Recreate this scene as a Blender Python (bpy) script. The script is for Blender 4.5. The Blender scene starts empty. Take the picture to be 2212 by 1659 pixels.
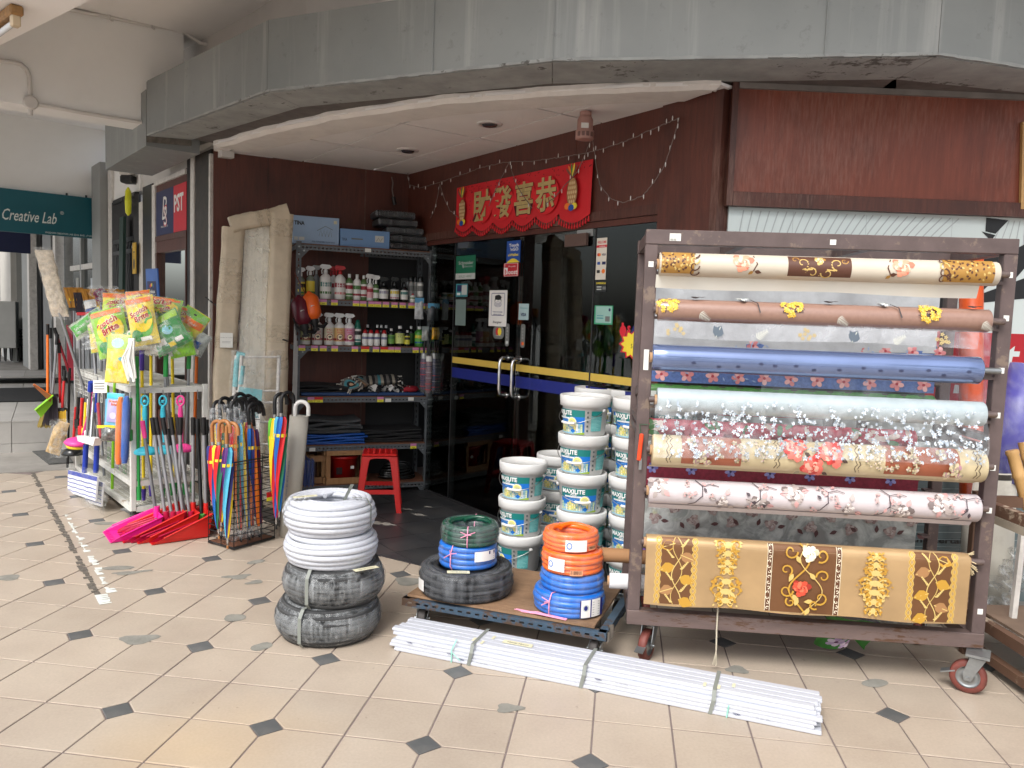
import bpy,bmesh,math,random
from math import sin,cos,pi,radians,sqrt
from mathutils import Vector as V,Matrix
SC=bpy.context.scene
COL=SC.collection
rnd=random.Random(11)
# ------------------------------------------------------------------ camera
EYE=V((0,0,1.55))
CR=V((0.999331,0.003088,0.036569));CD=V((0.0366983,-0.084373,-0.995758));CF=V((0,0.996430,-0.084430))
FPX,CX,CY=1707.9,1106.0,829.5 # focal length and centre, in picture units (2212 wide)
cam_data=bpy.data.cameras.new('camera');cam=bpy.data.objects.new('camera',cam_data);COL.objects.link(cam)
CF=CF.normalized();CR=(CR - CF * CR.dot(CF)).normalized();CU=CR.cross(CF).normalized()
CD=-CU
mw=Matrix((CR,CU,-CF)).transposed().to_4x4();mw.translation=EYE
cam.matrix_world=mw
cam_data.sensor_width=36.0;cam_data.lens=36.0 * FPX / 2212.0
cam_data.clip_start=0.05;cam_data.clip_end=600
SC.camera=cam
# ------------------------------------------------------------------ world, sun, exposure
SUN_EL,SUN_AZ=radians(50),radians(205) # sun behind the camera, a little to its left
world=bpy.data.worlds.new("World");SC.world=world;world.use_nodes=True
wn=world.node_tree;wn.nodes.clear()
sky=wn.nodes.new('ShaderNodeTexSky');sky.sky_type='NISHITA';sky.sun_disc=False
sky.sun_elevation=SUN_EL;sky.sun_rotation=SUN_AZ;sky.air_density=1.0;sky.dust_density=4.0;sky.ozone_density=1.0
hsv=wn.nodes.new('ShaderNodeHueSaturation');hsv.inputs['Saturation'].default_value=0.35 # overcast: the blue is veiled
bg=wn.nodes.new('ShaderNodeBackground');bg.inputs['Strength'].default_value=0.15
wo=wn.nodes.new('ShaderNodeOutputWorld')
wn.links.new(sky.outputs[0],hsv.inputs['Color']);wn.links.new(hsv.outputs[0],bg.inputs['Color']);wn.links.new(bg.outputs[0],wo.inputs['Surface'])
sd=bpy.data.lights.new('sun','SUN');sd.energy=1.2;sd.angle=radians(25);sd.color=(1.0,0.98,0.95)
sun=bpy.data.objects.new('sun',sd);COL.objects.link(sun)
sdir=V((sin(SUN_AZ) * cos(SUN_EL),cos(SUN_AZ) * cos(SUN_EL),sin(SUN_EL)))
sun.rotation_euler=sdir.to_track_quat('Z','Y').to_euler();sun.location=sdir * 30
SC.view_settings.view_transform='Standard';SC.view_settings.look='None'
SC.view_settings.exposure=0.82;SC.view_settings.gamma=1.0;SC.view_settings.use_curve_mapping=False
SC.render.engine='CYCLES'
SC.cycles.max_bounces=9;SC.cycles.diffuse_bounces=5;SC.cycles.glossy_bounces=4
SC.cycles.transparent_max_bounces=24;SC.cycles.transmission_bounces=6
SC.cycles.use_denoising=True
SC.cycles.caustics_reflective=False;SC.cycles.caustics_refractive=False
# ------------------------------------------------------------------ picture point -> place
def ray(x,y): return CF + CR * ((x - CX) / FPX) + CD * ((y - CY) / FPX)
def G(x,y,h=0.0):
 d=ray(x,y);t=(h - EYE.z) / d.z;return EYE + d * t
def AY(x,y,Y):
 d=ray(x,y);return EYE + d * (Y / d.y)
class Wall: # a vertical plane through two floor points
 def __init__(s,a,b):
  s.a=V((a[0],a[1],0));s.b=V((b[0],b[1],0));s.d=(s.b - s.a).normalized();s.L=(s.b - s.a).length
  s.n=V((s.d.y,-s.d.x,0)) # to the right of a->b
  if s.n.dot(EYE - s.a) < 0: s.n=-s.n
 def pt(s,u,z,o=0.0): return s.a + s.d * u + s.n * o + V((0,0,z))
 def hit(s,x,y,o=0.0): # picture point -> (u, z) on the plane pushed out by o
  d=ray(x,y);p0=s.a + s.n * o;t=(p0 - EYE).dot(s.n) / d.dot(s.n);p=EYE + d * t
  return ((p - s.a).dot(s.d),p.z)
 def rz(s): return math.atan2(s.d.y,s.d.x)
 # ------------------------------------------------------------------ materials
def L1(c):
 c /= 255.0
 return c / 12.92 if c <= 0.04045 else ((c + 0.055) / 1.055) ** 2.4
def RGB(r,g,b): return (L1(r),L1(g),L1(b),1.0)
MATS={}
def nt_new(name):
 m=bpy.data.materials.new(name);m.use_nodes=True;nt=m.node_tree
 return m,nt,nt.nodes['Principled BSDF'],nt.nodes['Material Output']
def node(nt,t,**kw):
 n=nt.nodes.new(t)
 for k,v in kw.items():
  if k in n.inputs: n.inputs[k].default_value=v
  else: setattr(n,k,v)
 return n
def mix(nt,fac,a,b,blend='MIX'):
 n=nt.nodes.new('ShaderNodeMix');n.data_type='RGBA';n.blend_type=blend
 for sock,v in ((n.inputs[0],fac),(n.inputs[6],a),(n.inputs[7],b)):
  if hasattr(v,'links'): nt.links.new(v,sock)
  elif isinstance(v,(int,float)): sock.default_value=v
  else: sock.default_value=v
 return n.outputs[2]
def ramp(nt,src,stops):
 n=nt.nodes.new('ShaderNodeValToRGB');r=n.color_ramp
 while len(r.elements) > 1: r.elements.remove(r.elements[-1])
 r.elements[0].position=stops[0][0];r.elements[0].color=stops[0][1]
 for p,c in stops[1:]:
  e=r.elements.new(p);e.color=c
 nt.links.new(src,n.inputs[0]);return n.outputs[0]
def g1(v): return (v,v,v,1)
def coords(nt,scale=(1,1,1),kind='Object'):
 tc=nt.nodes.new('ShaderNodeTexCoord');mp=nt.nodes.new('ShaderNodeMapping');mp.inputs['Scale'].default_value=scale
 nt.links.new(tc.outputs[kind],mp.inputs[0]);return mp.outputs[0]
def noise(nt,co,scale,detail=4,rough=0.55,dist=0.0):
 n=node(nt,'ShaderNodeTexNoise',Scale=scale,Detail=detail,Roughness=rough,Distortion=dist);nt.links.new(co,n.inputs['Vector']);return n.outputs['Fac']
def bump(nt,bs,h,strength=0.2,dist=0.01):
 b=node(nt,'ShaderNodeBump',Strength=strength,Distance=dist);nt.links.new(h,b.inputs['Height']);nt.links.new(b.outputs[0],bs.inputs['Normal'])
def M(key,col=(200,200,200),rough=0.5,metal=0.0,var=0.06,vs=6.0,bmp=0.0,bs=60.0,dirt=0.0,dcol=(60,55,48),spec=0.5,coat=0.0,objvar=0.0,emit=None):
 """plain paint / plastic / metal with slight mottling, optional dirt and fine relief"""
 if key in MATS: return MATS[key]
 m,nt,b,out=nt_new(key);c=RGB(*col)
 co=coords(nt);n1=noise(nt,co,vs)
 lo=tuple(x * (1 - var) for x in c[:3]) + (1,);hi=tuple(min(1,x * (1 + var)) for x in c[:3]) + (1,)
 cc=ramp(nt,n1,[(0.3,lo),(0.7,hi)])
 if dirt:
  n2=noise(nt,co,vs * 0.7,8,0.7)
  f=ramp(nt,n2,[(0.48,g1(0)),(0.75,g1(dirt))]);cc=mix(nt,f,cc,RGB(*dcol))
 if objvar:
  oi=nt.nodes.new('ShaderNodeObjectInfo');f=ramp(nt,oi.outputs['Random'],[(0,g1(1 - objvar)),(1,g1(1 + objvar))])
  cc=mix(nt,1.0,cc,f,'MULTIPLY')
 nt.links.new(cc,b.inputs['Base Color'])
 b.inputs['Roughness'].default_value=rough;b.inputs['Metallic'].default_value=metal
 b.inputs['Specular IOR Level'].default_value=spec;b.inputs['Coat Weight'].default_value=coat
 if bmp: bump(nt,b,noise(nt,co,bs,3),bmp,0.004)
 if emit: b.inputs['Emission Color'].default_value=RGB(*col);b.inputs['Emission Strength'].default_value=emit
 MATS[key]=m;return m
def film(key,tint=(235,240,245),alpha=0.25,rough=0.15,scale=14.0,crinkle=0.6,alpha_hi=None):
 """thin plastic film: mostly clear, glossy, crinkled"""
 if key in MATS: return MATS[key]
 m,nt,b,out=nt_new(key);co=coords(nt)
 n1=noise(nt,co,scale,5,0.6,0.8)
 b.inputs['Base Color'].default_value=RGB(*tint);b.inputs['Roughness'].default_value=rough
 if crinkle: bump(nt,b,n1,crinkle,0.02)
 n2=noise(nt,co,scale * 1.7,4,0.6,1.5)
 f=ramp(nt,n2,[(0.42,g1(alpha * 0.6)),(0.62,g1(alpha_hi if alpha_hi is not None else min(1,alpha * 1.8)))])
 nt.links.new(f,b.inputs['Alpha'])
 MATS[key]=m;return m
def wood_stain(key,c1,c2,dark,rough=0.45,sx=(14,14,1.1),worn=None,worn_z=None):
 if key in MATS: return MATS[key]
 m,nt,b,out=nt_new(key);co=coords(nt,sx)
 n1=noise(nt,co,2.4,8,0.65,0.6);cc=ramp(nt,n1,[(0.28,RGB(*c1)),(0.7,RGB(*c2))])
 c2o=coords(nt,(3,3,1.4));n2=noise(nt,c2o,1.3,7,0.62)
 cc=mix(nt,ramp(nt,n2,[(0.5,g1(0)),(0.8,g1(0.75))]),cc,RGB(*dark))
 n4=noise(nt,coords(nt,(60,60,3)),2.0,6,0.7)
 cc=mix(nt,ramp(nt,n4,[(0.55,g1(0)),(0.68,g1(0.45))]),cc,RGB(*dark))
 if worn:
  n3=noise(nt,coords(nt,(50,50,6)),1.6,6,0.7)
  n5=noise(nt,coords(nt,(1.2,1.2,1.6)),1.0,3,0.5)
  f=ramp(nt,mix(nt,1.0,n3,n5,'MULTIPLY'),[(0.22,g1(0)),(0.42,g1(0.65))]);cc=mix(nt,f,cc,RGB(*worn))
 nt.links.new(cc,b.inputs['Base Color']);b.inputs['Roughness'].default_value=rough
 bump(nt,b,n4,0.25,0.004)
 MATS[key]=m;return m
def worn_paint(key,col,under,amount=0.5,rough=0.5,scale=(1,1,1),s=18.0,metal=0.0):
 """paint chipped down to what is under it"""
 if key in MATS: return MATS[key]
 m,nt,b,out=nt_new(key);co=coords(nt,scale)
 n1=noise(nt,co,s,8,0.7,0.3);n2=noise(nt,co,s * 0.23,4,0.6)
 f=ramp(nt,mix(nt,0.45,n1,n2),[(0.62 - 0.16 * amount,g1(0)),(0.66 - 0.14 * amount,g1(1))])
 n3=noise(nt,co,s * 0.5,5)
 c=RGB(*col);base=ramp(nt,n3,[(0.3,tuple(x * 0.8 for x in c[:3]) + (1,)),(0.7,tuple(x * 1.15 for x in c[:3]) + (1,))])
 nt.links.new(mix(nt,f,base,RGB(*under)),b.inputs['Base Color'])
 b.inputs['Roughness'].default_value=rough;b.inputs['Metallic'].default_value=metal
 bump(nt,b,n1,0.2,0.004)
 MATS[key]=m;return m
def glass_pane(key,tint=(40,48,46),clear=0.9):
 """thin window glass: see-through with a clear reflection"""
 if key in MATS: return MATS[key]
 m,nt,b,out=nt_new(key);nt.nodes.remove(b)
 t=node(nt,'ShaderNodeBsdfTransparent',Color=(clear,clear,clear,1));g=node(nt,'ShaderNodeBsdfGlossy',Roughness=0.02,Color=(0.9,0.95,0.93,1))
 fr=node(nt,'ShaderNodeFresnel',IOR=1.5)
 ad=nt.nodes.new('ShaderNodeMixShader');nt.links.new(fr.outputs[0],ad.inputs[0]);nt.links.new(t.outputs[0],ad.inputs[1]);nt.links.new(g.outputs[0],ad.inputs[2])
 nt.links.new(ad.outputs[0],out.inputs[0]);MATS[key]=m;return m
 # ------------------------------------------------------------------ mesh building
def basis(d):
 d=V(d).normalized();h=V((0,0,1)) if abs(d.z) < 0.95 else V((1,0,0))
 a=h.cross(d).normalized();return a,d.cross(a),d
TXT={}
def text_data(s,bold=0.0,shear=0.0,res=2):
 k=(s,bold,shear,res)
 if k not in TXT:
  c=bpy.data.curves.new('t','FONT');c.body=s;c.size=1;c.offset=bold;c.shear=shear;c.resolution_u=res
  o=bpy.data.objects.new('t',c);COL.objects.link(o)
  me=bpy.data.meshes.new_from_object(o.evaluated_get(bpy.context.evaluated_depsgraph_get()))
  vs=[(v.co.x,v.co.y) for v in me.vertices];fs=[tuple(p.vertices) for p in me.polygons]
  bpy.data.objects.remove(o);bpy.data.meshes.remove(me);bpy.data.curves.remove(c)
  TXT[k]=(vs,fs)
 return TXT[k]
class MB:
 def __init__(s,*mats): s.v=[];s.f=[];s.mi=[];s.sm=[];s.mats=list(mats)
 def m(s,mat):
  if mat is None: return 0
  if mat not in s.mats: s.mats.append(mat)
  return s.mats.index(mat)
 def add(s,vs,fs,mat=None,smooth=False):
  o=len(s.v);k=s.m(mat);s.v += [V(p) for p in vs]
  for f in fs: s.f.append([i + o for i in f]);s.mi.append(k);s.sm.append(smooth)
  return s
 def mm(s,x0,x1,y0,y1,z0,z1,mat=None,bev=0.0):
  return s.box(((x0 + x1) / 2,(y0 + y1) / 2,(z0 + z1) / 2),(x1 - x0,y1 - y0,z1 - z0),None,mat,bev)
 def box(s,c,size,rot=None,mat=None,bev=0.0):
  c=V(c);hx,hy,hz=size[0] / 2,size[1] / 2,size[2] / 2;R=rot if rot is not None else Matrix.Identity(3)
  if not bev:
   vs=[c + R @ V((sx * hx,sy * hy,sz * hz)) for sz in (-1,1) for sx,sy in ((-1,-1),(1,-1),(1,1),(-1,1))]
   return s.add(vs,[(3,2,1,0),(4,5,6,7),(0,1,5,4),(1,2,6,5),(2,3,7,6),(3,0,4,7)],mat)
  b=min(bev,hx * .9,hy * .9,hz * .9);vs=[];idx={}
  for sx in (-1,1):
   for sy in (-1,1):
    for sz in (-1,1):
     for ax in range(3):
      q=[sx * (hx - b),sy * (hy - b),sz * (hz - b)];q[ax]=(sx * hx,sy * hy,sz * hz)[ax]
      idx[(sx,sy,sz,ax)]=len(vs);vs.append(c + R @ V(q))
  fs=[]
  for ax in range(3):
   o1,o2=[(1,2),(2,0),(0,1)][ax]
   for sg in (-1,1):
    lp=[]
    for p,q in ((-1,-1),(1,-1),(1,1),(-1,1)):
     k=[0,0,0];k[ax]=sg;k[o1]=p;k[o2]=q;lp.append(idx[(*k,ax)])
    fs.append(tuple(lp if sg > 0 else lp[::-1]))
  for ax in range(3):
   o1,o2=[(1,2),(2,0),(0,1)][ax]
   for p in (-1,1):
    for q in (-1,1):
     k=[0,0,0];k[o1]=p;k[o2]=q;k0=list(k);k0[ax]=-1;k1=list(k);k1[ax]=1
     lp=[idx[(*k0,o1)],idx[(*k1,o1)],idx[(*k1,o2)],idx[(*k0,o2)]];fs.append(tuple(lp if p * q > 0 else lp[::-1]))
  for sx in (-1,1):
   for sy in (-1,1):
    for sz in (-1,1):
     lp=[idx[(sx,sy,sz,a)] for a in range(3)];fs.append(tuple(lp if sx * sy * sz > 0 else lp[::-1]))
  return s.add(vs,fs,mat)
 def bar(s,p,q,w,h,mat=None,up=(0,0,1),bev=0.0):
  p=V(p);q=V(q);d=(q - p);L=d.length;d.normalize();u=V(up)
  if abs(u.dot(d)) > 0.98: u=V((1,0,0))
  x=d.cross(u).normalized();z=x.cross(d)
  return s.box((p + q) / 2,(w,L,h),Matrix((x,d,z)).transposed(),mat,bev)
 def tube(s,path,r,n=8,mat=None,closed=False,cap=True,smooth=True):
  P=[V(p) for p in path];k=len(P);rr=r if isinstance(r,(list,tuple)) else [r] * k
  vs=[];fs=[];prev=None
  for i in range(k):
   a=P[i - 1] if (i > 0 or closed) else P[i];b=P[(i + 1) % k] if (i < k - 1 or closed) else P[i]
   d=(b - a);d=d.normalized() if d.length > 1e-9 else V((0,0,1))
   if prev is None: x,y,_=basis(d)
   else:
    x=prev - d * prev.dot(d);x=x.normalized() if x.length > 1e-6 else basis(d)[0];y=d.cross(x)
   prev=x
   for j in range(n):
    t=2 * pi * j / n;vs.append(P[i] + (x * cos(t) + y * sin(t)) * rr[i])
  for i in range(k if closed else k - 1):
   for j in range(n):
    a=i * n + j;b=i * n + (j + 1) % n;c=((i + 1) % k) * n;fs.append((a,b,c + (j + 1) % n,c + j))
  s.add(vs,fs,mat,smooth)
  if cap and not closed:
   s.add(vs[:n],[tuple(range(n - 1,-1,-1))],mat);s.add(vs[-n:],[tuple(range(n))],mat)
  return s
 def lathe(s,prof,n=20,o=(0,0,0),axis=(0,0,1),mat=None,smooth=True,sx=1.0,sy=1.0,caps=True):
  x,y,z=basis(axis) if tuple(axis) != (0,0,1) else (V((1,0,0)),V((0,1,0)),V((0,0,1)))
  o=V(o);k=len(prof);vs=[]
  for r,h in prof:
   for j in range(n):
    t=2 * pi * j / n;vs.append(o + x * (r * cos(t) * sx) + y * (r * sin(t) * sy) + z * h)
  fs=[(i * n + j,i * n + (j + 1) % n,(i + 1) * n + (j + 1) % n,(i + 1) * n + j) for i in range(k - 1) for j in range(n)]
  s.add(vs,fs,mat,smooth)
  if caps:
   if prof[0][0] > 1e-5: s.add(vs[:n],[tuple(range(n - 1,-1,-1))],mat)
   if prof[-1][0] > 1e-5: s.add(vs[-n:],[tuple(range(n))],mat)
  return s
 def poly(s,pts,mat=None,smooth=False): return s.add(pts,[tuple(range(len(pts)))],mat,smooth)
 def grid(s,fn,nu,nv,mat=None,smooth=True):
  vs=[fn(i / nu,j / nv) for j in range(nv + 1) for i in range(nu + 1)]
  fs=[(j * (nu + 1) + i,j * (nu + 1) + i + 1,(j + 1) * (nu + 1) + i + 1,(j + 1) * (nu + 1) + i) for j in range(nv) for i in range(nu)]
  return s.add(vs,fs,mat,smooth)
 def prism(s,pts,d,mat=None,smooth=False):
  """closed outline (3-D points) pushed along vector d"""
  n=len(pts);d=V(d);P=[V(p) for p in pts];Q=[p + d for p in P]
  s.add(P,[tuple(range(n - 1,-1,-1))],mat);s.add(Q,[tuple(range(n))],mat)
  return s.add(P + Q,[(i,(i + 1) % n,n + (i + 1) % n,n + i) for i in range(n)],mat,smooth)
 def text(s,t,fn,h,x=0.0,y=0.0,mat=None,align='C',w=None,bold=0.0,shear=0.0,ang=0.0,res=2):
  """lettering: fn maps (x, y) on the sheet to a point; h is the capital height, w squeezes to a width"""
  up(fn);vs,fs=text_data(t,bold,shear,res)
  if not vs: return s
  x0=min(a for a,b in vs);x1=max(a for a,b in vs);y0=min(b for a,b in vs);y1=max(b for a,b in vs)
  k=h / 0.70;kx=k if w is None else w / max(1e-6,x1 - x0)
  cx={'C': (x0 + x1) / 2,'L': x0,'R': x1}[align];ca,sa=cos(ang),sin(ang);out=[]
  for a,b in vs:
   p,q=(a - cx) * kx,(b - 0.35) * k
   out.append(fn(x + p * ca - q * sa,y + p * sa + q * ca))
  return s.add(out,fs,mat)
 def build(s,name,parent=None,world=True,smooth_angle=None):
  me=bpy.data.meshes.new(name);vs=s.v
  if parent is not None and world:
   W=wm(parent).inverted();vs=[W @ p for p in vs]
  me.from_pydata([tuple(p) for p in vs],[],s.f);me.update()
  for m in s.mats: me.materials.append(m)
  me.polygons.foreach_set('material_index',s.mi);me.polygons.foreach_set('use_smooth',s.sm)
  o=bpy.data.objects.new(name,me);COL.objects.link(o)
  if parent is not None: o.parent=parent
  return o
 def lb(s,name,parent=None): return s.build(name,parent,world=False)
def wm(o):
 m=o.matrix_basis.copy() if o.parent is None else wm(o.parent) @ o.matrix_basis
 return m
def tag(o,label=None,cat=None,group=None,kind=None):
 if label: o['label']=label
 if cat: o['category']=cat
 if group: o['group']=group
 if kind: o['kind']=kind
 return o
def thing(name,label,cat,loc=(0,0,0),rz=0.0,group=None,rot=None):
 o=bpy.data.objects.new(name,None);COL.objects.link(o);o.empty_display_size=0.1
 o.location=loc;o.rotation_euler=rot if rot is not None else (0,0,rz)
 return tag(o,label,cat,group)
KIDS={}
def copy_thing(root,loc=None,rot=None,label=None,group=None,scale=None):
 def rec(o,par):
  c=o.copy();COL.objects.link(c)
  if par is not None: c.parent=par
  for ch in list(o.children): rec(ch,c)
  return c
 r=rec(root,None)
 if loc is not None: r.location=loc
 if rot is not None: r.rotation_euler=rot
 if scale is not None: r.scale=scale
 if label: r['label']=label
 if group: r['group']=group
 return r
class Sheet:
 """a printed surface: fn(x, y, lift) -> point; every print laid on it sits a hair above the one before"""
 def __init__(s,fn,lift=0.0008,step=0.000015,sub=0): s.fn=fn;s.k=lift;s.st=step;s.sub=sub
 def __call__(s,x,y): return s.fn(x,y,s.k)
 def up(s): s.k += s.st
def flat(o,ex,ey,off=0.0008):
 o=V(o);ex=V(ex).normalized();ey=V(ey).normalized();n=ex.cross(ey)
 return Sheet(lambda x,y,h: o + ex * x + ey * y + n * h,off)
def curved(o,r,a0=0.0,taper=0.0,axis_tilt=None,off=0.0008):
 """print wrapped round an upright cylinder: x = arc length from angle a0 (seen from outside, left to right), y = height"""
 o=V(o)
 def fn(x,y,h):
  t=a0 + x / r;rr=r + taper * y + h;return o + V((cos(t) * rr,sin(t) * rr,y))
 return Sheet(fn,off)
def up(fn):
 if hasattr(fn,'up'): fn.up()
def rect(mb,fn,x0,x1,y0,y1,mat=None):
 up(fn)
 k=getattr(fn,'sub',0)
 if k: return mb.grid(lambda a,b: fn(x0 + (x1 - x0) * a,y0 + (y1 - y0) * b),k,k,mat)
 return mb.add([fn(x0,y0),fn(x1,y0),fn(x1,y1),fn(x0,y1)],[(0,1,2,3)],mat)
def blob(mb,fn,cx,cy,rx,ry,n=12,mat=None,ang=0.0,lobes=0,amp=0.0,ph=0.0):
 up(fn);pts=[]
 for i in range(n):
  t=2 * pi * i / n;r=1 + amp * cos(lobes * t + ph);a,b=rx * r * cos(t),ry * r * sin(t)
  pts.append(fn(cx + a * cos(ang) - b * sin(ang),cy + a * sin(ang) + b * cos(ang)))
 c=fn(cx,cy)
 if getattr(fn,'sub',0):
  ring=[]
  for i in range(n):
   t=2 * pi * i / n;r=(1 + amp * cos(lobes * t + ph)) * .5;a,b=rx * r * cos(t),ry * r * sin(t);ring.append(fn(cx + a * cos(ang) - b * sin(ang),cy + a * sin(ang) + b * cos(ang)))
  return mb.add([c] + ring + pts,[(0,1 + i,1 + (i + 1) % n) for i in range(n)] + [(1 + i,n + 1 + i,n + 1 + (i + 1) % n,1 + (i + 1) % n) for i in range(n)],mat)
 return mb.add([c] + pts,[(0,1 + i,1 + (i + 1) % n) for i in range(n)],mat)
def stroke(mb,fn,pts,w,mat=None):
 """a ribbon along 2-D points"""
 up(fn)
 vs=[];k=len(pts)
 for i in range(k):
  a=pts[max(0,i - 1)];b=pts[min(k - 1,i + 1)];dx,dy=b[0] - a[0],b[1] - a[1];L=sqrt(dx * dx + dy * dy) or 1
  ww=w[i] if isinstance(w,(list,tuple)) else w
  nx,ny=-dy / L * ww / 2,dx / L * ww / 2;vs += [fn(pts[i][0] + nx,pts[i][1] + ny),fn(pts[i][0] - nx,pts[i][1] - ny)]
 return mb.add(vs,[(2 * i,2 * i + 1,2 * i + 3,2 * i + 2) for i in range(k - 1)],mat)
def petal_flower(mb,fn,cx,cy,r,n,mats,a0=0.0,w=0.42,centre=None):
 for i in range(n):
  a=a0 + 2 * pi * i / n
  blob(mb,fn,cx + cos(a) * r * .58,cy + sin(a) * r * .58,r * .45,r * w,8,mats[i % len(mats)],a)
 if centre: blob(mb,fn,cx,cy,r * .22,r * .22,8,centre)
 # ================================================================== SETTING
A0=V((-2.47,6.5,0));C0=V((-1.0,7.25,0));P1=V((1.105,4.30,0))
LW=Wall(A0,C0) # inner left wall of the entry
DW=Wall(C0,P1) # wall with the glass doors
RF=Wall(P1,P1 + V((3.0,0.06,0))) # right shop front
LF=Wall(A0,A0 + V((-0.62,0.79,0)) * 12) # shop front going away to the left
H_CEIL=2.79;H_HDR=2.19;H_BEAM=2.82;H_TOP=3.69
m_grout=M('grout',(120,108,104),0.9,var=.15,vs=8)
def tile_material():
 m,nt,b,out=nt_new('beige_tile');co=coords(nt,kind='Object')
 geo=nt.nodes.new('ShaderNodeNewGeometry');P=geo.outputs['Position']
 n1=noise(nt,P,3.0,5);n2=noise(nt,P,90,3);oi=nt.nodes.new('ShaderNodeObjectInfo')
 c=ramp(nt,n1,[(0.25,RGB(165,151,136)),(0.75,RGB(178,165,149))])
 c=mix(nt,1.0,c,ramp(nt,n2,[(0.3,g1(.93)),(0.7,g1(1.05))]),'MULTIPLY')
 c=mix(nt,1.0,c,ramp(nt,oi.outputs['Random'],[(0,g1(.94)),(1,g1(1.05))]),'MULTIPLY')
 d=node(nt,'ShaderNodeVectorMath',operation='DISTANCE');nt.links.new(P,d.inputs[0]);d.inputs[1].default_value=(-1.05,2.62,0)
 dn=node(nt,'ShaderNodeMath',operation='ADD');nt.links.new(d.outputs['Value'],dn.inputs[0])
 nm=node(nt,'ShaderNodeMath',operation='MULTIPLY');nt.links.new(noise(nt,P,2.5,4),nm.inputs[0]);nm.inputs[1].default_value=0.5
 nt.links.new(nm.outputs[0],dn.inputs[1])
 c=mix(nt,ramp(nt,dn.outputs[0],[(0.25,g1(.32)),(0.75,g1(0))]),c,RGB(200,168,116)) # old yellow stain
 n3=noise(nt,P,1.7,9,.72);c=mix(nt,ramp(nt,n3,[(0.56,g1(0)),(0.78,g1(.30))]),c,RGB(120,105,95))
 n4=noise(nt,P,28,2,.5);c=mix(nt,ramp(nt,n4,[(0.73,g1(0)),(0.76,g1(.35))]),c,RGB(110,96,88))
 nt.links.new(c,b.inputs['Base Color']);nt.links.new(ramp(nt,n3,[(0.3,g1(.33)),(0.7,g1(.5))]),b.inputs['Roughness'])
 bump(nt,b,n2,0.05,0.002)
 return m
m_tile=tile_material()
m_dtile=M('dark_tile',(86,88,88),0.5,var=.12,vs=9,objvar=.12,dirt=.3,dcol=(130,122,115))
m_cement=M('cement',(128,126,118),0.9,var=.18,vs=16,bmp=.4,bs=90)
m_conc=M('concrete',(140,136,130),0.85,var=.18,vs=2.5,bmp=.3,bs=50,dirt=.5,dcol=(90,86,80))
m_white=M('white_wall',(240,239,236),0.85,var=.04,vs=1.2,bmp=.12,bs=30,dirt=.12,dcol=(176,170,162))
m_ceil=M('ceiling_paint',(241,239,237),0.9,var=.04,vs=1.0,dirt=.10,dcol=(176,170,166))
m_black=M('black_paint',(26,26,27),0.45,var=.2,vs=20)
m_woodw=wood_stain('stained_plywood',(108,52,37),(130,66,47),(76,38,28),rough=.36,worn=(150,104,88))
m_woodd=wood_stain('stained_plywood_dark',(76,37,27),(96,48,35),(48,23,17),rough=.5)
m_trim=wood_stain('stained_trim',(66,32,24),(92,50,38),(38,20,16),rough=.5,worn=(135,105,92))
# ---- far ground (street behind the photographer and around), made pale to bounce light upward
mb=MB(M('pale_bounce_ground',(188,187,184),0.95,var=.12,vs=1.2,bmp=.3,bs=40))
mb.grid(lambda a,b: V((-150 + 300 * a,-150 + 300 * b,-0.06)),8,8)
tag(mb.build('street_ground'),kind='structure')
# ---- pavement: a grout bed with every tile laid on it
E1=V((0.9908,-0.1351,0)) * 0.3;E2=V((0.1351,0.9908,0)) * 0.3;T0=V((-1.46,2.899,0))
ARC=[V(p) for p in ((-2.47,6.5,0),(-2.38,6.25,0),(-1.93,5.82,0),(-1.58,5.49,0),(-1.21,5.2,0),(-.83,4.945,0),(-.455,4.72,0),(-.14,4.58,0),(.17,4.47,0),(.6,4.33,0),(1.03,4.24,0),(1.105,4.3,0))]
PAD=Wall((-4.525,6.931),(-3.625,7.366))
mb=MB(m_grout)
mb.mm(-9.0,5.5,-3.0,9.0,-0.2,-0.004)
pave=tag(mb.build('pavement'),kind='structure')
def side(a,b,p): return (b.x - a.x) * (p.y - a.y) - (b.y - a.y) * (p.x - a.x)
def in_entry(p):
 poly=ARC + [C0];c=False;j=len(poly) - 1
 for i in range(len(poly)):
  if (poly[i].y > p.y) != (poly[j].y > p.y) and p.x < (poly[j].x - poly[i].x) * (p.y - poly[i].y) / (poly[j].y - poly[i].y) + poly[i].x: c=not c
  j=i
 return c
TS=0.1465;CUT=0.067;BV=0.003
def tile_mesh(k):
 """a square tile with the corner k cut for the dark inset, slightly eased edge"""
 pts=[]
 for i,(sx,sy) in enumerate(((-1,-1),(1,-1),(1,1),(-1,1))):
  if i == k:
   e=CUT - .003;a=(sx * TS,sy * (TS - e));b=(sx * (TS - e),sy * TS);pts += [a,b] if sx * sy < 0 else [b,a]
   if sx * sy > 0: pts[-2:]=[a,b] if (sx,sy) == (1,1) else [a,b]
  else: pts.append((sx * TS,sy * TS))
 c=(sum(p[0] for p in pts) / len(pts),sum(p[1] for p in pts) / len(pts))
 ordp=sorted(pts,key=lambda p: math.atan2(p[1] - c[1],p[0] - c[0]));n=len(ordp)
 ex,ey=E1.normalized(),E2.normalized()
 def w(p,z,s=1.0): return ex * (p[0] * s) + ey * (p[1] * s) + V((0,0,z))
 vs=[w(p,-0.012) for p in ordp] + [w(p,-0.0016) for p in ordp] + [w(p,0,1 - BV / TS) for p in ordp]
 fs=[tuple(range(2 * n,3 * n))]
 for l in (0,1): fs += [(l * n + i,l * n + (i + 1) % n,(l + 1) * n + (i + 1) % n,(l + 1) * n + i) for i in range(n)]
 return vs,fs
tile_me=[]
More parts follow.
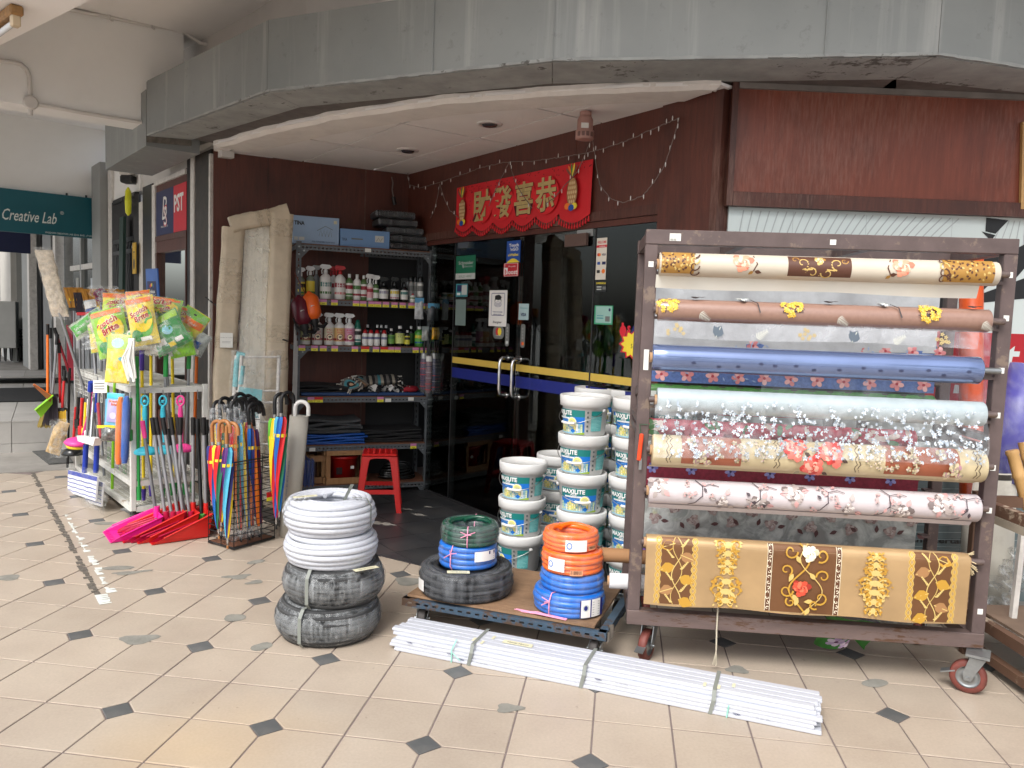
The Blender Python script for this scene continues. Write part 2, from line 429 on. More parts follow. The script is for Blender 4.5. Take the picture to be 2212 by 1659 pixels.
for k in range(4):
 vs,fs=tile_mesh(k);me=bpy.data.meshes.new('tile');me.from_pydata([tuple(v) for v in vs],[],fs);me.materials.append(m_tile);tile_me.append(me)
ex,ey=E1.normalized(),E2.normalized()
dm=bpy.data.meshes.new('dark_tile');q=CUT - .003
dv=[ex * q,ey * q,-ex * q,-ey * q]
dm.from_pydata([tuple(v + V((0,0,-.012))) for v in dv] + [tuple(v + V((0,0,-.0014))) for v in dv] + [tuple(v * .96 + V((0,0,-.0002))) for v in dv],[],[(8,9,10,11)] + [(l * 4 + i,l * 4 + (i + 1) % 4,l * 4 + 4 + (i + 1) % 4,l * 4 + 4 + i) for l in (0,1) for i in range(4)])
dm.materials.append(m_dtile)
def seen(p,mrg=40):
 d=p - EYE;z=d.dot(CF)
 if z < .3: return False
 x=CX + FPX * d.dot(CR) / z;y=CY + FPX * d.dot(CD) / z
 return -mrg < x < 2212 + mrg and -mrg < y < 1659 + mrg
def hidden_floor(c):
 if c.x > 1.0: return side(RF.a,RF.b,c) > .3
 if c.x > -2.4: return not in_entry(c) and c.y > 5.2 and (side(A0,C0,c) > .2 or c.y > 7.3 or side(C0,P1,c) > .2)
 return (c - A0).dot(LF.n) < -.15
cand=[];dark=[]
for i in range(-34,22):
 for j in range(-14,26):
  c=T0 + E1 * (i + .5) + E2 * (j + .5)
  ok=-6.2 < c.x < 4.2 and -0.6 < c.y < 8.3 and side(PAD.a,PAD.b,c) < .05 and not in_entry(c + V((0,-.2,0)))
  if hidden_floor(c): ok=False
  if ok:
   ci=i % 2;cj=j % 2 # which corner lies on an even-even point
   k={(0,0): 0,(1,0): 1,(1,1): 2,(0,1): 3}[(ci,cj)]
   cand.append(((c - EYE).length,seen(c,90),c,k))
  if i % 2 == 0 and j % 2 == 0:
   c2=T0 + E1 * i + E2 * j
   if -6.2 < c2.x < 4.2 and -0.6 < c2.y < 8.3 and side(PAD.a,PAD.b,c2) < .02 and not in_entry(c2) and not hidden_floor(c2): dark.append(((c2 - EYE).length,seen(c2),c2))
cand.sort(key=lambda t: (not t[1],t[0]));dark.sort(key=lambda t: (not t[1],t[0]))
rest=MB(m_tile)
for n,(d,s,c,k) in enumerate(cand):
 if s and n < 300:
  o=bpy.data.objects.new('tile',tile_me[k]);COL.objects.link(o);o.parent=pave;o.location=c + V((0,0,rnd.uniform(-.0007,.0005)))
 else:
  me=tile_me[k];rest.add([c + v.co for v in me.vertices],[tuple(p.vertices) for p in me.polygons])
o=rest.build('distant_tile',pave);o['kind']='stuff'
restd=MB(m_dtile)
for n,(d,s,c) in enumerate(dark):
 if s and n < 120:
  o=bpy.data.objects.new('dark_tile',dm);COL.objects.link(o);o.parent=pave;o.location=c
 else: restd.add([c + v.co for v in dm.vertices],[tuple(p.vertices) for p in dm.polygons])
o=restd.build('distant_dark_tile',pave);o['kind']='stuff'
# cement patches where something was bolted down
gf=flat((0,0,0),(1,0,0),(0,1,0),.0012)
for x,y,rx,ry,an,lb,am in ((300,1381,.085,.055,.2,3,.2),(508,1335,.05,.05,0,2,.06),(513,1246,.075,.04,.3,3,.3),(565,1397,.04,.05,.5,2,.3),(255,1227,.10,.035,.1,2,.15),
(282,1237,.10,.03,.45,3,.3),(15,1248,.07,.05,0,3,.15),(232,1131,.07,.05,0,2,.3),(1100,1530,.055,.035,.15,3,.25),(1890,1476,.06,.04,.1,2,.2),
(1592,1447,.05,.04,0,3,.2),(553,1214,.05,.04,.9,2,.2),(885,1256,.09,.07,0,3,.2),(500,1332,.03,.03,0,0,0),(550,1258,.05,.03,.7,3,.2)):
 p=G(x,y);pb=MB(m_cement);blob(pb,gf,p.x,p.y,rx,ry,16,None,an,lb,am,x);pb.build('cement_patch',pave)
 # residue of a taped line
a=G(75,1020);b=G(236,1318);sdir2=(b - a).normalized();sn=V((-sdir2.y,sdir2.x,0));Ls=(b - a).length
gb=MB(M('glue_grey',(98,92,84),.95,var=.25,vs=30,bmp=.5));wb=MB(M('old_white_paint',(210,214,208),.9,var=.1,vs=30,bmp=.4));k=.0
gs=flat((0,0,0),(1,0,0),(0,1,0),.0018)
while k < Ls * .97:
 st=rnd.uniform(.02,.06);f=k / Ls
 if f < .93 and rnd.random() < .93:
  w0,w1=.032 + rnd.uniform(-.012,.012),.032 + 1 and rnd.uniform(-.004,.004) + .008 * sin(a.x * 9) + .006 * sin(a.x * 23)
  for q0,q1,off in ((k,k + st * .93,0),):
   P=[a + sdir2 * q0 - sn * w0,a + sdir2 * (q0 + rnd.uniform(0,.008)) + sn * w1,a + sdir2 * q1 + sn * w1,a + sdir2 * (q1 + rnd.uniform(-.006,.004)) - sn * w0]
   gb.poly([gs(p.x,p.y) for p in P])
 if f > .45 and rnd.random() < .85:
  o1=.034 + rnd.uniform(-.006,.008);o2=.066 + rnd.uniform(-.02,.01)
  if f > .93: o1,o2=-.03,.03
  P=[a + sdir2 * k + sn * o1,a + sdir2 * (k + .01) + sn * o2,a + sdir2 * (k + st) + sn * (o2 + rnd.uniform(-.01,.01)),a + sdir2 * (k + st) + sn * o1]
  wb.poly([gs(p.x,p.y) for p in P][::-1])
 k += st
gb.build('glue_strip',pave);wb.build('paint_strip',pave)
# ---- dark entry floor with its own tiles
ENTRY=ARC + [C0]
mb=MB(m_black,M('dark_grout',(48,47,46),.9));mb.prism([p + V((0,0,-.01)) for p in ENTRY],(0,0,.0115),m_black)
entry=tag(mb.build('entry_floor'),kind='structure')
m_slate=M('slate_tile',(52,53,55),.38,var=.2,vs=5,objvar=.15,dirt=.45,dcol=(92,88,84))
def clip(poly,region):
 cc=V((sum(p.x for p in region) / len(region),sum(p.y for p in region) / len(region),0))
 for i in range(len(region)):
  a,b=region[i],region[(i + 1) % len(region)];sg=1 if side(a,b,cc) > 0 else -1;out=[]
  for k in range(len(poly)):
   p,q=poly[k],poly[(k + 1) % len(poly)];sp,sq=side(a,b,p) * sg,side(a,b,q) * sg
   if sp >= 0: out.append(p)
   if (sp >= 0) != (sq >= 0): out.append(p + (q - p) * (sp / (sp - sq)))
  poly=out
  if len(poly) < 3: return []
 return poly
for i in range(-2,12):
 for j in range(-9,3):
  q=C0 + DW.d * (i * .305) + DW.n * (-.02) + LW.d * 0;q=C0 + DW.d * (i * .305) + DW.n * (j * -.305)
  h=.150;P=clip([q + DW.d * sx * h + DW.n * sy * h for sx,sy in ((-1,-1),(1,-1),(1,1),(-1,1))],ENTRY)
  if len(P) >= 3:
   t=MB(m_slate);t.prism([p + V((0,0,.0012)) for p in P],(0,0,.002 + rnd.uniform(0,.0006)));t.build('slate_tile',entry)
   # torn bits of paper stuck to it
for x,y,r in ((800,1128,.09),(835,1132,.07),(770,1142,.06),(905,1112,.06),(880,1100,.05),(925,1095,.04)):
 p=G(x,y,.004);t=MB(M('old_paper',(150,146,138),.9,var=.2,vs=30));blob(t,flat((0,0,.0045),(1,0,0),(0,1,0),.0004),p.x,p.y,r,r * .45,12,None,-.4,4,.35,x);t.build('paper_scrap',entry)
 # ---- concrete strip, raised floor and steps of the neighbour
e0,e1=PAD.a - PAD.d * 5,PAD.a + PAD.d * 1.6
mb=MB(m_conc);nrm=V((-PAD.d.y,PAD.d.x,0));mb.prism([e0 + V((0,0,-.05)),e1 + V((0,0,-.05)),e1 + nrm * 3 + V((0,0,-.05)),e0 + nrm * 3 + V((0,0,-.05))],(0,0,.0525))
tag(mb.build('concrete_strip'),kind='structure')
ST=Wall(G(0,979.3),G(104,974.5));stn=V((-ST.d.y,ST.d.x,0))
m_gtile=M('grey_floor_tile',(168,165,160),.55,var=.07,vs=4,objvar=.06,dirt=.25,dcol=(120,116,110))
mb=MB(m_conc);s0,s1=ST.a - ST.d * 4,ST.a + ST.d * 2.2
mb.prism([s0 + stn * .04,s1 + stn * .04,s1 + stn * 14,s0 + stn * 14],(0,0,.30));steps=tag(mb.build('raised_floor'),kind='structure')
for k in range(10):
 a=ST.a + ST.d * (-2.9 + k * .6)
 for z0,z1,o in ((.0,.088,.0),(.092,.306,.012)):
  t=MB(m_gtile);t.prism([a + stn * o + ST.d * .003,a + stn * (o + .05) + ST.d * .003,a + stn * (o + .05) + ST.d * .597,a + stn * o + ST.d * .597],(0,0,z1 - z0));t.v=[p + V((0,0,z0)) for p in t.v];t.build('riser_tile',steps)
 for j in range(9):
  b0=a + stn * (.012 + j * .6);t=MB(m_gtile);z=.300 if j < 7 else .40
  t.prism([b0 + ST.d * .003 + V((0,0,z)),b0 + ST.d * .597 + V((0,0,z)),b0 + ST.d * .597 + stn * .594 + V((0,0,z)),b0 + ST.d * .003 + stn * .594 + V((0,0,z))],(0,0,.02));t.build('floor_tile',steps)
def plate(name,pts,z,th,mat,label,cat,group=None):
 P=[G(x,y,z) for x,y in pts];m=MB(mat);m.prism(P,(0,0,th));return tag(m.build(name),label,cat,group)
m_mat=M('rubber_mat',(26,26,27),.9,var=.2,vs=60,bmp=.6,bs=200)
plate('door_mat',[(-60,841),(108,838),(111,867),(-40,870)],.321,.012,m_mat,'black rubber mat lying on the raised grey floor at the left','mat')
plate('drain_cover',[(70,976),(140,972),(158,1000),(106,1004)],.004,.01,M('mat_grey',(84,84,82),.95,var=.3,vs=40,bmp=.8,bs=120),'flat rough grey cover on the concrete below the steps','cover')
# ---- fascia round the corner, wall above it, ceiling and beams
OUT=[V(p) for p in ((-2.836,6.131,0),(-1.5,4.774,0),(.14,4.025,0),(1.897,3.747,0),(4.4,4.41,0))]
INN=[V(p) for p in ((-2.53,6.207,0),(-1.391,5.097,0),(.158,4.402,0),(1.884,4.116,0),(4.4,4.60,0))]
m_fas=worn_paint('grey_sheet_metal',(126,128,127),(160,160,156),.16,.6,(1,1,.35),4)
def fascia_mat():
 m,nt,b,out=nt_new('grey_fascia');geo=nt.nodes.new('ShaderNodeNewGeometry');P=geo.outputs['Position']
 n1=noise(nt,P,1.6,6);c=ramp(nt,n1,[(.25,RGB(126,130,129)),(.75,RGB(144,147,145))])
 mp=nt.nodes.new('ShaderNodeMapping');mp.inputs['Scale'].default_value=(9,9,.45);nt.links.new(P,mp.inputs[0])
 n2=noise(nt,mp.outputs[0],1.0,5,.6);c=mix(nt,ramp(nt,n2,[(.55,g1(0)),(.78,g1(.6))]),c,RGB(186,186,182))
 n3=noise(nt,P,14,8,.75);c=mix(nt,ramp(nt,n3,[(.58,g1(0)),(.74,g1(.5))]),c,RGB(88,88,85))
 nt.links.new(c,b.inputs['Base Color']);b.inputs['Roughness'].default_value=.55;bump(nt,b,n3,.12,.004);return m
m_fas=fascia_mat()
m_flange=worn_paint('fascia_flange',(150,152,150),(84,82,78),.30,.7,(1,1,1),16)  # paler than the face: floor bounce light is painted into the underside
fas=thing('fascia','grey painted sheet fascia bending round the corner above the shop front','fascia',(0,4,3))
for i in range(4):
 o0,o1,i0,i1=OUT[i],OUT[i + 1],INN[i],INN[i + 1];z0,z1=H_BEAM,3.225
 d=(o1 - o0).normalized();g=d * .0015
 t=MB(m_fas)
 n=3 if i in (1,2) else 2
 p=MB(m_fas);th=(i0 - o0).normalized() * .02
 p.prism([o0 + g + V((0,0,z0)),o1 - g + V((0,0,z0)),o1 - g + (i1 - o1).normalized() * .02 + V((0,0,z0)),o0 + g + th + V((0,0,z0))],(0,0,z1 - z0));p.build('face_panel',fas)
 p=MB(m_flange);q0=o0 + (i0 - o0).normalized() * .022;q1=o1 + (i1 - o1).normalized() * .022
 p.prism([q0 + g + V((0,0,z0 - .004)),q1 - g + V((0,0,z0 - .004)),i1 - g + V((0,0,z0 - .004)),i0 + g + V((0,0,z0 - .004))],(0,0,.02));p.build('underside_panel',fas)
 p=MB(m_fas);p.prism([q0 + g + V((0,0,z1 - .02)),q1 - g + V((0,0,z1 - .02)),i1 - g + V((0,0,z1 - .02)),i0 + g + V((0,0,z1 - .02))],(0,0,.018));p.build('top_panel',fas)
 # raised seams and the torn lower lip
 for f in ((.62,) if i == 1 else (.0,.72) if i == 2 else (.35,) if i == 3 else ()):
  b0=o0 + (o1 - o0) * f;p=MB(m_fas);p.bar(b0 + V((0,-.002,z0 + .002)),b0 + V((0,-.002,z1)),.012,.006);p.build('seam',fas)
 lp=MB(m_flange);N=26;on=V((d.y,-d.x,0))
 for k in range(N):
  a=o0 + (o1 - o0) * (k / N);b=o0 + (o1 - o0) * ((k + 1) / N);zz=z0 - rnd.uniform(.002,.007 if i else .004)
  lp.add([a + on * .004 + V((0,0,z0 + .010 + rnd.uniform(-.004,.004))),b + on * .004 + V((0,0,z0 + .010 + rnd.uniform(-.004,.004))),b + on * .003 + V((0,0,zz)),a + on * .003 + V((0,0,zz))],[(0,1,2,3)])
 lp.build('lip',fas)
 # end of the fascia at the left and its lower continuation
p=MB(m_fas);p.prism([OUT[0] + V((0,0,H_BEAM)),INN[0] + V((0,0,H_BEAM)),INN[0] + V((-.012,.014,H_BEAM)),OUT[0] + V((-.012,.014,H_BEAM))],(0,0,.40));p.build('end_panel',fas)
p=MB(M('rusty_edge',(92,86,78),.8,var=.4,vs=30));p.prism([OUT[0] + V((-.012,.016,2.775)),INN[0] + V((-.012,.016,2.775)),INN[0] + V((-.012,.026,2.775)),OUT[0] + V((-.012,.026,2.775))],(0,0,.043));p.build('end_board',fas)
f0=V((-2.862,6.165,0));f1=V((-3.774,7.334,0));fn_=V((.78,.62,0))
fas2=MB(m_fas);fas2.prism([f0 + V((0,0,2.75)),f1 + V((0,0,2.75)),f1 + fn_ * .40 + V((0,0,2.75)),f0 + fn_ * .40 + V((0,0,2.75))],(0,0,.42))
tag(fas2.build('fascia'),'lower grey box fascia behind the white beam, above the window with the poster','fascia')
# wall above the fascia
m_upw=M('upper_wall',(206,203,199),.9,var=.04,vs=1.5,dirt=.2,dcol=(150,148,142))
p=MB(m_upw)
UPL=[V((-3.5,7.55,0)),V((-2.79,6.79,0)),V((-1.96,5.93,0)),V((-1.42,5.30,0)),V((.17,4.5,0)),V((1.89,4.2,0)),V((4.4,4.68,0))]
for a,b in zip(UPL,UPL[1:]):
 n=V((-(b - a).y,(b - a).x,0)).normalized()
 p.prism([a + V((0,0,2.86)),b + V((0,0,2.86)),b + n * .1 + V((0,0,2.86)),a + n * .1 + V((0,0,2.86))],(0,0,.86))
tag(p.build('upper_wall'),'plain white wall strip above the grey fascia','wall')
# corridor ceiling, beams
p=MB(m_ceil);p.prism([V(q) for q in ((-9.5,9.0,H_TOP),(-2.5,3.45,H_TOP),(-.75,2.75,H_TOP),(.6,2.75,H_TOP),(4.6,2.6,H_TOP),(4.6,5.2,H_TOP),(1.98,4.5,H_TOP),(.2,4.9,H_TOP),(-3.0,7.6,H_TOP),(-10.5,17,H_TOP),(-15,14,H_TOP))],(0,0,.15))
tag(p.build('corridor_ceiling'),kind='structure')
ed=V((.779,-.627,0));en=V((-.627,-.779,0));eb=V((-2.893,4.498,0))
p=MB(m_ceil);a=eb - ed * 9;b=eb + ed * 2.2;c=V((4.6,1.9,0));h=V((0,0,2.94))
p.prism([a + h,b + h,b + en * .30 + h,a + en * .30 + h],(0,0,.77))
tag(p.build('edge_beam'),'white painted edge beam along the outside of the covered walkway','beam')
p=MB(m_white);bd=V((.80,.60,0));b0=V((-2.90,6.325,0));b1=b0 - bd * 1.75;bn=V((-.6,.8,0))
p.prism([b1 + V((0,0,2.94)),b0 + V((0,0,2.94)),b0 + bd * .25 + bn * .02 + V((0,0,2.94)),b0 + bd * .25 + bn * .28 + V((0,0,2.94)),b1 + bn * .28 + V((0,0,2.94))],(0,0,.768))
tag(p.build('cross_beam'),'white concrete cross beam with conduit over the walkway, meeting the grey fascia','beam')
SGN=Wall(AY(0,517,9.33),AY(207,517,10.0))
p=MB(m_white);q0=SGN.pt(-3,2.845,-.06);q1=SGN.pt(1.55,2.845,-.06);nn_=-SGN.n
p.prism([q0,q1,q1 + nn_ * .3,q0 + nn_ * .3],(0,0,.864));tag(p.build('cross_beam'),'farther white cross beam with stains, directly above the teal sign','beam')
# conduits
m_cond=M('white_pvc',(214,210,205),.5,var=.05)
BW=Wall(b1,b0)
def wallpt(W,x,y,o=.015):
 u,z=W.hit(x,y,o);return W.pt(u,z,o)
cd=thing('conduit','thin white conduit running along the top of the cross beam to the fascia','conduit',wallpt(BW,300,55))
pts=[wallpt(BW,x,y,.018) for x,y in ((140,19),(240,38),(330,56),(392,66),(430,92))]
p=MB(m_cond);p.tube(pts + [V((pts[-1].x + .12,pts[-1].y + .02,pts[-1].z - .02))],.014,8);p.build('pipe',cd)
for q in (pts[1],pts[2]): p=MB(m_cond);p.box(q,(.012,.05,.04));p.build('clip',cd)
cd=thing('conduit','white conduit bending down the beam face to a junction box, then along its lower edge','conduit',wallpt(BW,66,180))
pts=[wallpt(BW,x,y,.016) for x,y in ((-70,112),(0,131),(28,134),(46,139),(58,150),(64,165),(65.5,220))]
p=MB(m_cond);p.tube(pts,.015,8);p.build('pipe',cd)
pts=[wallpt(BW,x,y,.016) for x,y in ((66,222),(180,244),(314,266))];p=MB(m_cond);p.tube(pts,.014,8);p.build('pipe',cd)
p=MB(m_cond);p.lathe([(.05,0),(.05,.035),(.04,.04)],14,pts[0] - BW.n * .016,BW.n);p.tube([pts[0] + V((0,0,-.04)),pts[0] + V((0,0,-.09))],.016,8);p.build('junction_box',cd)
# fluorescent batten under the edge beam
q=G(44,22,2.90);q2=G(-30,78,2.90);fl=thing('tube_light','unlit fluorescent tube batten under the edge beam at the top left','light fitting',(q.x,q.y,2.94),math.atan2(q.y - q2.y,q.x - q2.x))
p=MB(M('rust_batten',(150,112,66),.6,var=.3,vs=30));p.mm(-1.3,-.05,-.03,.03,-.05,-.002,None,.008);p.lb('batten',fl)
p=MB(M('tube_glass',(220,224,228),.2));p.tube([(-1.24,0,-.075),(-.1,0,-.075)],.014,10);p.lb('tube',fl)
for x in (-1.26,-.08):
 p=MB(M('lamp_holder',(190,170,140),.5));p.mm(x - .02,x + .02,-.02,.02,-.10,-.045,None,.006);p.lb('holder',fl)
 # ---- entry ceiling: panels with a plaster border following the curve
p=MB(M('ceiling_joint',(44,41,40),.9));zc=H_CEIL + .02
cc_=V((-.45,6.2,0));p.prism([q + (cc_ - q) * .05 + V((0,0,zc)) for q in ENTRY],(0,0,.04));ec=tag(p.build('entry_ceiling'),kind='structure')
m_panel=M('ceiling_panel',(238,234,231),.85,var=.04,vs=3,dirt=.10,dcol=(140,130,125),objvar=.03)
INNER=[ARC[0] + V((.35,.05,0))] + [p + (V((-.45,7.3,0)) - p).normalized() * .36 for p in ARC[2:-2]] + [ARC[-1] + V((-.42,.45,0)),C0]
cut=[p for p in INNER]
d1=(G(996,251,zc) - G(747,287,zc)).normalized()
d1=(AY(1262,300,5.3) - AY(985,272,5.0));d1=DW.d;d2=V((-d1.y,d1.x,0));cen=V((-.45,6.15,0))
for i in range(-4,5):
 for j in range(-4,5):
  q=cen + d1 * (i * .92) + d2 * (j * .60 + .16);hx,hy=.450,.290
  P=clip([q + d1 * sx * hx + d2 * sy * hy for sx,sy in ((-1,-1),(1,-1),(1,1),(-1,1))],ENTRY)
  if len(P) > 2: t=MB(m_panel);t.prism([w + V((0,0,H_CEIL + .004)) for w in P],(0,0,.015));t.build('ceiling_panel',ec)
m_plast=M('plaster',(226,220,214),.9,var=.05,vs=5,bmp=.5,bs=22,dirt=.35,dcol=(170,160,152))
t=MB(m_plast);N=len(ARC) - 2;K=10
fine=[]
for a,b in zip(ARC[1:-2],ARC[2:-1]):
 for k in range(K): fine.append(a + (b - a) * (k / K))
fine.append(ARC[-2])
for a,b in zip(fine,fine[1:]):
 c=V((-.45,7.3,0));ai=a + (c - a).normalized() * .30;bi=b + (c - b).normalized() * .30
 j0=j1_ if a is not fine[0] else 0;j1_=j1=1 and rnd.uniform(-.004,.004) + .008 * sin(a.x * 9) + .006 * sin(a.x * 23);q0_=q1_ if a is not fine[0] else 0;q1_=rnd.uniform(0,.008);ao=a - (c - a).normalized() * j0;bo=b - (c - b).normalized() * j1
 z0=H_CEIL - .014;z1=H_CEIL + .032
 vs=[ao + V((0,0,z0 + .02 + q0_)),bo + V((0,0,z0 + .02 + q1_)),bo + (c - b).normalized() * .04 + V((0,0,z0)),ao + (c - a).normalized() * .04 + V((0,0,z0)),bi + V((0,0,z0)),ai + V((0,0,z0)),ao + V((0,0,z1)),bo + V((0,0,z1)),bi + V((0,0,H_CEIL + .01)),ai + V((0,0,H_CEIL + .01))]
 t.add(vs,[(0,1,2,3),(3,2,4,5),(6,7,1,0),(5,4,8,9)])
t.build('plaster_border',ec)
# strip between fascia and plaster
t=MB(M('soffit_board',(98,92,88),.8,var=.2,vs=10,dirt=.5,dcol=(60,50,44)))
for (a,b,c,d) in ((INN[0],INN[1],V((-1.0,5.6,0)),V((-2.1,6.7,0))),(INN[1],INN[2],V((.3,4.9,0)),V((-1.0,5.6,0))),(INN[2],INN[3],V((2.0,4.36,0)),V((.3,4.9,0))),(INN[3],INN[4],V((4.4,4.75,0)),V((1.9,4.40,0)))):
 t.prism([w + V((0,0,H_CEIL + .034)) for w in (a,b,c,d)],(0,0,.02))
t.build('soffit_board',ec)
def downlight(x,y,label):
 p=G(x,y,H_CEIL + .004);o=thing('downlight',label,'light fitting',p)
 t=MB(M('lamp_ring',(205,200,196),.5));t.lathe([(.085,0),(.082,-.008),(.055,-.010),(.052,.004)],24,caps=False);t.lb('ring',o)
 t=MB(M('lamp_dark',(88,84,88),.25,metal=.6));t.lathe([(.052,-.002),(.045,-.018),(.0,-.020)],20,caps=False);t.lb('lens',o)
downlight(1058,267,'round recessed downlight in the entry ceiling nearer the motion sensor');downlight(881,324,'round recessed downlight in the entry ceiling nearer the shelf')
# ---- walls of the shop
def wallslab(name,W,u0,u1,z0,z1,mat,th=.08,o=0.0,parent=None):
 t=MB(mat);A,B=W.pt(u0,z0,o),W.pt(u1,z0,o);t.prism([A,B,B - W.n * th,A - W.n * th],(0,0,z1 - z0));return t.build(name,parent)
w=tag(wallslab('wood_wall',LW,0.0,LW.L + .03,0,H_CEIL + .02,m_woodd),'dark red-brown plywood wall behind the shelf in the entry','wall')
for u in (.42,1.25):
 wallslab('joint_strip',LW,u,u + .012,0.02,H_CEIL,m_trim,.004,.004,w)
 # header above the doors, door post
w=tag(wallslab('door_header',DW,-.02,3.20,H_HDR,H_CEIL + .02,m_woodd),'red-brown plywood panel above the glass doors, behind the red banner','wall')
wallslab('rail',DW,0.0,3.14,H_HDR - .01,H_HDR + .05,m_trim,.03,.012,w);wallslab('underside_rail',DW,0.3,3.14,H_HDR - .05,H_HDR - .012,m_woodd,.06,-.002,w)
for u in (1.15,2.35): wallslab('joint_strip',DW,u,u + .006,H_HDR + .055,H_CEIL,m_woodd,.003,.0025,w)
pw=tag(wallslab('door_post',DW,3.145,3.545,0,H_CEIL + .03,m_woodd,.12,.02),'broad dark wooden post between the doors and the right shop front','post')
wallslab('edge_trim',DW,3.55,3.60,0,H_CEIL + .03,m_trim,.10,.035,pw)
# right shop front
w=tag(wallslab('wood_wall',RF,.035,3.6,2.262,2.84,m_woodw,.05),'weathered red-brown plywood panel above the right window','wall')
wallslab('lower_rail',RF,.035,3.6,2.185,2.258,m_trim,.07,.02,w);wallslab('upper_rail',RF,.035,3.6,2.795,2.84,M('zinc_strip',(120,112,106),.6,var=.2),.02,.02,w)
wallslab('side_trim',RF,.0,.032,2.185,2.83,m_trim,.07,.022,w);wallslab('joint_strip',RF,1.68,1.70,2.262,2.79,m_woodd,.004,.004,w)
# pillar at the left end of the entry and the shop front beyond it
def lfu(x,y=600): return LF.hit(x,y)[0]
tag(wallslab('upper_front_wall',LF,-.1,lfu(246),2.745,3.6,m_upw,.1,-.03),'plain wall over the left shop front, behind the lower fascia','wall')
pl=tag(wallslab('entry_pillar',LF,lfu(455),lfu(421),0,H_BEAM,M('pillar_black',(52,48,44),.6,var=.3,vs=12,dirt=.6,dcol=(88,74,60)),.35,.0),'dark weathered pillar with white edge strips at the left of the entry','pillar')
m_strip=M('white_strip',(214,210,204),.6,var=.08,vs=20,dirt=.3)
wallslab('edge_strip',LF,lfu(421),lfu(413.5),0,H_BEAM,m_strip,.3,.012,pl);wallslab('edge_strip',LF,lfu(457),lfu(453.5),0,H_BEAM - .04,m_strip,.05,.014,pl)
wallslab('black_strip',LF,lfu(413.5),lfu(404),0,H_BEAM,m_black,.3,.002,pl)
# window with the poster
wf=thing('shop_window','narrow side window in a brown frame with a blue and red poster at its top','window',LF.pt(lfu(370),.4))
u0,u1=lfu(404),lfu(338)
wallslab('top_panel',LF,u0,u1,2.05,2.75,m_woodd,.05,0,wf);wallslab('mid_rail',LF,u0,u1,LF.hit(370,505)[1] - .05,LF.hit(370,505)[1],m_trim,.06,.01,wf)
zmid=LF.hit(370,505)[1] - .05
wallslab('pane',LF,u0 + .03,u1 - .03,.5,zmid,glass_pane('window_glass',clear=.55),.006,-.03,wf)
wallslab('side_jamb',LF,u0,u0 + .03,0,zmid,m_trim,.07,.01,wf);wallslab('side_jamb',LF,u1 - .05,u1,0,2.05,m_trim,.07,.01,wf);wallslab('base_panel',LF,u0,u1,0,.5,m_woodd,.05,0,wf)
wallslab('frame_strip',LF,u1,lfu(331.5),0,2.72,m_strip,.08,.015,wf);wallslab('top_strip',LF,u0,u1,2.70,2.74,m_strip,.02,.02,wf)
wallslab('black_upright',LF,lfu(331.5),lfu(311),0,2.74,m_black,.1,.01,wf);wallslab('white_upright',LF,lfu(311),lfu(303),0,2.6,m_strip,.1,.012,wf)
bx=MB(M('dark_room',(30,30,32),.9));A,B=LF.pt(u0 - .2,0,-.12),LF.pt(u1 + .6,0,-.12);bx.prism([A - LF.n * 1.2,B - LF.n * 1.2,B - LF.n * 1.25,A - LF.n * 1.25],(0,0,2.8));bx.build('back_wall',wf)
# poster
z1,z0=LF.hit(370,405)[1],zmid + .055
m_navy,m_red,m_wht,m_blk=M('print_navy',(28,36,84),.5),M('print_red',(205,28,48),.5),M('print_white',(232,230,226),.5),M('print_black',(20,20,22),.5)
po=MB(m_navy,m_red,m_wht);um=lfu(376.5)
fs=flat(LF.pt(u1 - .02,z0,.004),-LF.d,(0,0,1),0);Wp=u1 - u0 - .02;xm=u1 - .02 - um
A=[fs(0,0),fs(xm,0),fs(xm,z1 - z0),fs(0,z1 - z0)];po.prism(A,LF.n * .003,m_navy);A=[fs(xm,0),fs(Wp,0),fs(Wp,z1 - z0),fs(xm,z1 - z0)];po.prism(A,LF.n * .003,m_red)
fs=flat(LF.pt(u1 - .02,z0,.004),-LF.d,(0,0,1),.0045);hz=z1 - z0
po.text('B',fs,.22,xm * .5,hz * .60,m_wht,shear=.2);po.text('S',fs,.2,xm * .55,hz * .42,m_red,bold=.01);po.text('S',fs,.18,xm * .55,hz * .42,m_wht)
po.text('PRODUCTS',fs,.018,xm * .5,hz * .18,m_wht,w=xm * .4);po.text('PST',fs,.15,xm + .17,hz * .62,m_wht,w=.30,bold=.03)
tag(po.build('poster'),'blue and red poster with white letters at the top of the side window','poster')
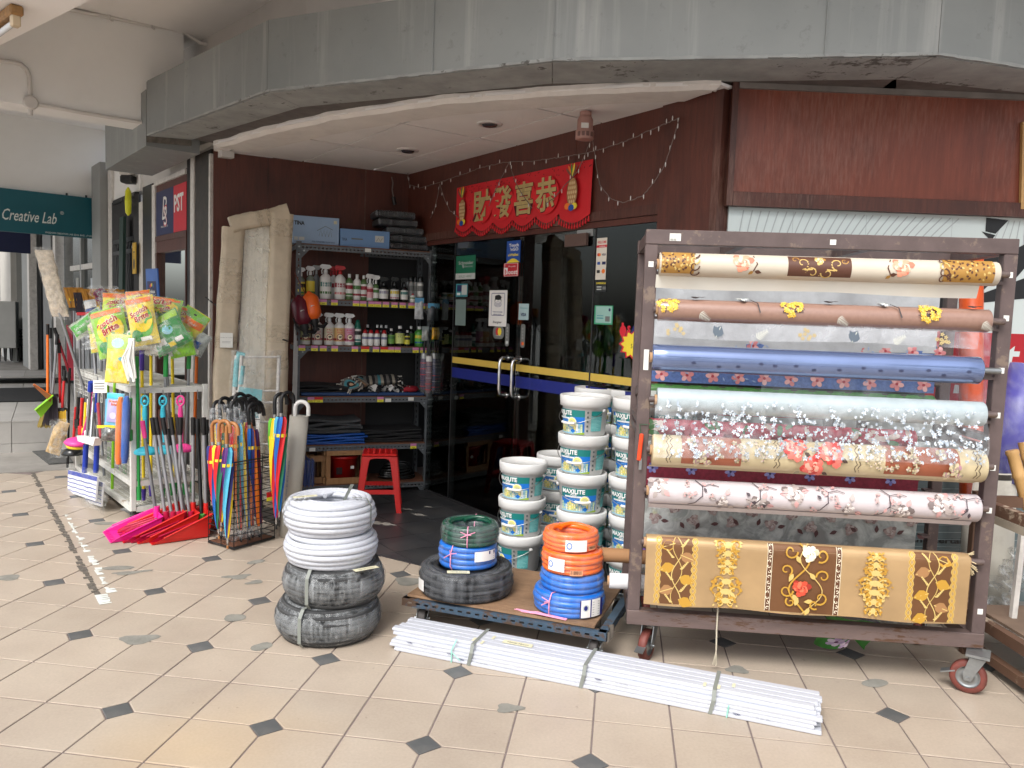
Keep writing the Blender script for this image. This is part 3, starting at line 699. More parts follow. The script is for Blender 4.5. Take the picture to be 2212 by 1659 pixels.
# ================================================================== the neighbour's front at the left
m_iron=M('iron_paint',(40,40,41),.5,var=.2,vs=20)
gt=thing('security_gate','dark wrought iron security gate with twisted bars at the left, beside the white wall edge','gate',LF.pt(lfu(272),.32))
ua,ub=lfu(297,500),lfu(249,500);ztop=LF.hit(270,430)[1];zb=.35
def lfbar(mb,u,z0,u2,z2,w=.03,o=.0): mb.bar(LF.pt(u,z0,o),LF.pt(u2,z2,o),w,w)
for u in (ua,ub,(ua + ub) / 2):
 t=MB(m_iron);lfbar(t,u,zb,u,ztop,.05);t.build('upright',gt)
for z in (ztop,LF.hit(270,520)[1],LF.hit(270,545)[1],zb + .05,1.1):
 t=MB(m_iron);lfbar(t,ua,z,ub,z,.045,.004);t.build('rail',gt)
for k in range(1,14):
 u=ua + (ub - ua) * k / 14
 t=MB(m_iron);pts=[]
 for i in range(15):
  z=zb + (LF.hit(270,545)[1] - zb) * i / 14;pts.append(LF.pt(u + .006 * sin(i * 1.9),z,.006 * cos(i * 1.9)))
 t.tube(pts,.011,5);lfbar(t,u,LF.hit(270,520)[1],u,ztop,.018);t.build('bar',gt)
 if k % 2:
  c=LF.pt(u,LF.hit(270,533)[1],0);t=MB(m_iron)
  t.tube([c + LF.d * (.06 * cos(a)) + V((0,0,.09 * sin(a))) for a in [i * pi / 6 for i in range(11)]],.012,5);t.build('scroll',gt)
wl=tag(wallslab('stair_wall',LF,lfu(301),lfu(246),ztop + .03,3.4,m_white,.1,-.01),'white wall above the wrought iron gate','wall')
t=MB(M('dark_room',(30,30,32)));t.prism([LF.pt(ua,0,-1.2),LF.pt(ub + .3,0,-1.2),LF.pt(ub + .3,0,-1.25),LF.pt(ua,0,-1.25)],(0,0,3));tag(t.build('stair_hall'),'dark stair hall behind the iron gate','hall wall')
tag(wallslab('wall_end',LF,lfu(246),lfu(238),.3,3.1,m_strip,.4,.02),'white painted wall edge between the iron gate and the glass front','wall')
# small emergency lamp and yellow tag by the gate
q=LF.pt(lfu(292,390),LF.hit(292,390)[1],.06);el=thing('emergency_light','small black lamp on the wall beside the top of the iron gate','lamp',q)
t=MB(m_black);t.box(q,(.14,.14,.08),None,None,.015);t.build('housing',el);t=MB(m_strip);t.box(q + V((-.02,0,.09)),(.12,.12,.10),None,None,.01);t.build('base',el)
q=LF.pt(lfu(297,450),0,.09);z1,z0=LF.hit(297,407)[1],LF.hit(297,468)[1];t=MB(M('yellow_plastic',(226,226,40),.4));t.lathe([(.006,z0),(.03,z0 + .03),(.035,(z0 + z1) / 2),(.03,z1 - .04),(.008,z1)],8,(q.x,q.y,0));tag(t.build('yellow_tag'),'bright yellow bundle hanging beside the iron gate','tag')
gb_=MB(M('dark_green_board',(24,52,44),.6));u=lfu(290,600);gb_.prism([LF.pt(u - .02,LF.hit(290,700)[1],.10),LF.pt(u + .16,LF.hit(290,700)[1],.10),LF.pt(u + .16,LF.hit(290,470)[1],.08),LF.pt(u - .02,LF.hit(290,470)[1],.08)],LF.n * .03);tag(gb_.build('green_board'),'tall dark green board leaning by the gate','board')
ys=MB(M('yellow_board',(206,164,40),.5),m_blk);u=lfu(302,580);f_=flat(LF.pt(u + .06,LF.hit(304,592)[1],.05),-LF.d,(0,0,1));hh=LF.hit(304,525)[1] - LF.hit(304,592)[1]
ys.prism([f_(0,0),f_(.14,0),f_(.14,hh),f_(0,hh)],LF.n * .008);f_=flat(LF.pt(u + .06,LF.hit(304,592)[1],.059),-LF.d,(0,0,1));ys.text('T',f_,hh * .2,.07,hh * .62,m_blk,bold=.03);blob(ys,f_,.07,hh * .32,.035,.06,10,m_blk)
tag(ys.build('small_sign'),'small yellow and black notice beside the window frame','sign')
# neighbour's shop: columns, glass, dark openings
m_gcol=M('grey_column',(150,152,150),.6,var=.05,vs=3,dirt=.15);m_dglass=M('dark_shop_glass',(44,52,54),.06,var=.3,vs=1.5)
nb=thing('neighbour_shop','neighbouring shop front with grey columns and dark glass behind the brooms','shop front',LF.pt(8,0.3))
def nbx(name,x0,x1,z0,z1,mat,o=0.0,th=.12,y=650): return wallslab(name,LF,lfu(x1,y),lfu(x0,y),z0,z1,mat,th,o,nb)
nbx('column',219,237.5,.3,3.2,m_gcol,.10,.4);nbx('column',111,130,.3,3.2,M('grey_column_dark',(112,114,114),.6),.12,.4);nbx('frame',131,136.5,.3,3.2,m_strip,.10)
nbx('shop_glass',138,218,.3,3.2,m_dglass,-.02,.03);nbx('glass_frame',155,219,1.98,2.05,m_strip,.02,.05);nbx('glass_frame',176.5,179.5,.3,2.9,m_gcol,.02,.05)
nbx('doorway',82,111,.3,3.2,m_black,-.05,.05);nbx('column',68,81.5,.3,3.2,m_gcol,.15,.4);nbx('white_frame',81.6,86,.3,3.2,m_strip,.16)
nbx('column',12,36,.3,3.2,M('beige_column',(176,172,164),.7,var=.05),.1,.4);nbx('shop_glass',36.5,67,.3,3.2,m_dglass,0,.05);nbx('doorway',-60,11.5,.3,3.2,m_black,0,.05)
nbx('low_wall',28,54,.3,1.15,M('pale_wall',(190,192,188),.7),.22,.1)
# things glimpsed in the glass
for x0,x1,y0,y1,c in ((157,164,630,730,(70,44,40)),(188,196,640,740,(40,34,44)),(200,213,600,672,(190,196,200)),(168,173,600,690,(150,150,146)),(198,205,672,740,(92,110,84))):
 a,b=LF.hit(x0,y1),LF.hit(x1,y0);wallslab('display_panel',LF,b[0],a[0],a[1],b[1],M('disp%d' % x0,c,.6),.01,.02,nb)
bx=thing('meter_box','tall pale grey electrical box on the column at the left','electrical box',LF.pt(lfu(58,650),1.5))
a,b=LF.hit(49,752),LF.hit(67,648);W2=MB(M('box_grey',(168,168,164),.5,var=.05));c0=LF.pt((a[0] + b[0]) / 2,(a[1] + LF.hit(58,648)[1]) / 2,.36)
W2.box(c0,(.42,.25,.9),Matrix.Rotation(radians(20),3,'Z'),None,.01);W2.build('case',bx)
t=MB(M('box_side',(196,200,204),.5));t.box(c0 + Matrix.Rotation(radians(20),3,'Z') @ V((-.213,0,0)),(.006,.2,.84),Matrix.Rotation(radians(20),3,'Z'));t.build('notice_side',bx)
# stacked folding chairs and poles outside that shop
ch=thing('folded_chairs','stack of black folded metal chairs on the raised floor at the far left','chair stack',G(18,780,.32))
cx_=G(20,782,.32)
for k in range(9):
 o=cx_ + V((-.42 + k * .085,.05 * k,0));t=MB(m_black);z=.62
 t.tube([o,o + V((.02,.02,z)),o + V((.06,.38,z + .02)),o + V((.08,.40,0))],.016,6);t.tube([o + V((.01,.01,.3)),o + V((.05,.38,.34))],.014,6);t.build('chair_frame',ch)
for k in range(5):
 t=MB(m_black);t.tube([cx_ + V((-.5,.0,.36 + k * .065)),cx_ + V((.42,.32,.37 + k * .065))],.018,6);t.build('seat_tube',ch)
t=MB(m_black);t.tube([cx_ + V((.15,.3,.75)),cx_ + V((.75,.5,.05))],.03,6);t.build('folded_leg',ch)
for x,y0,y1,c in ((64 / 1,700,780,(150,120,70)),(9,660,760,(190,190,190))):
 p=G(x,y1 + 6,.32);t=MB(M('pole%d' % x,c,.5));t.tube([p,V((p.x,p.y + .1,AY(x,y0,p.y).z))],.016,6);tag(t.build('pole'),'thin %s pole standing by the neighbour\'s glass at far left' % ('brown' if x > 50 else 'silver'),'pole')
 # teal hanging sign
sg=thing('hanging_sign','teal hanging sign board with white script lettering','sign',SGN.pt(.3,2.34))
uL=SGN.hit(-260,400)[0];uR=SGN.hit(207,480)[0];zT=2.83;zB=SGN.hit(207,516)[1]
m_teal=M('teal_board',(22,92,104),.35,var=.08,vs=1.0)
t=MB(m_teal);A,B=SGN.pt(uL,zB),SGN.pt(uR,zB);t.prism([A,B,B - SGN.n * .06,A - SGN.n * .06],(0,0,zT - zB));t.build('board',sg)
f_=flat(SGN.pt(0,0,.002),SGN.d if SGN.d.x > 0 else -SGN.d,(0,0,1));t=MB(M('sign_white',(224,230,226),.5))
cu,cz=SGN.hit(64,467);x0=SGN.hit(5,466)[0];x1=SGN.hit(126,470)[0]
t.text('Creative Lab',f_,.13,(x0 + x1) / 2 - .01,cz,None,w=(x1 - x0) * .97,shear=.32,bold=.006);q=SGN.hit(128,466);t.text('®',f_,.04,q[0] + .03,cz + .075)
a,b=SGN.hit(84,507),SGN.hit(207,515);t.text('WISDOM CREATIVE LAB SDN. BHD. (T283991-K)',f_,.02,(a[0] + b[0]) / 2 + .05,zB + .028,None,w=(b[0] - a[0]) * .95);t.build('lettering',sg)
for u in (uR - .1,x1 + .1):
 t=MB(m_iron);t.tube([SGN.pt(u,zT,-.03),SGN.pt(u,zT + .03,-.03)],.012,6);t.build('hanger',sg)
t=MB(M('navy_sign',(30,36,70),.4),m_wht);a,b=SGN.hit(-120,525),SGN.hit(64,540);S3=Wall(SGN.pt(-1.5,0,-2.2),SGN.pt(0,0,-2.2));a,b=S3.hit(-120,548),S3.hit(66,522)
t.prism([S3.pt(a[0],S3.hit(66,548)[1]),S3.pt(b[0],S3.hit(66,548)[1]),S3.pt(b[0],S3.hit(66,548)[1],-.05),S3.pt(a[0],S3.hit(66,548)[1],-.05)],(0,0,.36));tag(t.build('lower_sign'),'dark navy sign with faded lettering below the teal sign','sign')
# ================================================================== glass doors and what is on them
D_L,D_SEAM,D_R,D_END=.86,1.745,2.588,3.14
m_door=glass_pane('door_glass',clear=.8)
gdr=thing('glass_door','double glass doors with steel pull handles and a yellow and blue safety stripe','door',DW.pt(D_SEAM,0))
for a,b,nm in ((.45,D_L - .012,'fixed_pane'),(D_L,D_SEAM - .004,'door_leaf'),(D_SEAM + .004,D_R - .004,'door_leaf'),(D_R + .008,D_END,'fixed_pane')): wallslab(nm,DW,a,b,.02,H_HDR - .055,m_door,.010,0,gdr)
m_steel=M('polished_steel',(205,205,205),.12,metal=1.0,var=.02);m_chr=M('brushed_steel',(170,170,168),.3,metal=1.0)
wallslab('edge_profile',DW,D_L - .011,D_L - .002,.02,H_HDR - .055,m_iron,.02,.004,gdr);wallslab('edge_profile',DW,D_R - .003,D_R + .007,.02,H_HDR - .055,m_iron,.02,.004,gdr)
wallslab('floor_rail',DW,.4,D_END,.003,.019,m_iron,.05,.015,gdr)
for u,z in ((D_L + .12,2.11),(D_R - .10,2.11)): wallslab('patch_fitting',DW,u - .08,u + .08,z - .02,z + .025,m_chr,.02,.008,gdr)
q=MB(M('closer_brown',(92,70,62),.5));wallslab('door_closer',DW,D_R - .28,D_R - .06,2.03,2.11,M('closer_brown',(92,70,62),.5),.02,.03,gdr)
for u in (D_SEAM - .085,D_SEAM + .075):
 for off in (.05,):
  t=MB(m_steel);z0,z1=.965,1.245;r=.05;pts=[]
  hw=.0
  W=DW
  # D-shaped pull: rises on stand-offs in front of the glass
  o_=.075;pts=[W.pt(u,z1,.0),W.pt(u,z1,o_ - r * .5),W.pt(u,z1 - r * .3,o_ - .006),W.pt(u,z1 - r,o_),W.pt(u,z0 + r,o_),W.pt(u,z0 + r * .3,o_ - .006),W.pt(u,z0,o_ - r * .5),W.pt(u,z0,.0)]
  t.tube(pts,.014,10)
  pts=[W.pt(u,z1,-.011),W.pt(u,z1,-o_ + r * .5),W.pt(u,z1 - r * .3,-o_ + .006),W.pt(u,z1 - r,-o_),W.pt(u,z0 + r,-o_),W.pt(u,z0 + r * .3,-o_ + .006),W.pt(u,z0,-o_ + r * .5),W.pt(u,z0,-.011)]
  t.tube(pts,.014,10)
  for z in (z0,z1): t.lathe([(.024,0),(.024,.008)],12,W.pt(u,z,0.0005),W.n)
  t.build('pull_handle',gdr)
m_ytape=M('yellow_tape',(208,176,78),.5,var=.05);m_btape=M('blue_tape',(26,38,122),.45,var=.06)
for a,b in ((D_L,D_SEAM - .03),(D_SEAM + .02,D_R - .006),(D_R + .01,D_END)):
 wallslab('yellow_stripe',DW,a,b,1.155,1.205,m_ytape,.0005,.0015,gdr);wallslab('blue_stripe',DW,a,b,1.035,1.118,m_btape,.0005,.0015,gdr)
 # stickers: picture boxes on the door plane
m_grn,m_teal2,m_blue,m_dblu=M('print_green',(22,108,78),.5),M('print_teal',(60,140,150),.5),M('print_blue',(24,76,160),.5),M('print_darkblue',(26,32,110),.5)
m_yel,m_grey,m_lg,m_or=M('print_yellow',(238,214,60),.5),M('print_grey',(112,114,112),.5),M('print_lightgrey',(196,200,196),.5),M('print_orange',(236,120,36),.5)
def sticker(name,box,base,label,cat,prints,W=DW,o=.0022,th=.0006,round_=0.0):
 """box = picture left, top, right, bottom; prints(mb, sheet, w, h) draws on a sheet whose origin is the lower left"""
 x0,y0,x1,y1=box;ym=(y0 + y1) / 2;xm=(x0 + x1) / 2
 ua,ub=W.hit(x0,ym,o)[0],W.hit(x1,ym,o)[0];zt,zb=W.hit(xm,y0,o)[1],W.hit(xm,y1,o)[1]
 ud=W.d if ub > ua else -W.d
 w,h=abs(ub - ua),zt - zb;org=W.pt(ua,zb,o);t=MB(base)
 q=[(0,0),(w,0),(w,h),(0,h)]
 if round_:
  r=round_;q=[]
  for cx,cy,a0 in ((w - r,r,-90),(w - r,h - r,0),(r,h - r,90),(r,r,180)):
   for k in range(5): a=radians(a0 + 22.5 * k);q.append((cx + r * cos(a),cy + r * sin(a)))
 t.prism([org + ud * x + V((0,0,y)) for x,y in q],W.n * th)
 f=flat(org + W.n * (th + .0002),ud,(0,0,1),.0003);prints(t,f,w,h)
 return tag(t.build(name),label,cat)
def p1(t,f,w,h):
 rect(t,f,0,w,0,h * .25,m_lg);t.text('SOLD HERE',f,h * .09,w / 2,h * .12,m_grn,w=w * .66);t.text('Schneider',f,h * .14,w * .52,h * .70,m_lg,w=w * .75,bold=.01);t.text('Electric',f,h * .08,w * .66,h * .54,m_lg,w=w * .42)
 blob(t,f,w * .38,h * .55,h * .05,h * .09,8,m_lg,.4)
sticker('door_sticker',(985,552,1027,603),m_grn,'green sticker reading SOLD HERE at the left edge of the door','sticker',p1)
def p2(t,f,w,h):
 rect(t,f,w * .5,w * .95,h * .15,h * .9,m_lg);rect(t,f,w * .1,w * .5,h * .4,h * .9,m_navy);rect(t,f,w * .1,w * .4,h * .12,h * .3,m_wht)
sticker('door_sticker',(985,613,1010,641),m_teal2,'small blue-green payment sticker below the green SOLD HERE one','sticker',p2)
sticker('door_sticker',(984,647,1006,703),M('sticker_grey',(120,138,134),.5),'plain grey-green rectangle on the left door edge','sticker',lambda t,f,w,h: None)
def p3(t,f,w,h):
 t.text('Touch',f,h * .14,w * .52,h * .80,m_wht,w=w * .7,bold=.03);t.text("'nGO",f,h * .14,w * .56,h * .61,m_wht,w=w * .6,bold=.03);t.text('eWallet',f,h * .12,w * .5,h * .36,m_yel,w=w * .75,bold=.03,shear=.1)
 t.add([f(w * .03 + w * .94 * i / 8,0) for i in range(9)] + [f(w * .03 + w * .94 * i / 8,h * .18 * sin(pi * i / 8) + .001) for i in range(9)],[(i,i + 1,i + 10,i + 9) for i in range(8)],m_yel)
sticker('door_sticker',(1094.5,520,1124,567),m_blue,'tall blue and yellow e-wallet sticker at the top of the left door','sticker',p3)
def p4(t,f,w,h):
 t.text('We prefer',f,h * .12,w * .55,h * .75,m_wht,w=w * .5);t.text('oost',f,h * .36,w * .62,h * .34,m_wht,w=w * .6,bold=.02);rect(t,f,w * .02,w * .28,h * .16,h * .66,m_wht);t.text('b',f,h * .34,w * .15,h * .40,m_red,bold=.04)
 for q in ((.07,.93,.02,.045),(.07,.93,.955,.98),(.06,.09,.02,.98),(.91,.94,.02,.98)): rect(t,f,w * q[0],w * q[1],h * q[2],h * q[3],m_wht)
sticker('door_sticker',(1088,568,1120.5,597),M('sticker_red',(190,24,40),.5),'red square sticker with white lettering just under the blue e-wallet one','sticker',p4,round_=.012)
def p5(t,f,w,h):
# frame
 for k in (0,1):
  m=(m_dblu,m_wht)[k];s=k * .014
  q=[]
  for cx,cy,a0 in ((.82 * w,.34 * h,-90),(.82 * w,.88 * h,0),(.18 * w,.88 * h,90),(.18 * w,.34 * h,180)):
   for j in range(5): a=radians(a0 + 22.5 * j);q.append(f(cx + (.05 * w - s * .3) * cos(a),cy + (.05 * w - s * .3) * sin(a)))
  up(f);t.poly(q,m)
 blob(t,f,w * .5,h * .70,w * .19,h * .13,18,m_blk);blob(t,f,w * .5,h * .665,w * .17,h * .12,18,m_wht);blob(t,f,w * .5,h * .80,w * .19,h * .075,14,m_blk,0,5,.08)
 blob(t,f,w * .5,h * .61,w * .20,h * .075,14,m_dblu);blob(t,f,w * .5,h * .61,w * .18,h * .066,14,m_wht)
 for k in range(3): stroke(t,f,[(w * .36,h * (.64 - k * .03)),(w * .5,h * (.63 - k * .03)),(w * .64,h * (.64 - k * .03))],h * .010,m_dblu)
 t.text('WEAR FACE MASK',f,h * .032,w * .5,h * .40,m_dblu,w=w * .55,bold=.02);t.text('BEFORE ENTRY',f,h * .032,w * .5,h * .33,m_dblu,w=w * .46,bold=.02);t.text('Energizer',f,h * .06,w * .5,h * .12,m_blk,w=w * .5,shear=.3,bold=.02)
sticker('door_notice',(1056.5,627,1095,705),m_wht,'white face mask notice on the left glass door','notice',p5)
def p6(t,f,w,h): blob(t,f,w * .42,h * .58,w * .17,w * .20,14,m_red);blob(t,f,w * .60,h * .58,w * .17,w * .20,14,m_yel);rect(t,f,w * .25,w * .78,h * .24,h * .27,m_lg)
sticker('door_sticker',(1065,705,1089,732),m_grey,'grey rounded sticker with a red and yellow disc under the mask notice','sticker',p6,round_=.04)
def ppush(word,col):
 def p(t,f,w,h):
  for i,c in enumerate(word): t.text(c,f,h * .075,w / 2,h * (.80 - i * .13),m_wht if word == 'PULL' else m_lg,bold=.02)
  blob(t,f,w * .42,h * .17,w * .22,w * .24,10,m_lg if word == 'PULL' else m_red)
  blob(t,f,w * .62,h * .17,w * .22,w * .24,10,m_lg if word == 'PULL' else m_or)
 return p
sticker('door_sticker',(1091.5,699,1100,748),m_grey,'narrow grey PULL sticker on the left glass door','sticker',ppush('PULL',m_grey),round_=.019)
sticker('door_sticker',(1124.5,700,1134,751),m_grey,'narrow grey PUSH sticker on the right glass door','sticker',ppush('PUSH',m_grey),round_=.019)
def p7(t,f,w,h): t.text('Welcome',f,h * .13,w * .5,h * .74,m_teal2,w=w * .75);t.text('VISA',f,h * .19,w * .5,h * .33,m_navy,w=w * .55,bold=.04,shear=.2)
sticker('door_sticker',(1120.5,656,1142,691),M('sticker_pale',(172,196,198),.5),'pale card sticker at the left edge of the right glass door','sticker',p7)
def p8(t,f,w,h):
 t.text('OPEN',f,h * .16,w * .5,h * .62,m_lg,w=w * .33);rect(t,f,w * .42,w * .60,h * .17,h * .30,m_lg);t.text('VISA',f,h * .08,w * .51,h * .235,m_navy,w=w * .14)
 for k in range(7): stroke(t,f,[(w * (.3 + k * .1),h * .30),(w * (.45 + k * .08),h * (.42 + k * .05))],h * .012,m_lg)
sticker('open_sign',(1170,649,1205,690),M('open_blue',(24,24,84),.5),'dark blue OPEN sign hanging inside the right glass door','sign',p8,o=-.04)
m_cream=M('print_cream',(222,214,200),.5)
def p9(t,f,w,h):
 t.text('WELCOME',f,h * .06,w * .5,h * .90,m_red,w=w * .85,bold=.02);rect(t,f,0,w,h * .77,h * .83,m_red);t.text('AmBank',f,h * .035,w * .55,h * .80,m_wht,w=w * .6)
 blob(t,f,w * .2,h * .60,w * .11,w * .11,10,m_red);blob(t,f,w * .34,h * .60,w * .11,w * .11,10,m_or);t.text('VISA',f,h * .05,w * .74,h * .60,m_navy,w=w * .4,bold=.03)
 rect(t,f,w * .14,w * .42,h * .36,h * .43,m_blue);rect(t,f,w * .6,w * .95,h * .36,h * .43,m_navy);rect(t,f,w * .12,w * .42,h * .16,h * .23,m_blk);blob(t,f,w * .76,h * .2,w * .17,w * .15,10,m_or)
sticker('card_notice',(1288,514,1310,604),m_cream,'long cream payment card notice at the top of the right fixed pane','notice',p9)
def p10(t,f,w,h): t.text('DIPERIKSA',f,h * .16,w * .5,h * .8,m_yel,w=w * .9,bold=.02);rect(t,f,w * .1,w * .55,h * .42,h * .52,m_lg);rect(t,f,w * .1,w * .55,h * .2,h * .3,m_lg);rect(t,f,w * .65,w * .95,h * .22,h * .5,m_grey)
sticker('door_sticker',(1287,607,1310,631),M('sticker_black',(30,34,36),.5),'small black inspection sticker under the cream card notice','sticker',p10)
def p11(t,f,w,h): rect(t,f,w * .08,w * .94,h * .08,h * .96,M('sticker_paleg',(150,190,180),.5));rect(t,f,w * .6,w * .85,h * .16,h * .44,m_grey);rect(t,f,w * .14,w * .5,h * .3,h * .36,m_teal2);rect(t,f,w * .14,w * .5,h * .44,h * .48,m_teal2);blob(t,f,w * .82,h * .78,w * .06,w * .06,8,m_navy)
sticker('door_sticker',(1284,660,1324,701),M('sticker_green2',(56,150,110),.5),'green bordered square sticker low on the right fixed pane','sticker',p11)
def p12(t,f,w,h):
 t.add([f(w * (.5 + .5 * (1 if i % 2 else .72) * cos(2 * pi * i / 22)),h * (.4 + .42 * (1 if i % 2 else .75) * sin(2 * pi * i / 22))) for i in range(22)] + [f(w * .5,h * .4)],[(i,(i + 1) % 22,22) for i in range(22)],m_red)
 up(f);t.add([f(w * (.52 + .44 * (1 if i % 2 else .72) * cos(2 * pi * i / 22)),h * (.4 + .37 * (1 if i % 2 else .75) * sin(2 * pi * i / 22))) for i in range(22)] + [f(w * .52,h * .4)],[(i,(i + 1) % 22,22) for i in range(22)],m_yel)
 blob(t,f,w * .14,h * .76,w * .13,h * .16,10,m_red);rect(t,f,w * .08,w * .16,h * .86,h * .99,m_red)
 for i,(c,m) in enumerate(zip('SALE',(m_red,m_dblu,m_or,m_grn))): t.text(c,f,h * .17,w * (.36 + i * .19),h * .82,m,bold=.06)
 t.text('5.50',f,h * .12,w * .6,h * .36,m_blk)
cl_=glass_pane('clear_backing',clear=.98)
sticker('sale_sign',(1337,697,1395,776),cl_,'yellow starburst SALE sign with a red thumb, half hidden by the rack post','sign',p12,o=.02)
# ================================================================== inside the shop, seen dimly through the doors
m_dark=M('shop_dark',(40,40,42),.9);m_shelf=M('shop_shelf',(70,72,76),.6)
INN_A,INN_B=DW.pt(-.2,0,-.2),DW.pt(3.2,0,-.2)
t=MB(m_dark);di=-DW.n
def room(p0,p1,th=.1): return [p0,p1,p1 + (p1 - p0).normalized().cross(V((0,0,1))) * th,p0 + (p1 - p0).normalized().cross(V((0,0,1))) * th]
q0,q1=DW.pt(-.6,0,-.09),DW.pt(6.5,0,-.09);q2,q3=q1 + di * 6,q0 + di * 6
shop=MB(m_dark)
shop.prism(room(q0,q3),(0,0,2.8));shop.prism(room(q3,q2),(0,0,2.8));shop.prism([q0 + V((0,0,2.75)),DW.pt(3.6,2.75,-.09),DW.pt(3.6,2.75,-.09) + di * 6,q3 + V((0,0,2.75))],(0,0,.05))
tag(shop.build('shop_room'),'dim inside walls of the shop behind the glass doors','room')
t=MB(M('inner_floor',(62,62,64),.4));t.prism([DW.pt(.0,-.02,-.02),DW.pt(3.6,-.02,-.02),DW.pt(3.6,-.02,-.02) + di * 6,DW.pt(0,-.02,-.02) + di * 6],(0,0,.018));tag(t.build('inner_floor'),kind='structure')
def inpt(u,dep,z): return DW.pt(u,z,-dep)
cols=[(120,40,34),(40,60,110),(150,130,60),(60,100,70),(150,150,148),(130,80,40),(90,90,96),(170,60,50)]
m_goods=[M('goods%d' % i,c,.5) for i,c in enumerate(cols)]
for k,(u0,u1,dep,lab) in enumerate(((1.75,3.05,1.1,'dim shop shelf of bottles and packets behind the right glass door'),(.95,1.7,2.4,'dim shop shelf behind the left glass door'))):
 sh=thing('shop_shelf',lab,'shelf',inpt((u0 + u1) / 2,dep,0))
 for z in (.15,.55,.95,1.35,1.75):
  t=MB(m_shelf);A,B=inpt(u0,dep,z),inpt(u1,dep,z);t.prism([A,B,B + di * .4,A + di * .4],(0,0,.03));t.build('shelf_board',sh)
  u=u0 + .05
  while u < u1 - .1:
   w=rnd.choice((.06,.07,.09,.12));h=rnd.uniform(.14,.3);m=rnd.choice(m_goods);t=MB(m);c=inpt(u + w / 2,dep + .1,z + .032)
   if w < .08: t.lathe([(w * .45,0),(w * .45,h * .75),(w * .2,h * .85),(w * .2,h)],8,c)
   else: t.box(c + V((0,0,h / 2)),(w * .9,.1,h),Matrix.Rotation(DW.rz(),3,'Z'))
   tag(t.build('boxed_goods' if w >= .08 else 'shop_bottle'),'dim packaged goods on the inner shop shelves','goods','goods on the inner shelves');u += w + .012
   # cable and rope reels on the wire stand behind the left pane
m_wire=M('reel_wire',(120,124,120),.4,metal=.8)
rs=thing('reel_stand','dark wire stand carrying cable reels behind the left glass pane','stand',inpt(.75,.45,0))
for u in (.62,1.02):
 for dep in (.25,.6): t=MB(m_black);t.bar(inpt(u,dep,0),inpt(u,dep,2.0),.03,.03);t.build('upright',rs)
for z in (1.75,1.45,.87,.42): t=MB(m_black);t.tube([inpt(.62,.42,z),inpt(1.02,.42,z)],.012,6);t.build('axle',rs)
def reel(u,dep,z,r,w,col,lab):
 o=thing('cable_reel',lab,'reel',inpt(u,dep,z))
 t=MB(M('rope%d%d%d' % col,col,.6,bmp=.5,bs=160));c=inpt(u - w / 2,dep,z)
 t.lathe([(r * .55,0)] + [(r * (.62 + .02 * (i % 2)),w * i / 12) for i in range(13)] + [(r * .55,w)],18,c,DW.d);t.build('rope',o)
 for k in (-1,1):
  t=MB(m_wire);c=inpt(u + k * w * .55,dep,z);x,y,_=basis(DW.d);t.tube([c + (x * cos(a) + y * sin(a)) * r for a in [2 * pi * i / 18 for i in range(18)]],.006,5,None,True)
  for a in (0,pi / 3,2 * pi / 3): t.tube([c + (x * cos(a) + y * sin(a)) * r,c - (x * cos(a) + y * sin(a)) * r],.004,4)
  t.build('flange',o)
reel(.74,.20,.86,.17,.16,(30,84,196),'reel of blue rope behind the left glass');reel(1.0,.20,.86,.18,.18,(236,212,40),'upper reel of yellow rope behind the left glass')
reel(.96,.20,.44,.17,.16,(236,200,40),'lower reel of yellow rope behind the left glass');reel(.70,.42,.44,.18,.12,(130,30,30),'reel of dark red cord low behind the left glass')
reel(.80,.42,1.62,.24,.2,(150,152,150),'large reel of grey cable behind the left glass');reel(.86,.42,1.32,.20,.16,(170,172,170),'middle reel of grey cable behind the left glass')
t=MB(M('green_table',(46,150,66),.5));A=inpt(1.95,.22,.52);B=inpt(2.55,.22,.52);t.prism([A,B,B + V((0,0,.45)),A + V((0,0,.45))],di * .03);t.bar(A + di * .02,A + di * .12 + V((0,0,-.5)),.03,.03);t.bar(B + di * .02 - DW.d * .2,B + di * .12 - DW.d * .2 + V((0,0,-.5)),.03,.03);tag(t.build('green_table'),'dark green board on legs standing inside the right glass door','board')
# ================================================================== banner, lights, sensor on the header
bn=thing('banner','red paper banner with four gold Chinese characters and pineapples, fringe along its scalloped lower edge','banner',DW.pt(1.7,2.4))
bu0,bu1,bz0,bz1=DW.hit(990,450)[0],DW.hit(1284,400)[0],2.26,2.575
m_ban=M('banner_red',(206,26,36),.6,var=.04);m_gold=M('banner_gold',(208,184,124),.35,metal=.4,var=.12,vs=30);m_dred=M('banner_dark_red',(84,16,20),.7)  # dark red serves character outlines, sheet back and cut-out pattern
t=MB(m_ban);Wb=bu1 - bu0;N=120;low=[];secs=[0,.155,.32,.48,.645,.80,1.0]
def lowz(f):
 for a,b in zip(secs,secs[1:]):
  if a <= f <= b: return bz0 - (.055 if a not in (.0,.80) else .045) * sin(pi * (f - a) / (b - a)) - (.03 if a >= .8 else 0)
 return bz0
fr=[i / N for i in range(N + 1)]
A=[DW.pt(bu0 + Wb * f,bz1,.018 + .004 * sin(f * 9)) for f in fr];B=[DW.pt(bu0 + Wb * f,lowz(f),.02 + .006 * sin(f * 14)) for f in fr]
n=len(A);t.add(A + B,[(i + n,i + n + 1,i + 1,i) for i in range(N)])
t.add([p - DW.n * .003 for p in A + B],[(i,i + 1,i + n + 1,i + n) for i in range(N)],m_dred);t.build('sheet',bn)
fb=Sheet(lambda x,y,h: DW.pt(bu0 + x,y,.028 + h + .004 * sin(x / Wb * 9)),.0004,.00012)
fr_=MB(m_ban)
k=0.0
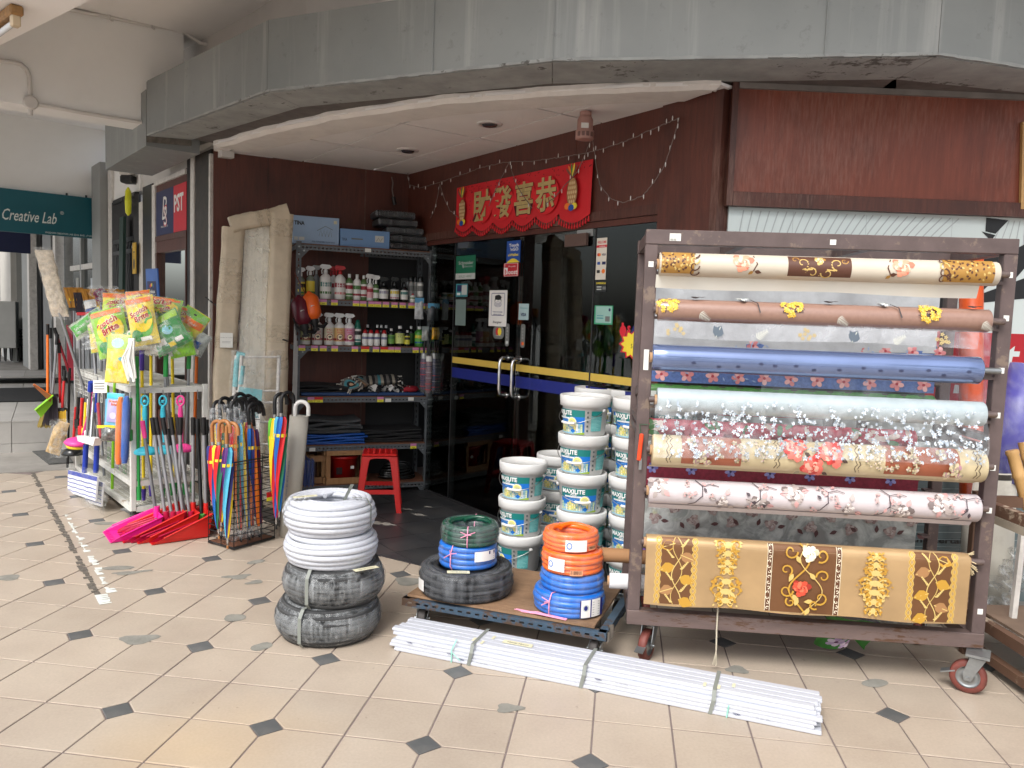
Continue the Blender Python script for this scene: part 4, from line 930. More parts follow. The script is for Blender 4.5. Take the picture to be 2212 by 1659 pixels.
while k < 1:
 z=lowz(k);c=DW.pt(bu0 + Wb * k,z - .022,.022)
 fr_.lathe([(.0,.024),(.0035,.015),(.008,-.008),(.006,-.018),(.0,-.022)],6,c,caps=False);k += .0165
fr_.build('fringe',bn)
ch_=MB(m_dred,m_gold);fbt=Sheet(fb.fn,.0024,.0007)
for c,ch1 in zip((.238,.40,.563,.722),'財發喜恭'):
 zc_=(bz0 + bz1) / 2 - .03 + (.0)
 blob(ch_,fb,c * Wb,zc_ + .005,.085 * Wb,.13,24,M('banner_red2',(222,30,38),.55))
 fbt.k=.0024;ch_.text(ch1,fbt,.172,c * Wb,zc_ + .002,m_dred,bold=.03);ch_.text(ch1,fbt,.170,c * Wb - .002,zc_ + .005,m_gold,bold=.022)
ch_.build('characters',bn)
orn=MB(m_dred)
for i in range(150): # cut-out pattern
 x=rnd.random() * Wb;f=x / Wb;row=rnd.random()
 z=bz1 - .012 - .055 * row if rnd.random() < .55 else rnd.uniform(bz0 - .01,bz1 - .06)
 if any(abs(f - c) < .082 for c in (.238,.40,.563,.722)) and abs(z - (bz0 + bz1) / 2 + .03) < .12: continue
 if f < .13 or f > .83:
  if z < bz1 - .05: continue
 blob(orn,fb,x,z,.006,.0035,6,None,rnd.random() * 3)
orn.build('cutout_pattern',bn)
m_pine,m_leafp,m_org=M('pine_tan',(176,130,84),.6),M('pine_leaf',(70,140,70),.6),M('pine_orange',(226,120,40),.6)
for c in (.075,.90):
 pn=MB(m_pine);x=c * Wb;s=1.0 if c > .5 else .92
 blob(pn,fb,x,bz0 + .12,.055 * s,.10 * s,16,M('pine_edge',(120,70,40),.6));blob(pn,fb,x,bz0 + .12,.050 * s,.095 * s,16,m_pine)
 for r in range(5):
  for q in range(-2,3):
   xx=x + (q + (r % 2) * .5) * .02 * s;zz=bz0 + .06 + r * .03 * s
   if ((xx - x) / .045) ** 2 + ((zz - bz0 - .12) / .09) ** 2 < 1: blob(pn,fb,xx,zz,.008,.012,6,M('pine_pale',(214,186,140),.6))
 for a,m in ((-.5,m_org),(-.15,m_leafp),(.2,m_yel),(.55,M('pine_brown',(130,76,60),.6)),(-.8,M('pine_brown',(130,76,60),.6))): blob(pn,fb,x + sin(a) * .05,bz0 + .22 + .045 * cos(a),.009,.045,8,m,-a)
 for q,m in ((-.04,m_or),(.03,m_yel),(.0,m_blue)): blob(pn,fb,x + q,bz0 + .02 + abs(q) * .3,.03,.022,10,m)
 pn.build('pineapple',bn)
 # string lights
m_wirel=M('light_wire',(112,98,92),.6);m_bulb=M('bulb_clear',(215,210,205),.15)
sl=thing('string_lights','thin string of small clear fairy lights swagged over the banner and header','string lights',DW.pt(2,2.6))
b=MB(m_bulb);b.lathe([(.0025,0),(.0035,.012),(.003,.022),(.0,.03)],6,caps=False);b=b.build('bulb');BULB=b.data;bpy.data.objects.remove(b)
def swag(pts,sag=0.0,n=14):
 P=[]
 for (xa,ya),(xb,yb) in zip(pts,pts[1:]):
  L=math.hypot(xb - xa,yb - ya)
  for i in range(n):
   f=i / n;P.append((xa + (xb - xa) * f,ya + (yb - ya) * f + sag * L * .0 + rnd.uniform(-1,1)))
 P.append(pts[-1]);Q=[]
 for x,y in P:
  u,z=DW.hit(x,y,.05);Q.append(DW.pt(u,z,.05 if u < 3.0 else .06))
 t=MB(m_wirel);t.tube(Q,.0028,5);t.build('wire',sl)
 for i in range(3,len(Q),6):
  d=V((rnd.uniform(-.02,.02),0,rnd.choice((-1,-1,1)))).normalized();b=bpy.data.objects.new('bulb',BULB);COL.objects.link(b);b.parent=sl;b.location=Q[i] - sl.location;b.rotation_euler=d.to_track_quat('Z','Y').to_euler()
swag([(881,375),(884,398),(905,406),(945,396),(990,380),(1040,362),(1090,350),(1150,348),(1210,340),(1262,332),(1300,322),(1350,305),(1400,285),(1440,268),(1470,255)])
swag([(1470,256),(1462,285),(1448,330),(1436,362),(1415,395),(1390,424),(1345,438),(1318,428),(1296,400),(1288,360),(1283,320),(1279,296)],n=8)
swag([(1279,296),(1265,330),(1248,370),(1222,398),(1200,425),(1180,440)],n=8);swag([(1100,350),(1080,390),(1066,420),(1056,445)],n=8);swag([(1100,350),(1112,390),(1128,420),(1150,450)],n=8)
swag([(950,398),(945,425),(938,455),(930,470)],n=6);swag([(950,398),(960,430),(972,455),(990,470)],n=6)
# dangling plug lead in the corner
pl_=thing('plug_lead','white lead with a black plug hanging in the corner below the entry ceiling','cable',LW.pt(1.45,2.7,.05))
a=LW.pt(1.50,2.78,.05);t=MB(m_wirel);t.tube([LW.pt(*LW.hit(x,y,.05),.05) for x,y in ((846,382),(849,395),(847,410),(850,425))],.006,6);t.build('lead',pl_)
t=MB(m_black);t.tube([LW.pt(*LW.hit(x,y,.05),.05) for x,y in ((850,425),(851,434),(853,442))],.018,6);t.build('plug',pl_)
# security sensor under the plaster border
p=G(1265,246,H_CEIL - .015);ss=thing('motion_sensor','pinkish cylindrical motion sensor hanging under the ceiling edge','sensor',p)
m_pink=M('sensor_pink',(168,128,118),.5)
t=MB(m_pink);t.tube([(0,0,.012),(0,0,-.04)],.035,8);t.lb('bracket',ss);t=MB(m_pink);t.lathe([(.0,.0),(.035,-.012),(.047,-.035),(.048,-.095),(.055,-.10),(.055,-.15),(.045,-.152),(.0,-.152)],18,(0,0,0));t.lb('body',ss)
t=MB(m_strip);t.box((-.005,-.0485,-.078),(.045,.004,.03));t.lb('sticker',ss)
for k in range(4): t=MB(M('sensor_dark',(110,80,74),.6));a=-pi / 2 + (k - 1.5) * .5;t.box((cos(a) * .0545,sin(a) * .0545,-.125),(.018,.004,.026),Matrix.Rotation(a + pi / 2,3,'Z'));t.lb('vent',ss)
# ================================================================== window graphics on the right shop front
gw=thing('window_graphic','white and red printed vinyl on the right shop window with black slanted letters','window sign',RF.pt(1.3,1.2))
m_vin=M('vinyl_white',(206,216,214),.35,var=.03,vs=2);m_vred=M('vinyl_red',(176,28,40),.4);m_vblk=M('vinyl_black',(28,28,30),.4);m_vgl=M('vinyl_line',(172,178,179),.5)
zr=RF.hit(2030,715)[1];t=MB(m_vin)
t.prism([RF.pt(.03,.75,-.03),RF.pt(3.6,.75,-.03),RF.pt(3.6,.75,-.05),RF.pt(.03,.75,-.05)],(0,0,2.186 - .75));t.build('vinyl_sheet',gw)
fw=Sheet(lambda x,y,h: RF.pt(x,y,-.03 + h),.001)
t=MB(m_vgl)
for k in range(26):
 x=.06 + k * .035;pts=[]
 for i in range(8):
  f=i / 7;pts.append((x + f * (.10 + k * .010),1.86 + .30 * f - .10 * (1 - f) * 0))
 pts=[(x + (.05 + .012 * k) * (f ** 1.4),1.70 + .47 * f) for f in [i / 8 for i in range(9)]]
 stroke(t,fw,pts,.006)
for k in range(22):
 x=1.5 + k * .03;stroke(t,fw,[(x - .1 * f + .02 * k * f,2.17 - .2 * f) for f in (0,.3,.6,1)],.005)
for x in (.38,.78,1.25): stroke(t,fw,[(x,1.6),(x,2.17)],.002)
t.build('grey_lines',gw)
def fpx(x,y): return RF.hit(x,y,-.03)
t=MB(m_vred,m_vin);xr0=.035;rect(t,fw,xr0,3.55,1.05,zr,m_vred);t.build('red_field',gw)
t=MB(m_vblk,m_vin)
def fpoly(P,m=None): up(fw);t.poly([fw(*fpx(x,y)) for x,y in P],m)
fpoly([(2130,470),(2178,476),(2150,505),(2128,500)]);fpoly([(2120,500),(2150,508),(2140,520)])
fpoly([(2080,545),(2185,520),(2185,572),(2120,630),(2082,650),(2096,600)]);fpoly([(2105,640),(2215,600),(2215,645),(2110,655)]);fpoly([(2188,540),(2230,520),(2230,560),(2195,600)]);fpoly([(2000,560),(2060,558),(2036,650),(1990,655)])
fpoly([(2030,640),(2064,640),(2050,700),(2026,704)]);fpoly([(1820,538),(1870,520),(1875,536)])
for s_,x,y,h in (('f',2105,782,.13),('t',2185,770,.17),('o',2068,800,.12)): u,z=fpx(x,y);t.text(s_,fw,h,u,z,m_vin,bold=.02,shear=.12)
for s_,x,y,h in (('K',1990,850,.17),('7',2083,868,.17),('S',2190,860,.18),('b',2080,985,.16),('e',2185,985,.14)): u,z=fpx(x,y);t.text(s_,fw,h,u,z,m_vin,bold=.05,shear=.12)
t.build('lettering',gw)
low=MB(M('window_lower',(96,108,110),.25,var=.1,vs=2));low.prism([RF.pt(.03,0.05,-.035),RF.pt(3.6,0.05,-.035),RF.pt(3.6,.05,-.05),RF.pt(.03,.05,-.05)],(0,0,.70));low.build('lower_pane',gw)
t=MB(m_vblk);fw2=Sheet(lambda x,y,h: RF.pt(x,y,-.034 + h),.001);u,z=RF.hit(2010,1166,-.034);t.text('marks and certain de',fw2,.032,u,z,m_vblk,w=.62,bold=.03)
for k in range(10): stroke(t,fw2,[(.6 + k * .0,.3 + k * .04),(3.4,.34 + k * .045)],.004,M('pane_stripe',(130,142,144),.4))
t.build('lower_lettering',gw)
wallslab('sill',RF,.0,3.6,0,.05,M('sill_grey',(110,108,104),.7),.2,.03,gw)
# trees over the road, only met as reflections in the glass
m_bark=M('bark',(70,58,48),.9);m_leaf1,m_leaf2=M('leaf_dark',(52,76,38),.6,objvar=.1),M('leaf_light',(84,108,54),.6)
def tree(x,y,h,r,lab,seed):
 q=random.Random(seed);o=thing('street_tree',lab,'tree',(x,y,0))
 t=MB(m_bark);t.tube([(0,0,-.05),(.1,0,h * .25),(.05,.1,h * .5),(.2,.1,h * .8)],[.22,.18,.13,.05],8)
 for k in range(7): a=q.random() * 6.28;t.tube([(.08,.05,h * (.35 + .05 * k)),(cos(a) * r * .5,sin(a) * r * .5,h * (.55 + .05 * k)),(cos(a) * r * .8,sin(a) * r * .8,h * (.62 + .05 * k))],[.08,.05,.02],5)
 t.lb('trunk',o);t=MB(m_leaf1,m_leaf2)
 for k in range(2600):
  c=q.choice(range(9));ca=c * .7;cc=V((cos(ca * 2.1) * r * .55,sin(ca * 2.1) * r * .55,h * (.55 + .05 * c)))
  d=V((q.gauss(0,1),q.gauss(0,1),q.gauss(0,.8)));p=cc + d.normalized() * r * .5 * q.random() ** .4;s=q.uniform(.08,.2)
  a=V((q.gauss(0,1),q.gauss(0,1),q.gauss(0,1))).normalized();b=a.cross(V((0,.3,1))).normalized()
  t.add([p - a * s,p + b * s * .5,p + a * s,p - b * s * .5],[(0,1,2,3)],q.choice((m_leaf1,m_leaf2)))
 t.lb('crown',o)
tree(7.5,-9,7.5,2.6,'leafy roadside tree mirrored in the right glass pane',3);tree(1.5,-16,9,3.2,'farther roadside tree mirrored between the door stickers',5);tree(-7,-14,8,3,'roadside tree mirrored in the left side window',8);tree(13,-13,9,3.3,'large roadside tree at the right of those mirrored in the glass',9)
# ================================================================== the wheeled rack of tablecloth rolls
m_rack=worn_paint('rack_paint',(92,78,76),(120,104,92),.35,.5,(1,1,1),22)
m_rackd=worn_paint('rack_paint_low',(104,88,84),(84,58,40),.55,.55,(.6,1,3),20)
m_zinc=M('zinc',(150,154,156),.35,metal=.8,var=.12,vs=20,dirt=.3,dcol=(100,90,80));m_rub=M('red_rubber',(112,56,48),.6,var=.2,vs=40,dirt=.4);m_rubk=M('grey_rubber',(66,62,60),.7,var=.2,vs=40)
m_tag=M('tag_white',(222,222,216),.6,var=.05)
rk=thing('display_rack','tall brown steel rack on red castors holding rolls of tablecloth','rack',(1.335,3.42,0),radians(-5))
RX0,RX1,RD,RZ0,RZ1,PS=-.78,.757,.5,.19,1.95,.055
def rpart(name,fn,mat=m_rack):
 t=MB(mat);fn(t);return t.lb(name,rk)
for x in (RX0 + PS / 2,RX1 - PS / 2):
 for y in (0,RD): rpart('post',lambda t: t.box((x,y,(RZ0 + RZ1) / 2),(PS if y == 0 else .05,.05,RZ1 - RZ0 - .13),None,None,.003),m_rack)
for y in (0,RD):
 rpart('top_rail',lambda t: t.box(((RX0 + RX1) / 2,y,RZ1 - .032),(RX1 - RX0,.05,.064),None,None,.003));rpart('bottom_rail',lambda t: t.box(((RX0 + RX1) / 2,y,RZ0 + .033),(RX1 - RX0,.055,.066),None,None,.003),m_rackd)
for x in (RX0 + .03,RX1 - .03):
 rpart('side_rail',lambda t: t.box((x,RD / 2,RZ1 - .035),(.05,RD - .052,.055)));rpart('side_rail',lambda t: t.box((x,RD / 2,RZ0 + .033),(.05,RD - .06,.055)),m_rackd)
 for z in (1.055,1.105): rpart('side_rail',lambda t: t.box((x,RD / 2,z),(.045,RD - .052,.03)))
for x in (-.36,.17): rpart('top_cross_bar',lambda t: t.box((x,RD / 2,RZ1 - .04),(.04,RD - .052,.04)))
for x in (.2,.36): rpart('rear_upright',lambda t: t.box((x,RD + .0,.72),(.04,.04,.93)))
rpart('side_brace',lambda t: t.bar((RX0 + .03,.03,1.28),(RX0 + .03,RD - .03,1.20),.02,.04));
ROLLZ=[1.800,1.605,1.400,1.215,1.000,.812,.585]
for z in ROLLZ:
 for x,s in ((RX0 + PS,1),(RX1 - PS,-1)):
  rpart('bracket',lambda t: (t.box((x + s * .022,-.005,z - .035),(.045,.05,.012)),t.box((x + s * .030,-.032,z - .02),(.03,.006,.04))))
 for x,s in ((RX0 + .05,1),(RX1 - .05,-1)): rpart('bracket',lambda t: t.box((x + s * .022,RD - .03,z - .035),(.045,.05,.012)))
def castor(x,y,ang,tilt=0,r=.072,par=rk,zt=RZ0,mats=(m_rub,m_zinc)):
 a=V((cos(ang),sin(ang),0));b=V((-sin(ang),cos(ang),0));c=V((x,y,r + .001))
 t=MB(m_zinc);t.box((x + b.x * .03,y + b.y * .03,zt - .008),(.11,.09,.012),Matrix.Rotation(ang,3,'Z'))
 t.lathe([(.03,0),(.03,.016)],12,(x + b.x * .03,y + b.y * .03,zt - .030));t.lb('mount_plate',par)
 t=MB(m_zinc)
 for s in (-1,1):
  o=c + a * (.028 * s);P=[o + b * .012 + V((0,0,-.012)),o - b * .014 + V((0,0,-.012)),o - b * .02 + V((0,0,.02)),o + b * .0 + V((0,0,zt - r - .028)),o + b * .06 + V((0,0,zt - r - .028)),o + b * .03 + V((0,0,.03))]
  t.prism(P,a * .004)
 t.prism([c + a * -.030 + b * .0 + V((0,0,zt - r - .030)),c + a * .034 + V((0,0,zt - r - .030)),c + a * .034 + b * .06 + V((0,0,zt - r - .030)),c + a * -.030 + b * .06 + V((0,0,zt - r - .030))],(0,0,.005))
 t.lb('fork',par)
 t=MB(mats[0]);t.lathe([(r * .66,-.018),(r * .9,-.019),(r,-.013),(r,.013),(r * .9,.019),(r * .66,.018)],28,c,a,caps=False);w=t.lb('wheel',par)
 t=MB(mats[1]);t.lathe([(.0,-.016),(r * .22,-.022),(r * .30,-.012),(r * .6,-.008),(r * .67,-.017),(r * .67,.017),(r * .6,.008),(r * .30,.012),(r * .22,.022),(.0,.016)],24,c,a,caps=False);t.lb('hub',w)
 t=MB(m_zinc);t.lathe([(.008,-.038),(.008,.038)],8,c,a);t.lb('axle',w)
 return w
castor(-.679,.047,radians(-25));castor(.694,-.045,radians(-118));castor(-.66,RD - .02,radians(10));castor(.70,RD - .02,radians(-30))
for x,y,an in ((-.679,.047,-25),(.694,-.045,-118)):
 t=MB(m_zinc);a=radians(an);b=V((-sin(a),cos(a),0));c=V((x,y,.10));t.bar(c - b * .05 + V((cos(a) * .0,sin(a) * .0,-.01)),c - b * .105 + V((0,0,-.03)),.04,.006);t.lb('brake_pedal',rk)
 # price tags and tape stuck on the frame
for x,z,w,h in ((-.655,1.918,.048,.032),(.005,1.915,.025,.022)): rpart('price_label',lambda t: t.box((x,-.0262,z),(w,.001,h)),m_tag)
t=MB(m_blk);f_=flat((-.655,-.0272,1.918),(1,0,0),(0,0,1));t.text('18.00',f_,.009,-.008,-.010);t.text('xxxx',f_,.005,0,.008) if False else None;t.lb('label_print',rk)
for z,s in ((1.80,0),(1.385,0),(1.21,1),(1.80,1),(1.62,1),(1.40,1),(.985,1),(.80,1),(.355,1)):
 x=(RX0 + PS / 2) if s == 0 else (RX1 - PS / 2);rpart('tape_tag',lambda t: t.box((x,-.0262,z),(.022,.001,.024 if z != 1.385 else .09)),m_tag)
 # ---- rolls
def roll(name,label,x0,x1,y,z,r,mat,core_r=.022,bar=True,group='tablecloth rolls on the rack',core_out=(.0,.0),rod=None):
 o=thing(name,label,'fabric roll',rk.matrix_basis @ V(((x0 + x1) / 2,y,z)),radians(-5),group);dx=(x0 + x1) / 2
 t=MB(mat);prof=[(core_r,x0 - dx),(r * .96,x0 - dx),(r,x0 - dx + .004)] + [(r * (1 + .004 * sin(k * 2.3)),x0 - dx + (x1 - x0) * k / 20) for k in range(1,20)] + [(r,x1 - dx - .004),(r * .96,x1 - dx),(core_r,x1 - dx)]
 t.lathe(prof,28,(0,0,0),(1,0,0),caps=False);o['half']=(x1 - x0) / 2
 c=t.lb('rolled_cloth',o)
 t=MB(M('card_core',(176,140,104),.8));t.lathe([(core_r - .006,x0 - dx - .01),(core_r,x0 - dx - .01),(core_r,x1 - dx + .01),(core_r - .006,x1 - dx + .01)],16,(0,0,0),(1,0,0),caps=False);t.lb('core',o)
 if bar:
  t=MB(rod or m_rack);t.tube([(RX0 + .045 - dx - 0,0,0),(RX1 - .045 - dx,0,0)],.014,8);t.lb('rod',o)
 return o
def cloth_sheet(o,r,hang=True,wav=.004,wk=9):
 """print/sheet frame on a roll: x along, v = distance from the top of the roll forward and down"""
 def fn(x,v,h):
  q=r * pi / 2;sg=-1
  if v < q or not hang: a=v / r;return V((x,sg * (r + h) * sin(a),(r + h) * cos(a)))
  k=v - q;f=min(1,k / .1);return V((x,sg * (r + h + f * (wav * sin(x * wk) + wav * .5 * sin(x * wk * 2.7 + k * 8))),-k))
 return Sheet(fn,.0011,.00002,4)
def drape(o,fn,hx,v0,v1,mat,n=40,m=12,name='hanging_cloth',edge=0.0):
 t=MB(mat);t.grid(lambda a,b: fn.fn(-hx + 2 * hx * a,v0 + (v1 + edge * sin(a * 17) * b - v0) * b,.0005),n,m);return t.lb(name,o)
def Rx(u,l=1425,w=725,L=1.38): return (u - l) / w * L - L / 2
def rose(t,f,x,y,r,dark,midc,light,a0=0.0):
 r *= 1.12
 for n,rr,ms in ((9,1.05,(midc,dark)),(8,.88,(light,midc,dark)),(7,.68,(midc,light)),(5,.48,(dark,light,midc)),(4,.30,(midc,light)),(3,.16,(dark,midc))):
  for i in range(n):
   a=a0 + i * 2 * pi / n + rr * 5;q=r * rr * (.9 + .2 * sin(i * 2.1 + a0));blob(t,f,x + cos(a) * q * .56,y + sin(a) * q * .50,q * .40,q * .30,7,ms[i % len(ms)],a + .4)
def leaf(t,f,x,y,L,a,m,w=.28,vein=None):
 pts=[(0,0),(.25,w * .8),(.5,w),(.8,w * .45),(1,0),(.8,-w * .45),(.5,-w),(.25,-w * .8)]
 up(f);P=[f(x + L * (p * cos(a) - q * sin(a)),y + L * (p * sin(a) + q * cos(a))) for p,q in pts];t.add(P,[(0,1,7),(1,2,6,7),(2,3,5,6),(3,4,5)],m)
 if vein: stroke(t,f,[(x,y),(x + L * .9 * cos(a),y + L * .9 * sin(a))],L * .05,vein)
def curl(t,f,x,y,r,a,turns,w,m,sgn=1):
 pts=[]
 for i in range(14):
  k=i / 13;rr=r * (1 - .75 * k);th=a + sgn * turns * 2 * pi * k;pts.append((x + rr * cos(th),y + rr * sin(th)))
 stroke(t,f,pts,[w * (1 - .4 * i / 13) for i in range(14)],m)
PC={}
def pc(r,g,b,rough=.45): return M('pc_%d_%d_%d' % (r,g,b),(r,g,b),rough,var=.03)
GOLD,LGOLD,BRN,CRM=pc(166,124,58),pc(204,174,104),pc(88,54,40),pc(200,190,173)
FY=-.05 # front rolls hang a little before the posts
# 1 cream with brown damask
o=roll('tablecloth_roll','topmost roll on the rack, cream cloth with peach roses and brown centre block',-.72,.66,FY,1.80,.05,CRM)
f=cloth_sheet(o,.05,False);t=MB(CRM)
x0,x1=Rx(1703),Rx(1838);N=10
for a,b,c,d,m in ((x0,x1,.022,.118,BRN),):
 up(f);t.grid(lambda p,q: f(a + (b - a) * p,c + (d - c) * q),2,10,m)
for q in (-1,1):
 cx=(x0 + x1) / 2
 curl(t,f,cx + q * .07,.06,.028,pi / 2,1.0,.006,LGOLD,q);curl(t,f,cx + q * .03,.10,.026,pi,.9,.006,LGOLD,-q);stroke(t,f,[(cx,.112),(cx + q * .03,.085),(cx + q * .06,.088),(cx + q * .1,.05)],.006,LGOLD);curl(t,f,cx + q * .1,.045,.016,0,.9,.005,GOLD,q)
rose(t,f,cx,.045,.022,GOLD,LGOLD,CRM)
PE1,PE2,PE3=pc(214,120,96),pc(232,160,132),pc(244,200,176)
for u,q in ((1605,1),(1945,-1)):
 rose(t,f,Rx(u),.062,.042,PE1,PE2,PE3);stroke(t,f,[(Rx(u) + q * .045,.03),(Rx(u) + q * .06,.07),(Rx(u) + q * .045,.10)],.005,BRN);leaf(t,f,Rx(u) + q * .05,.10,.03,0.2 * q,BRN);leaf(t,f,Rx(u) + q * .045,.10,.025,2.5,GOLD)
for a,b,q in ((Rx(1428),Rx(1500),1),(Rx(2030),Rx(2135),-1)):
 up(f);t.grid(lambda p,k: f(a + (b - a) * p,.02 + .10 * k),2,8,GOLD)
 for k in range(60):
  xx,yy=rnd.uniform(a,b),rnd.uniform(.028,.112);blob(t,f,xx,yy,.006,.004,6,rnd.choice((BRN,LGOLD,BRN)),rnd.random() * 3)
 e=b if q > 0 else a
 for yy in (.035,.06,.085,.11): curl(t,f,e,yy,.022,0,.9,.006,BRN if yy != .06 else LGOLD,q)
t.lb('printed_pattern',o)
t=MB(pc(222,220,210));t.grid(lambda a,b: V((-.70 + 1.33 * a,.0 + .02 * b + .002 * sin(a * 30),-.045 - .055 * b - .004 * sin(a * 9))),24,3);t.lb('cloth_tail',o)
# 2 mauve with yellow flowers under clear film
MAU=M('mauve_cloth',(148,116,102),.28,var=.06,vs=60,coat=.6)
o=roll('tablecloth_roll','second roll from the top, mauve brown cloth with yellow flower heads and pale ferns',-.715,.645,FY,1.605,.048,MAU)
f=cloth_sheet(o,.048,False);t=MB(MAU);YF,YF2,DKL,PAL=pc(224,178,56),pc(240,206,100),pc(50,42,44),pc(214,216,206)
def fern(x,y,L,a,m):
 stroke(t,f,[(x,y),(x + L * cos(a),y + L * sin(a))],.003,m)
 for k in range(7):
  for s in (-1,1): d=k / 7;leaf(t,f,x + L * d * cos(a),y + L * d * sin(a),L * .42 * (1 - .5 * d),a + s * 1.0,m,.09)
def cluster(x,y,R=.044,n=30,mA=None,mB=None):
 for k in range(10): a=rnd.random() * 6.3;stroke(t,f,[(x,y + .02),(x + cos(a) * R * 1.1,y + sin(a) * R)],.003,DKL)
 for k in range(n): a=rnd.random() * 6.3;q=R * rnd.random() ** .5;petal_flower(t,f,x + q * cos(a),y + q * sin(a) * .9,.010,5,[mA or YF,mB or YF2],a,.3)
for u in (1450,1722,2010): cluster(Rx(u),.045)
for u in (1614,1915): cluster(Rx(u),.012,.02,8,PAL,pc(190,196,200));stroke(t,f,[(Rx(u) + .03,.02),(Rx(u) + .06,.04),(Rx(u) + .07,.075)],.005,DKL)
for u in (1500,1790,2095): leaf(t,f,Rx(u),.012,.04,.2,DKL);leaf(t,f,Rx(u) + .03,.008,.04,-.1,DKL)
for u in (1520,1818,2120): fern(Rx(u),.085,.05,.5,PAL)
t.lb('printed_pattern',o)
m_film=film('clear_film',(225,228,235),.22,.10,2.5,.15,.34)
t=MB(m_film);t.grid(lambda a,b: V((-.69 + 1.33 * a,-.025 + .006 * sin(a * 8) * b,-.04 - .075 * b - .006 * sin(a * 7))),30,4)
f2=Sheet(lambda x,y,h: V((x,-.027 - h,-.045 - y)),.003);YD,GD=pc(190,170,120),pc(92,104,116)
tt=t;t2=MB(YD)
for u in (1470,1560,1660,1760,1855,1955,2050):
 x=Rx(u);k=(u // 95) % 3
 if k == 0:
  for j in range(9): petal_flower(t2,f2,x + rnd.uniform(-.035,.035),.035 + rnd.uniform(-.02,.025),.009,5,[YD],0,.3)
 elif k == 1: leaf(t2,f2,x,.065,.055,-1.2,GD,.42,PAL);leaf(t2,f2,x + .01,.06,.05,-2.0,GD,.3)
 else:
  sv=t;t=t2;sf=f;f=f2;fern(x - .02,.06,.055,-.6,PAL);t=sv;f=sf
t2.lb('film_print',o);tt.lb('film_tail',o)
# 3 clear bluish film
m_blu=film('blue_clear_roll',(96,120,176),.8,.12,3,.05,.95)
m_roll3=M('clear_plastic_roll',(112,130,172),.14,var=.16,vs=3,metal=.55,coat=1.0)
o=roll('plastic_roll','third roll from the top, thick bluish clear plastic sheet',-.73,.625,FY,1.398,.058,m_roll3,rod=m_zinc)
t=MB(film('clear_film_2',(220,226,236),.07,.08,3,.1,.14));t.grid(lambda a,b: V((-.2 + .86 * a,.03 + .01 * sin(a * 9),-.045 - .10 * b - .006 * sin(a * 9))),20,3);t.lb('film_tail',o)
t=MB(pc(58,66,96))
f=cloth_sheet(o,.058,False)
for k in range(14): blob(t,f,-.5 + k * .085 + rnd.uniform(-.02,.02),.105 + rnd.uniform(-.01,.015),.010,.006,7)
t.lb('spots',o)
# 4 white lace film with a long draped end
LACE=M('lace_white',(166,178,182),.35,var=.10,vs=18,coat=.3)
o=roll('lace_roll','fourth roll from the top, pale lace-print film hanging in folds over the roll below',-.70,.655,FY,1.215,.052,LACE)
def lacefn(x,v,h):
 q=.052 * pi / 2
 if v < q: a=v / .052;return V((x,-(.053 + h) * sin(a),(.053 + h) * cos(a)))
 k=v - q;fold=.012 * sin(x * 7 + k * 24) + .007 * sin(x * 17 - k * 30);return V((x,-(.055 + h + min(1,k / .06) * (.014 + fold * .8) + k * .12),-k + .018 * sin(x * 2.2 + .6)))
f=Sheet(lacefn,.002,.00001)
t=MB(film('lace_film',(225,232,236),.13,.14,4,.3,.26));t.grid(lambda a,b: lacefn(-.69 + 1.36 * a,.07 + .235 * b,0),60,16);t.lb('hanging_film',o)
t=MB(pc(200,207,212));w2=pc(160,172,184)
for k in range(520):
 x,v=rnd.uniform(-.685,.66),.075 + .225 * rnd.random() ** .75
 if rnd.random() < .5: petal_flower(t,f,x,v,rnd.uniform(.006,.0125),5,[t.mats[0],w2],rnd.random() * 6,.26)
 else:
  a=rnd.random() * 6.3
  for q in (-.7,0,.7): leaf(t,f,x,v,rnd.uniform(.009,.017),a + q,rnd.choice((t.mats[0],w2)),.22)
p=t.lb('lace_print',o);p['kind']='stuff'
# 5 terracotta with cream panels and peonies
TER=M('terracotta_cloth',(156,88,62),.38,var=.05,vs=40,coat=.2);CR2=pc(200,184,148)
o=roll('tablecloth_roll','fifth roll from the top, cream and terracotta cloth with red peonies',-.71,.665,FY - .01,.995,.068,CR2)
f=cloth_sheet(o,.068,False);t=MB(TER);VM=.155;RED1,RED2,RED3=pc(196,62,58),pc(226,112,100),pc(240,176,156);SAGE,MAUV,DKN=pc(150,142,116),pc(170,128,140),pc(70,52,44)
def band(a,b,m,v0=.0,v1=VM): up(f);t.grid(lambda p,q: f(a + (b - a) * p,v0 + (v1 - v0) * q),1,10,m)
def Rv(u): return Rx(u,1408,712,1.375)
band(Rv(1470),Rv(1600),TER);band(Rv(1905),Rv(2060),TER)
def scallop(x,m=DKN,q=1):
 pts=[(x + q * .012 * abs(sin(k * .8)),.0 + VM * k / 16) for k in range(17)];stroke(t,f,pts,.009,CR2);stroke(t,f,pts,.004,m);stroke(t,f,[(a + q * .014,b) for a,b in pts],.003,m)
for u,q in ((1450,-1),(1670,1),(1855,-1),(2090,1)): scallop(Rv(u),DKN,q)
for u in (1545,1600,1640,1880,1920,1960):
 x=Rv(u)
 for k in range(16): petal_flower(t,f,x + rnd.uniform(-.03,.03),rnd.uniform(.04,.13),rnd.uniform(.007,.013),5,[CR2,SAGE,pc(214,196,180)],rnd.random() * 6,.35,MAUV)
for u,v,r in ((1712,.06,.052),(1790,.075,.054),(1752,.130,.046)): rose(t,f,Rv(u),v,r,RED1,RED2,RED3,u);leaf(t,f,Rv(u) - .05,v + .02,.03,2.5,SAGE);leaf(t,f,Rv(u) + .04,v + .02,.03,.5,DKN)
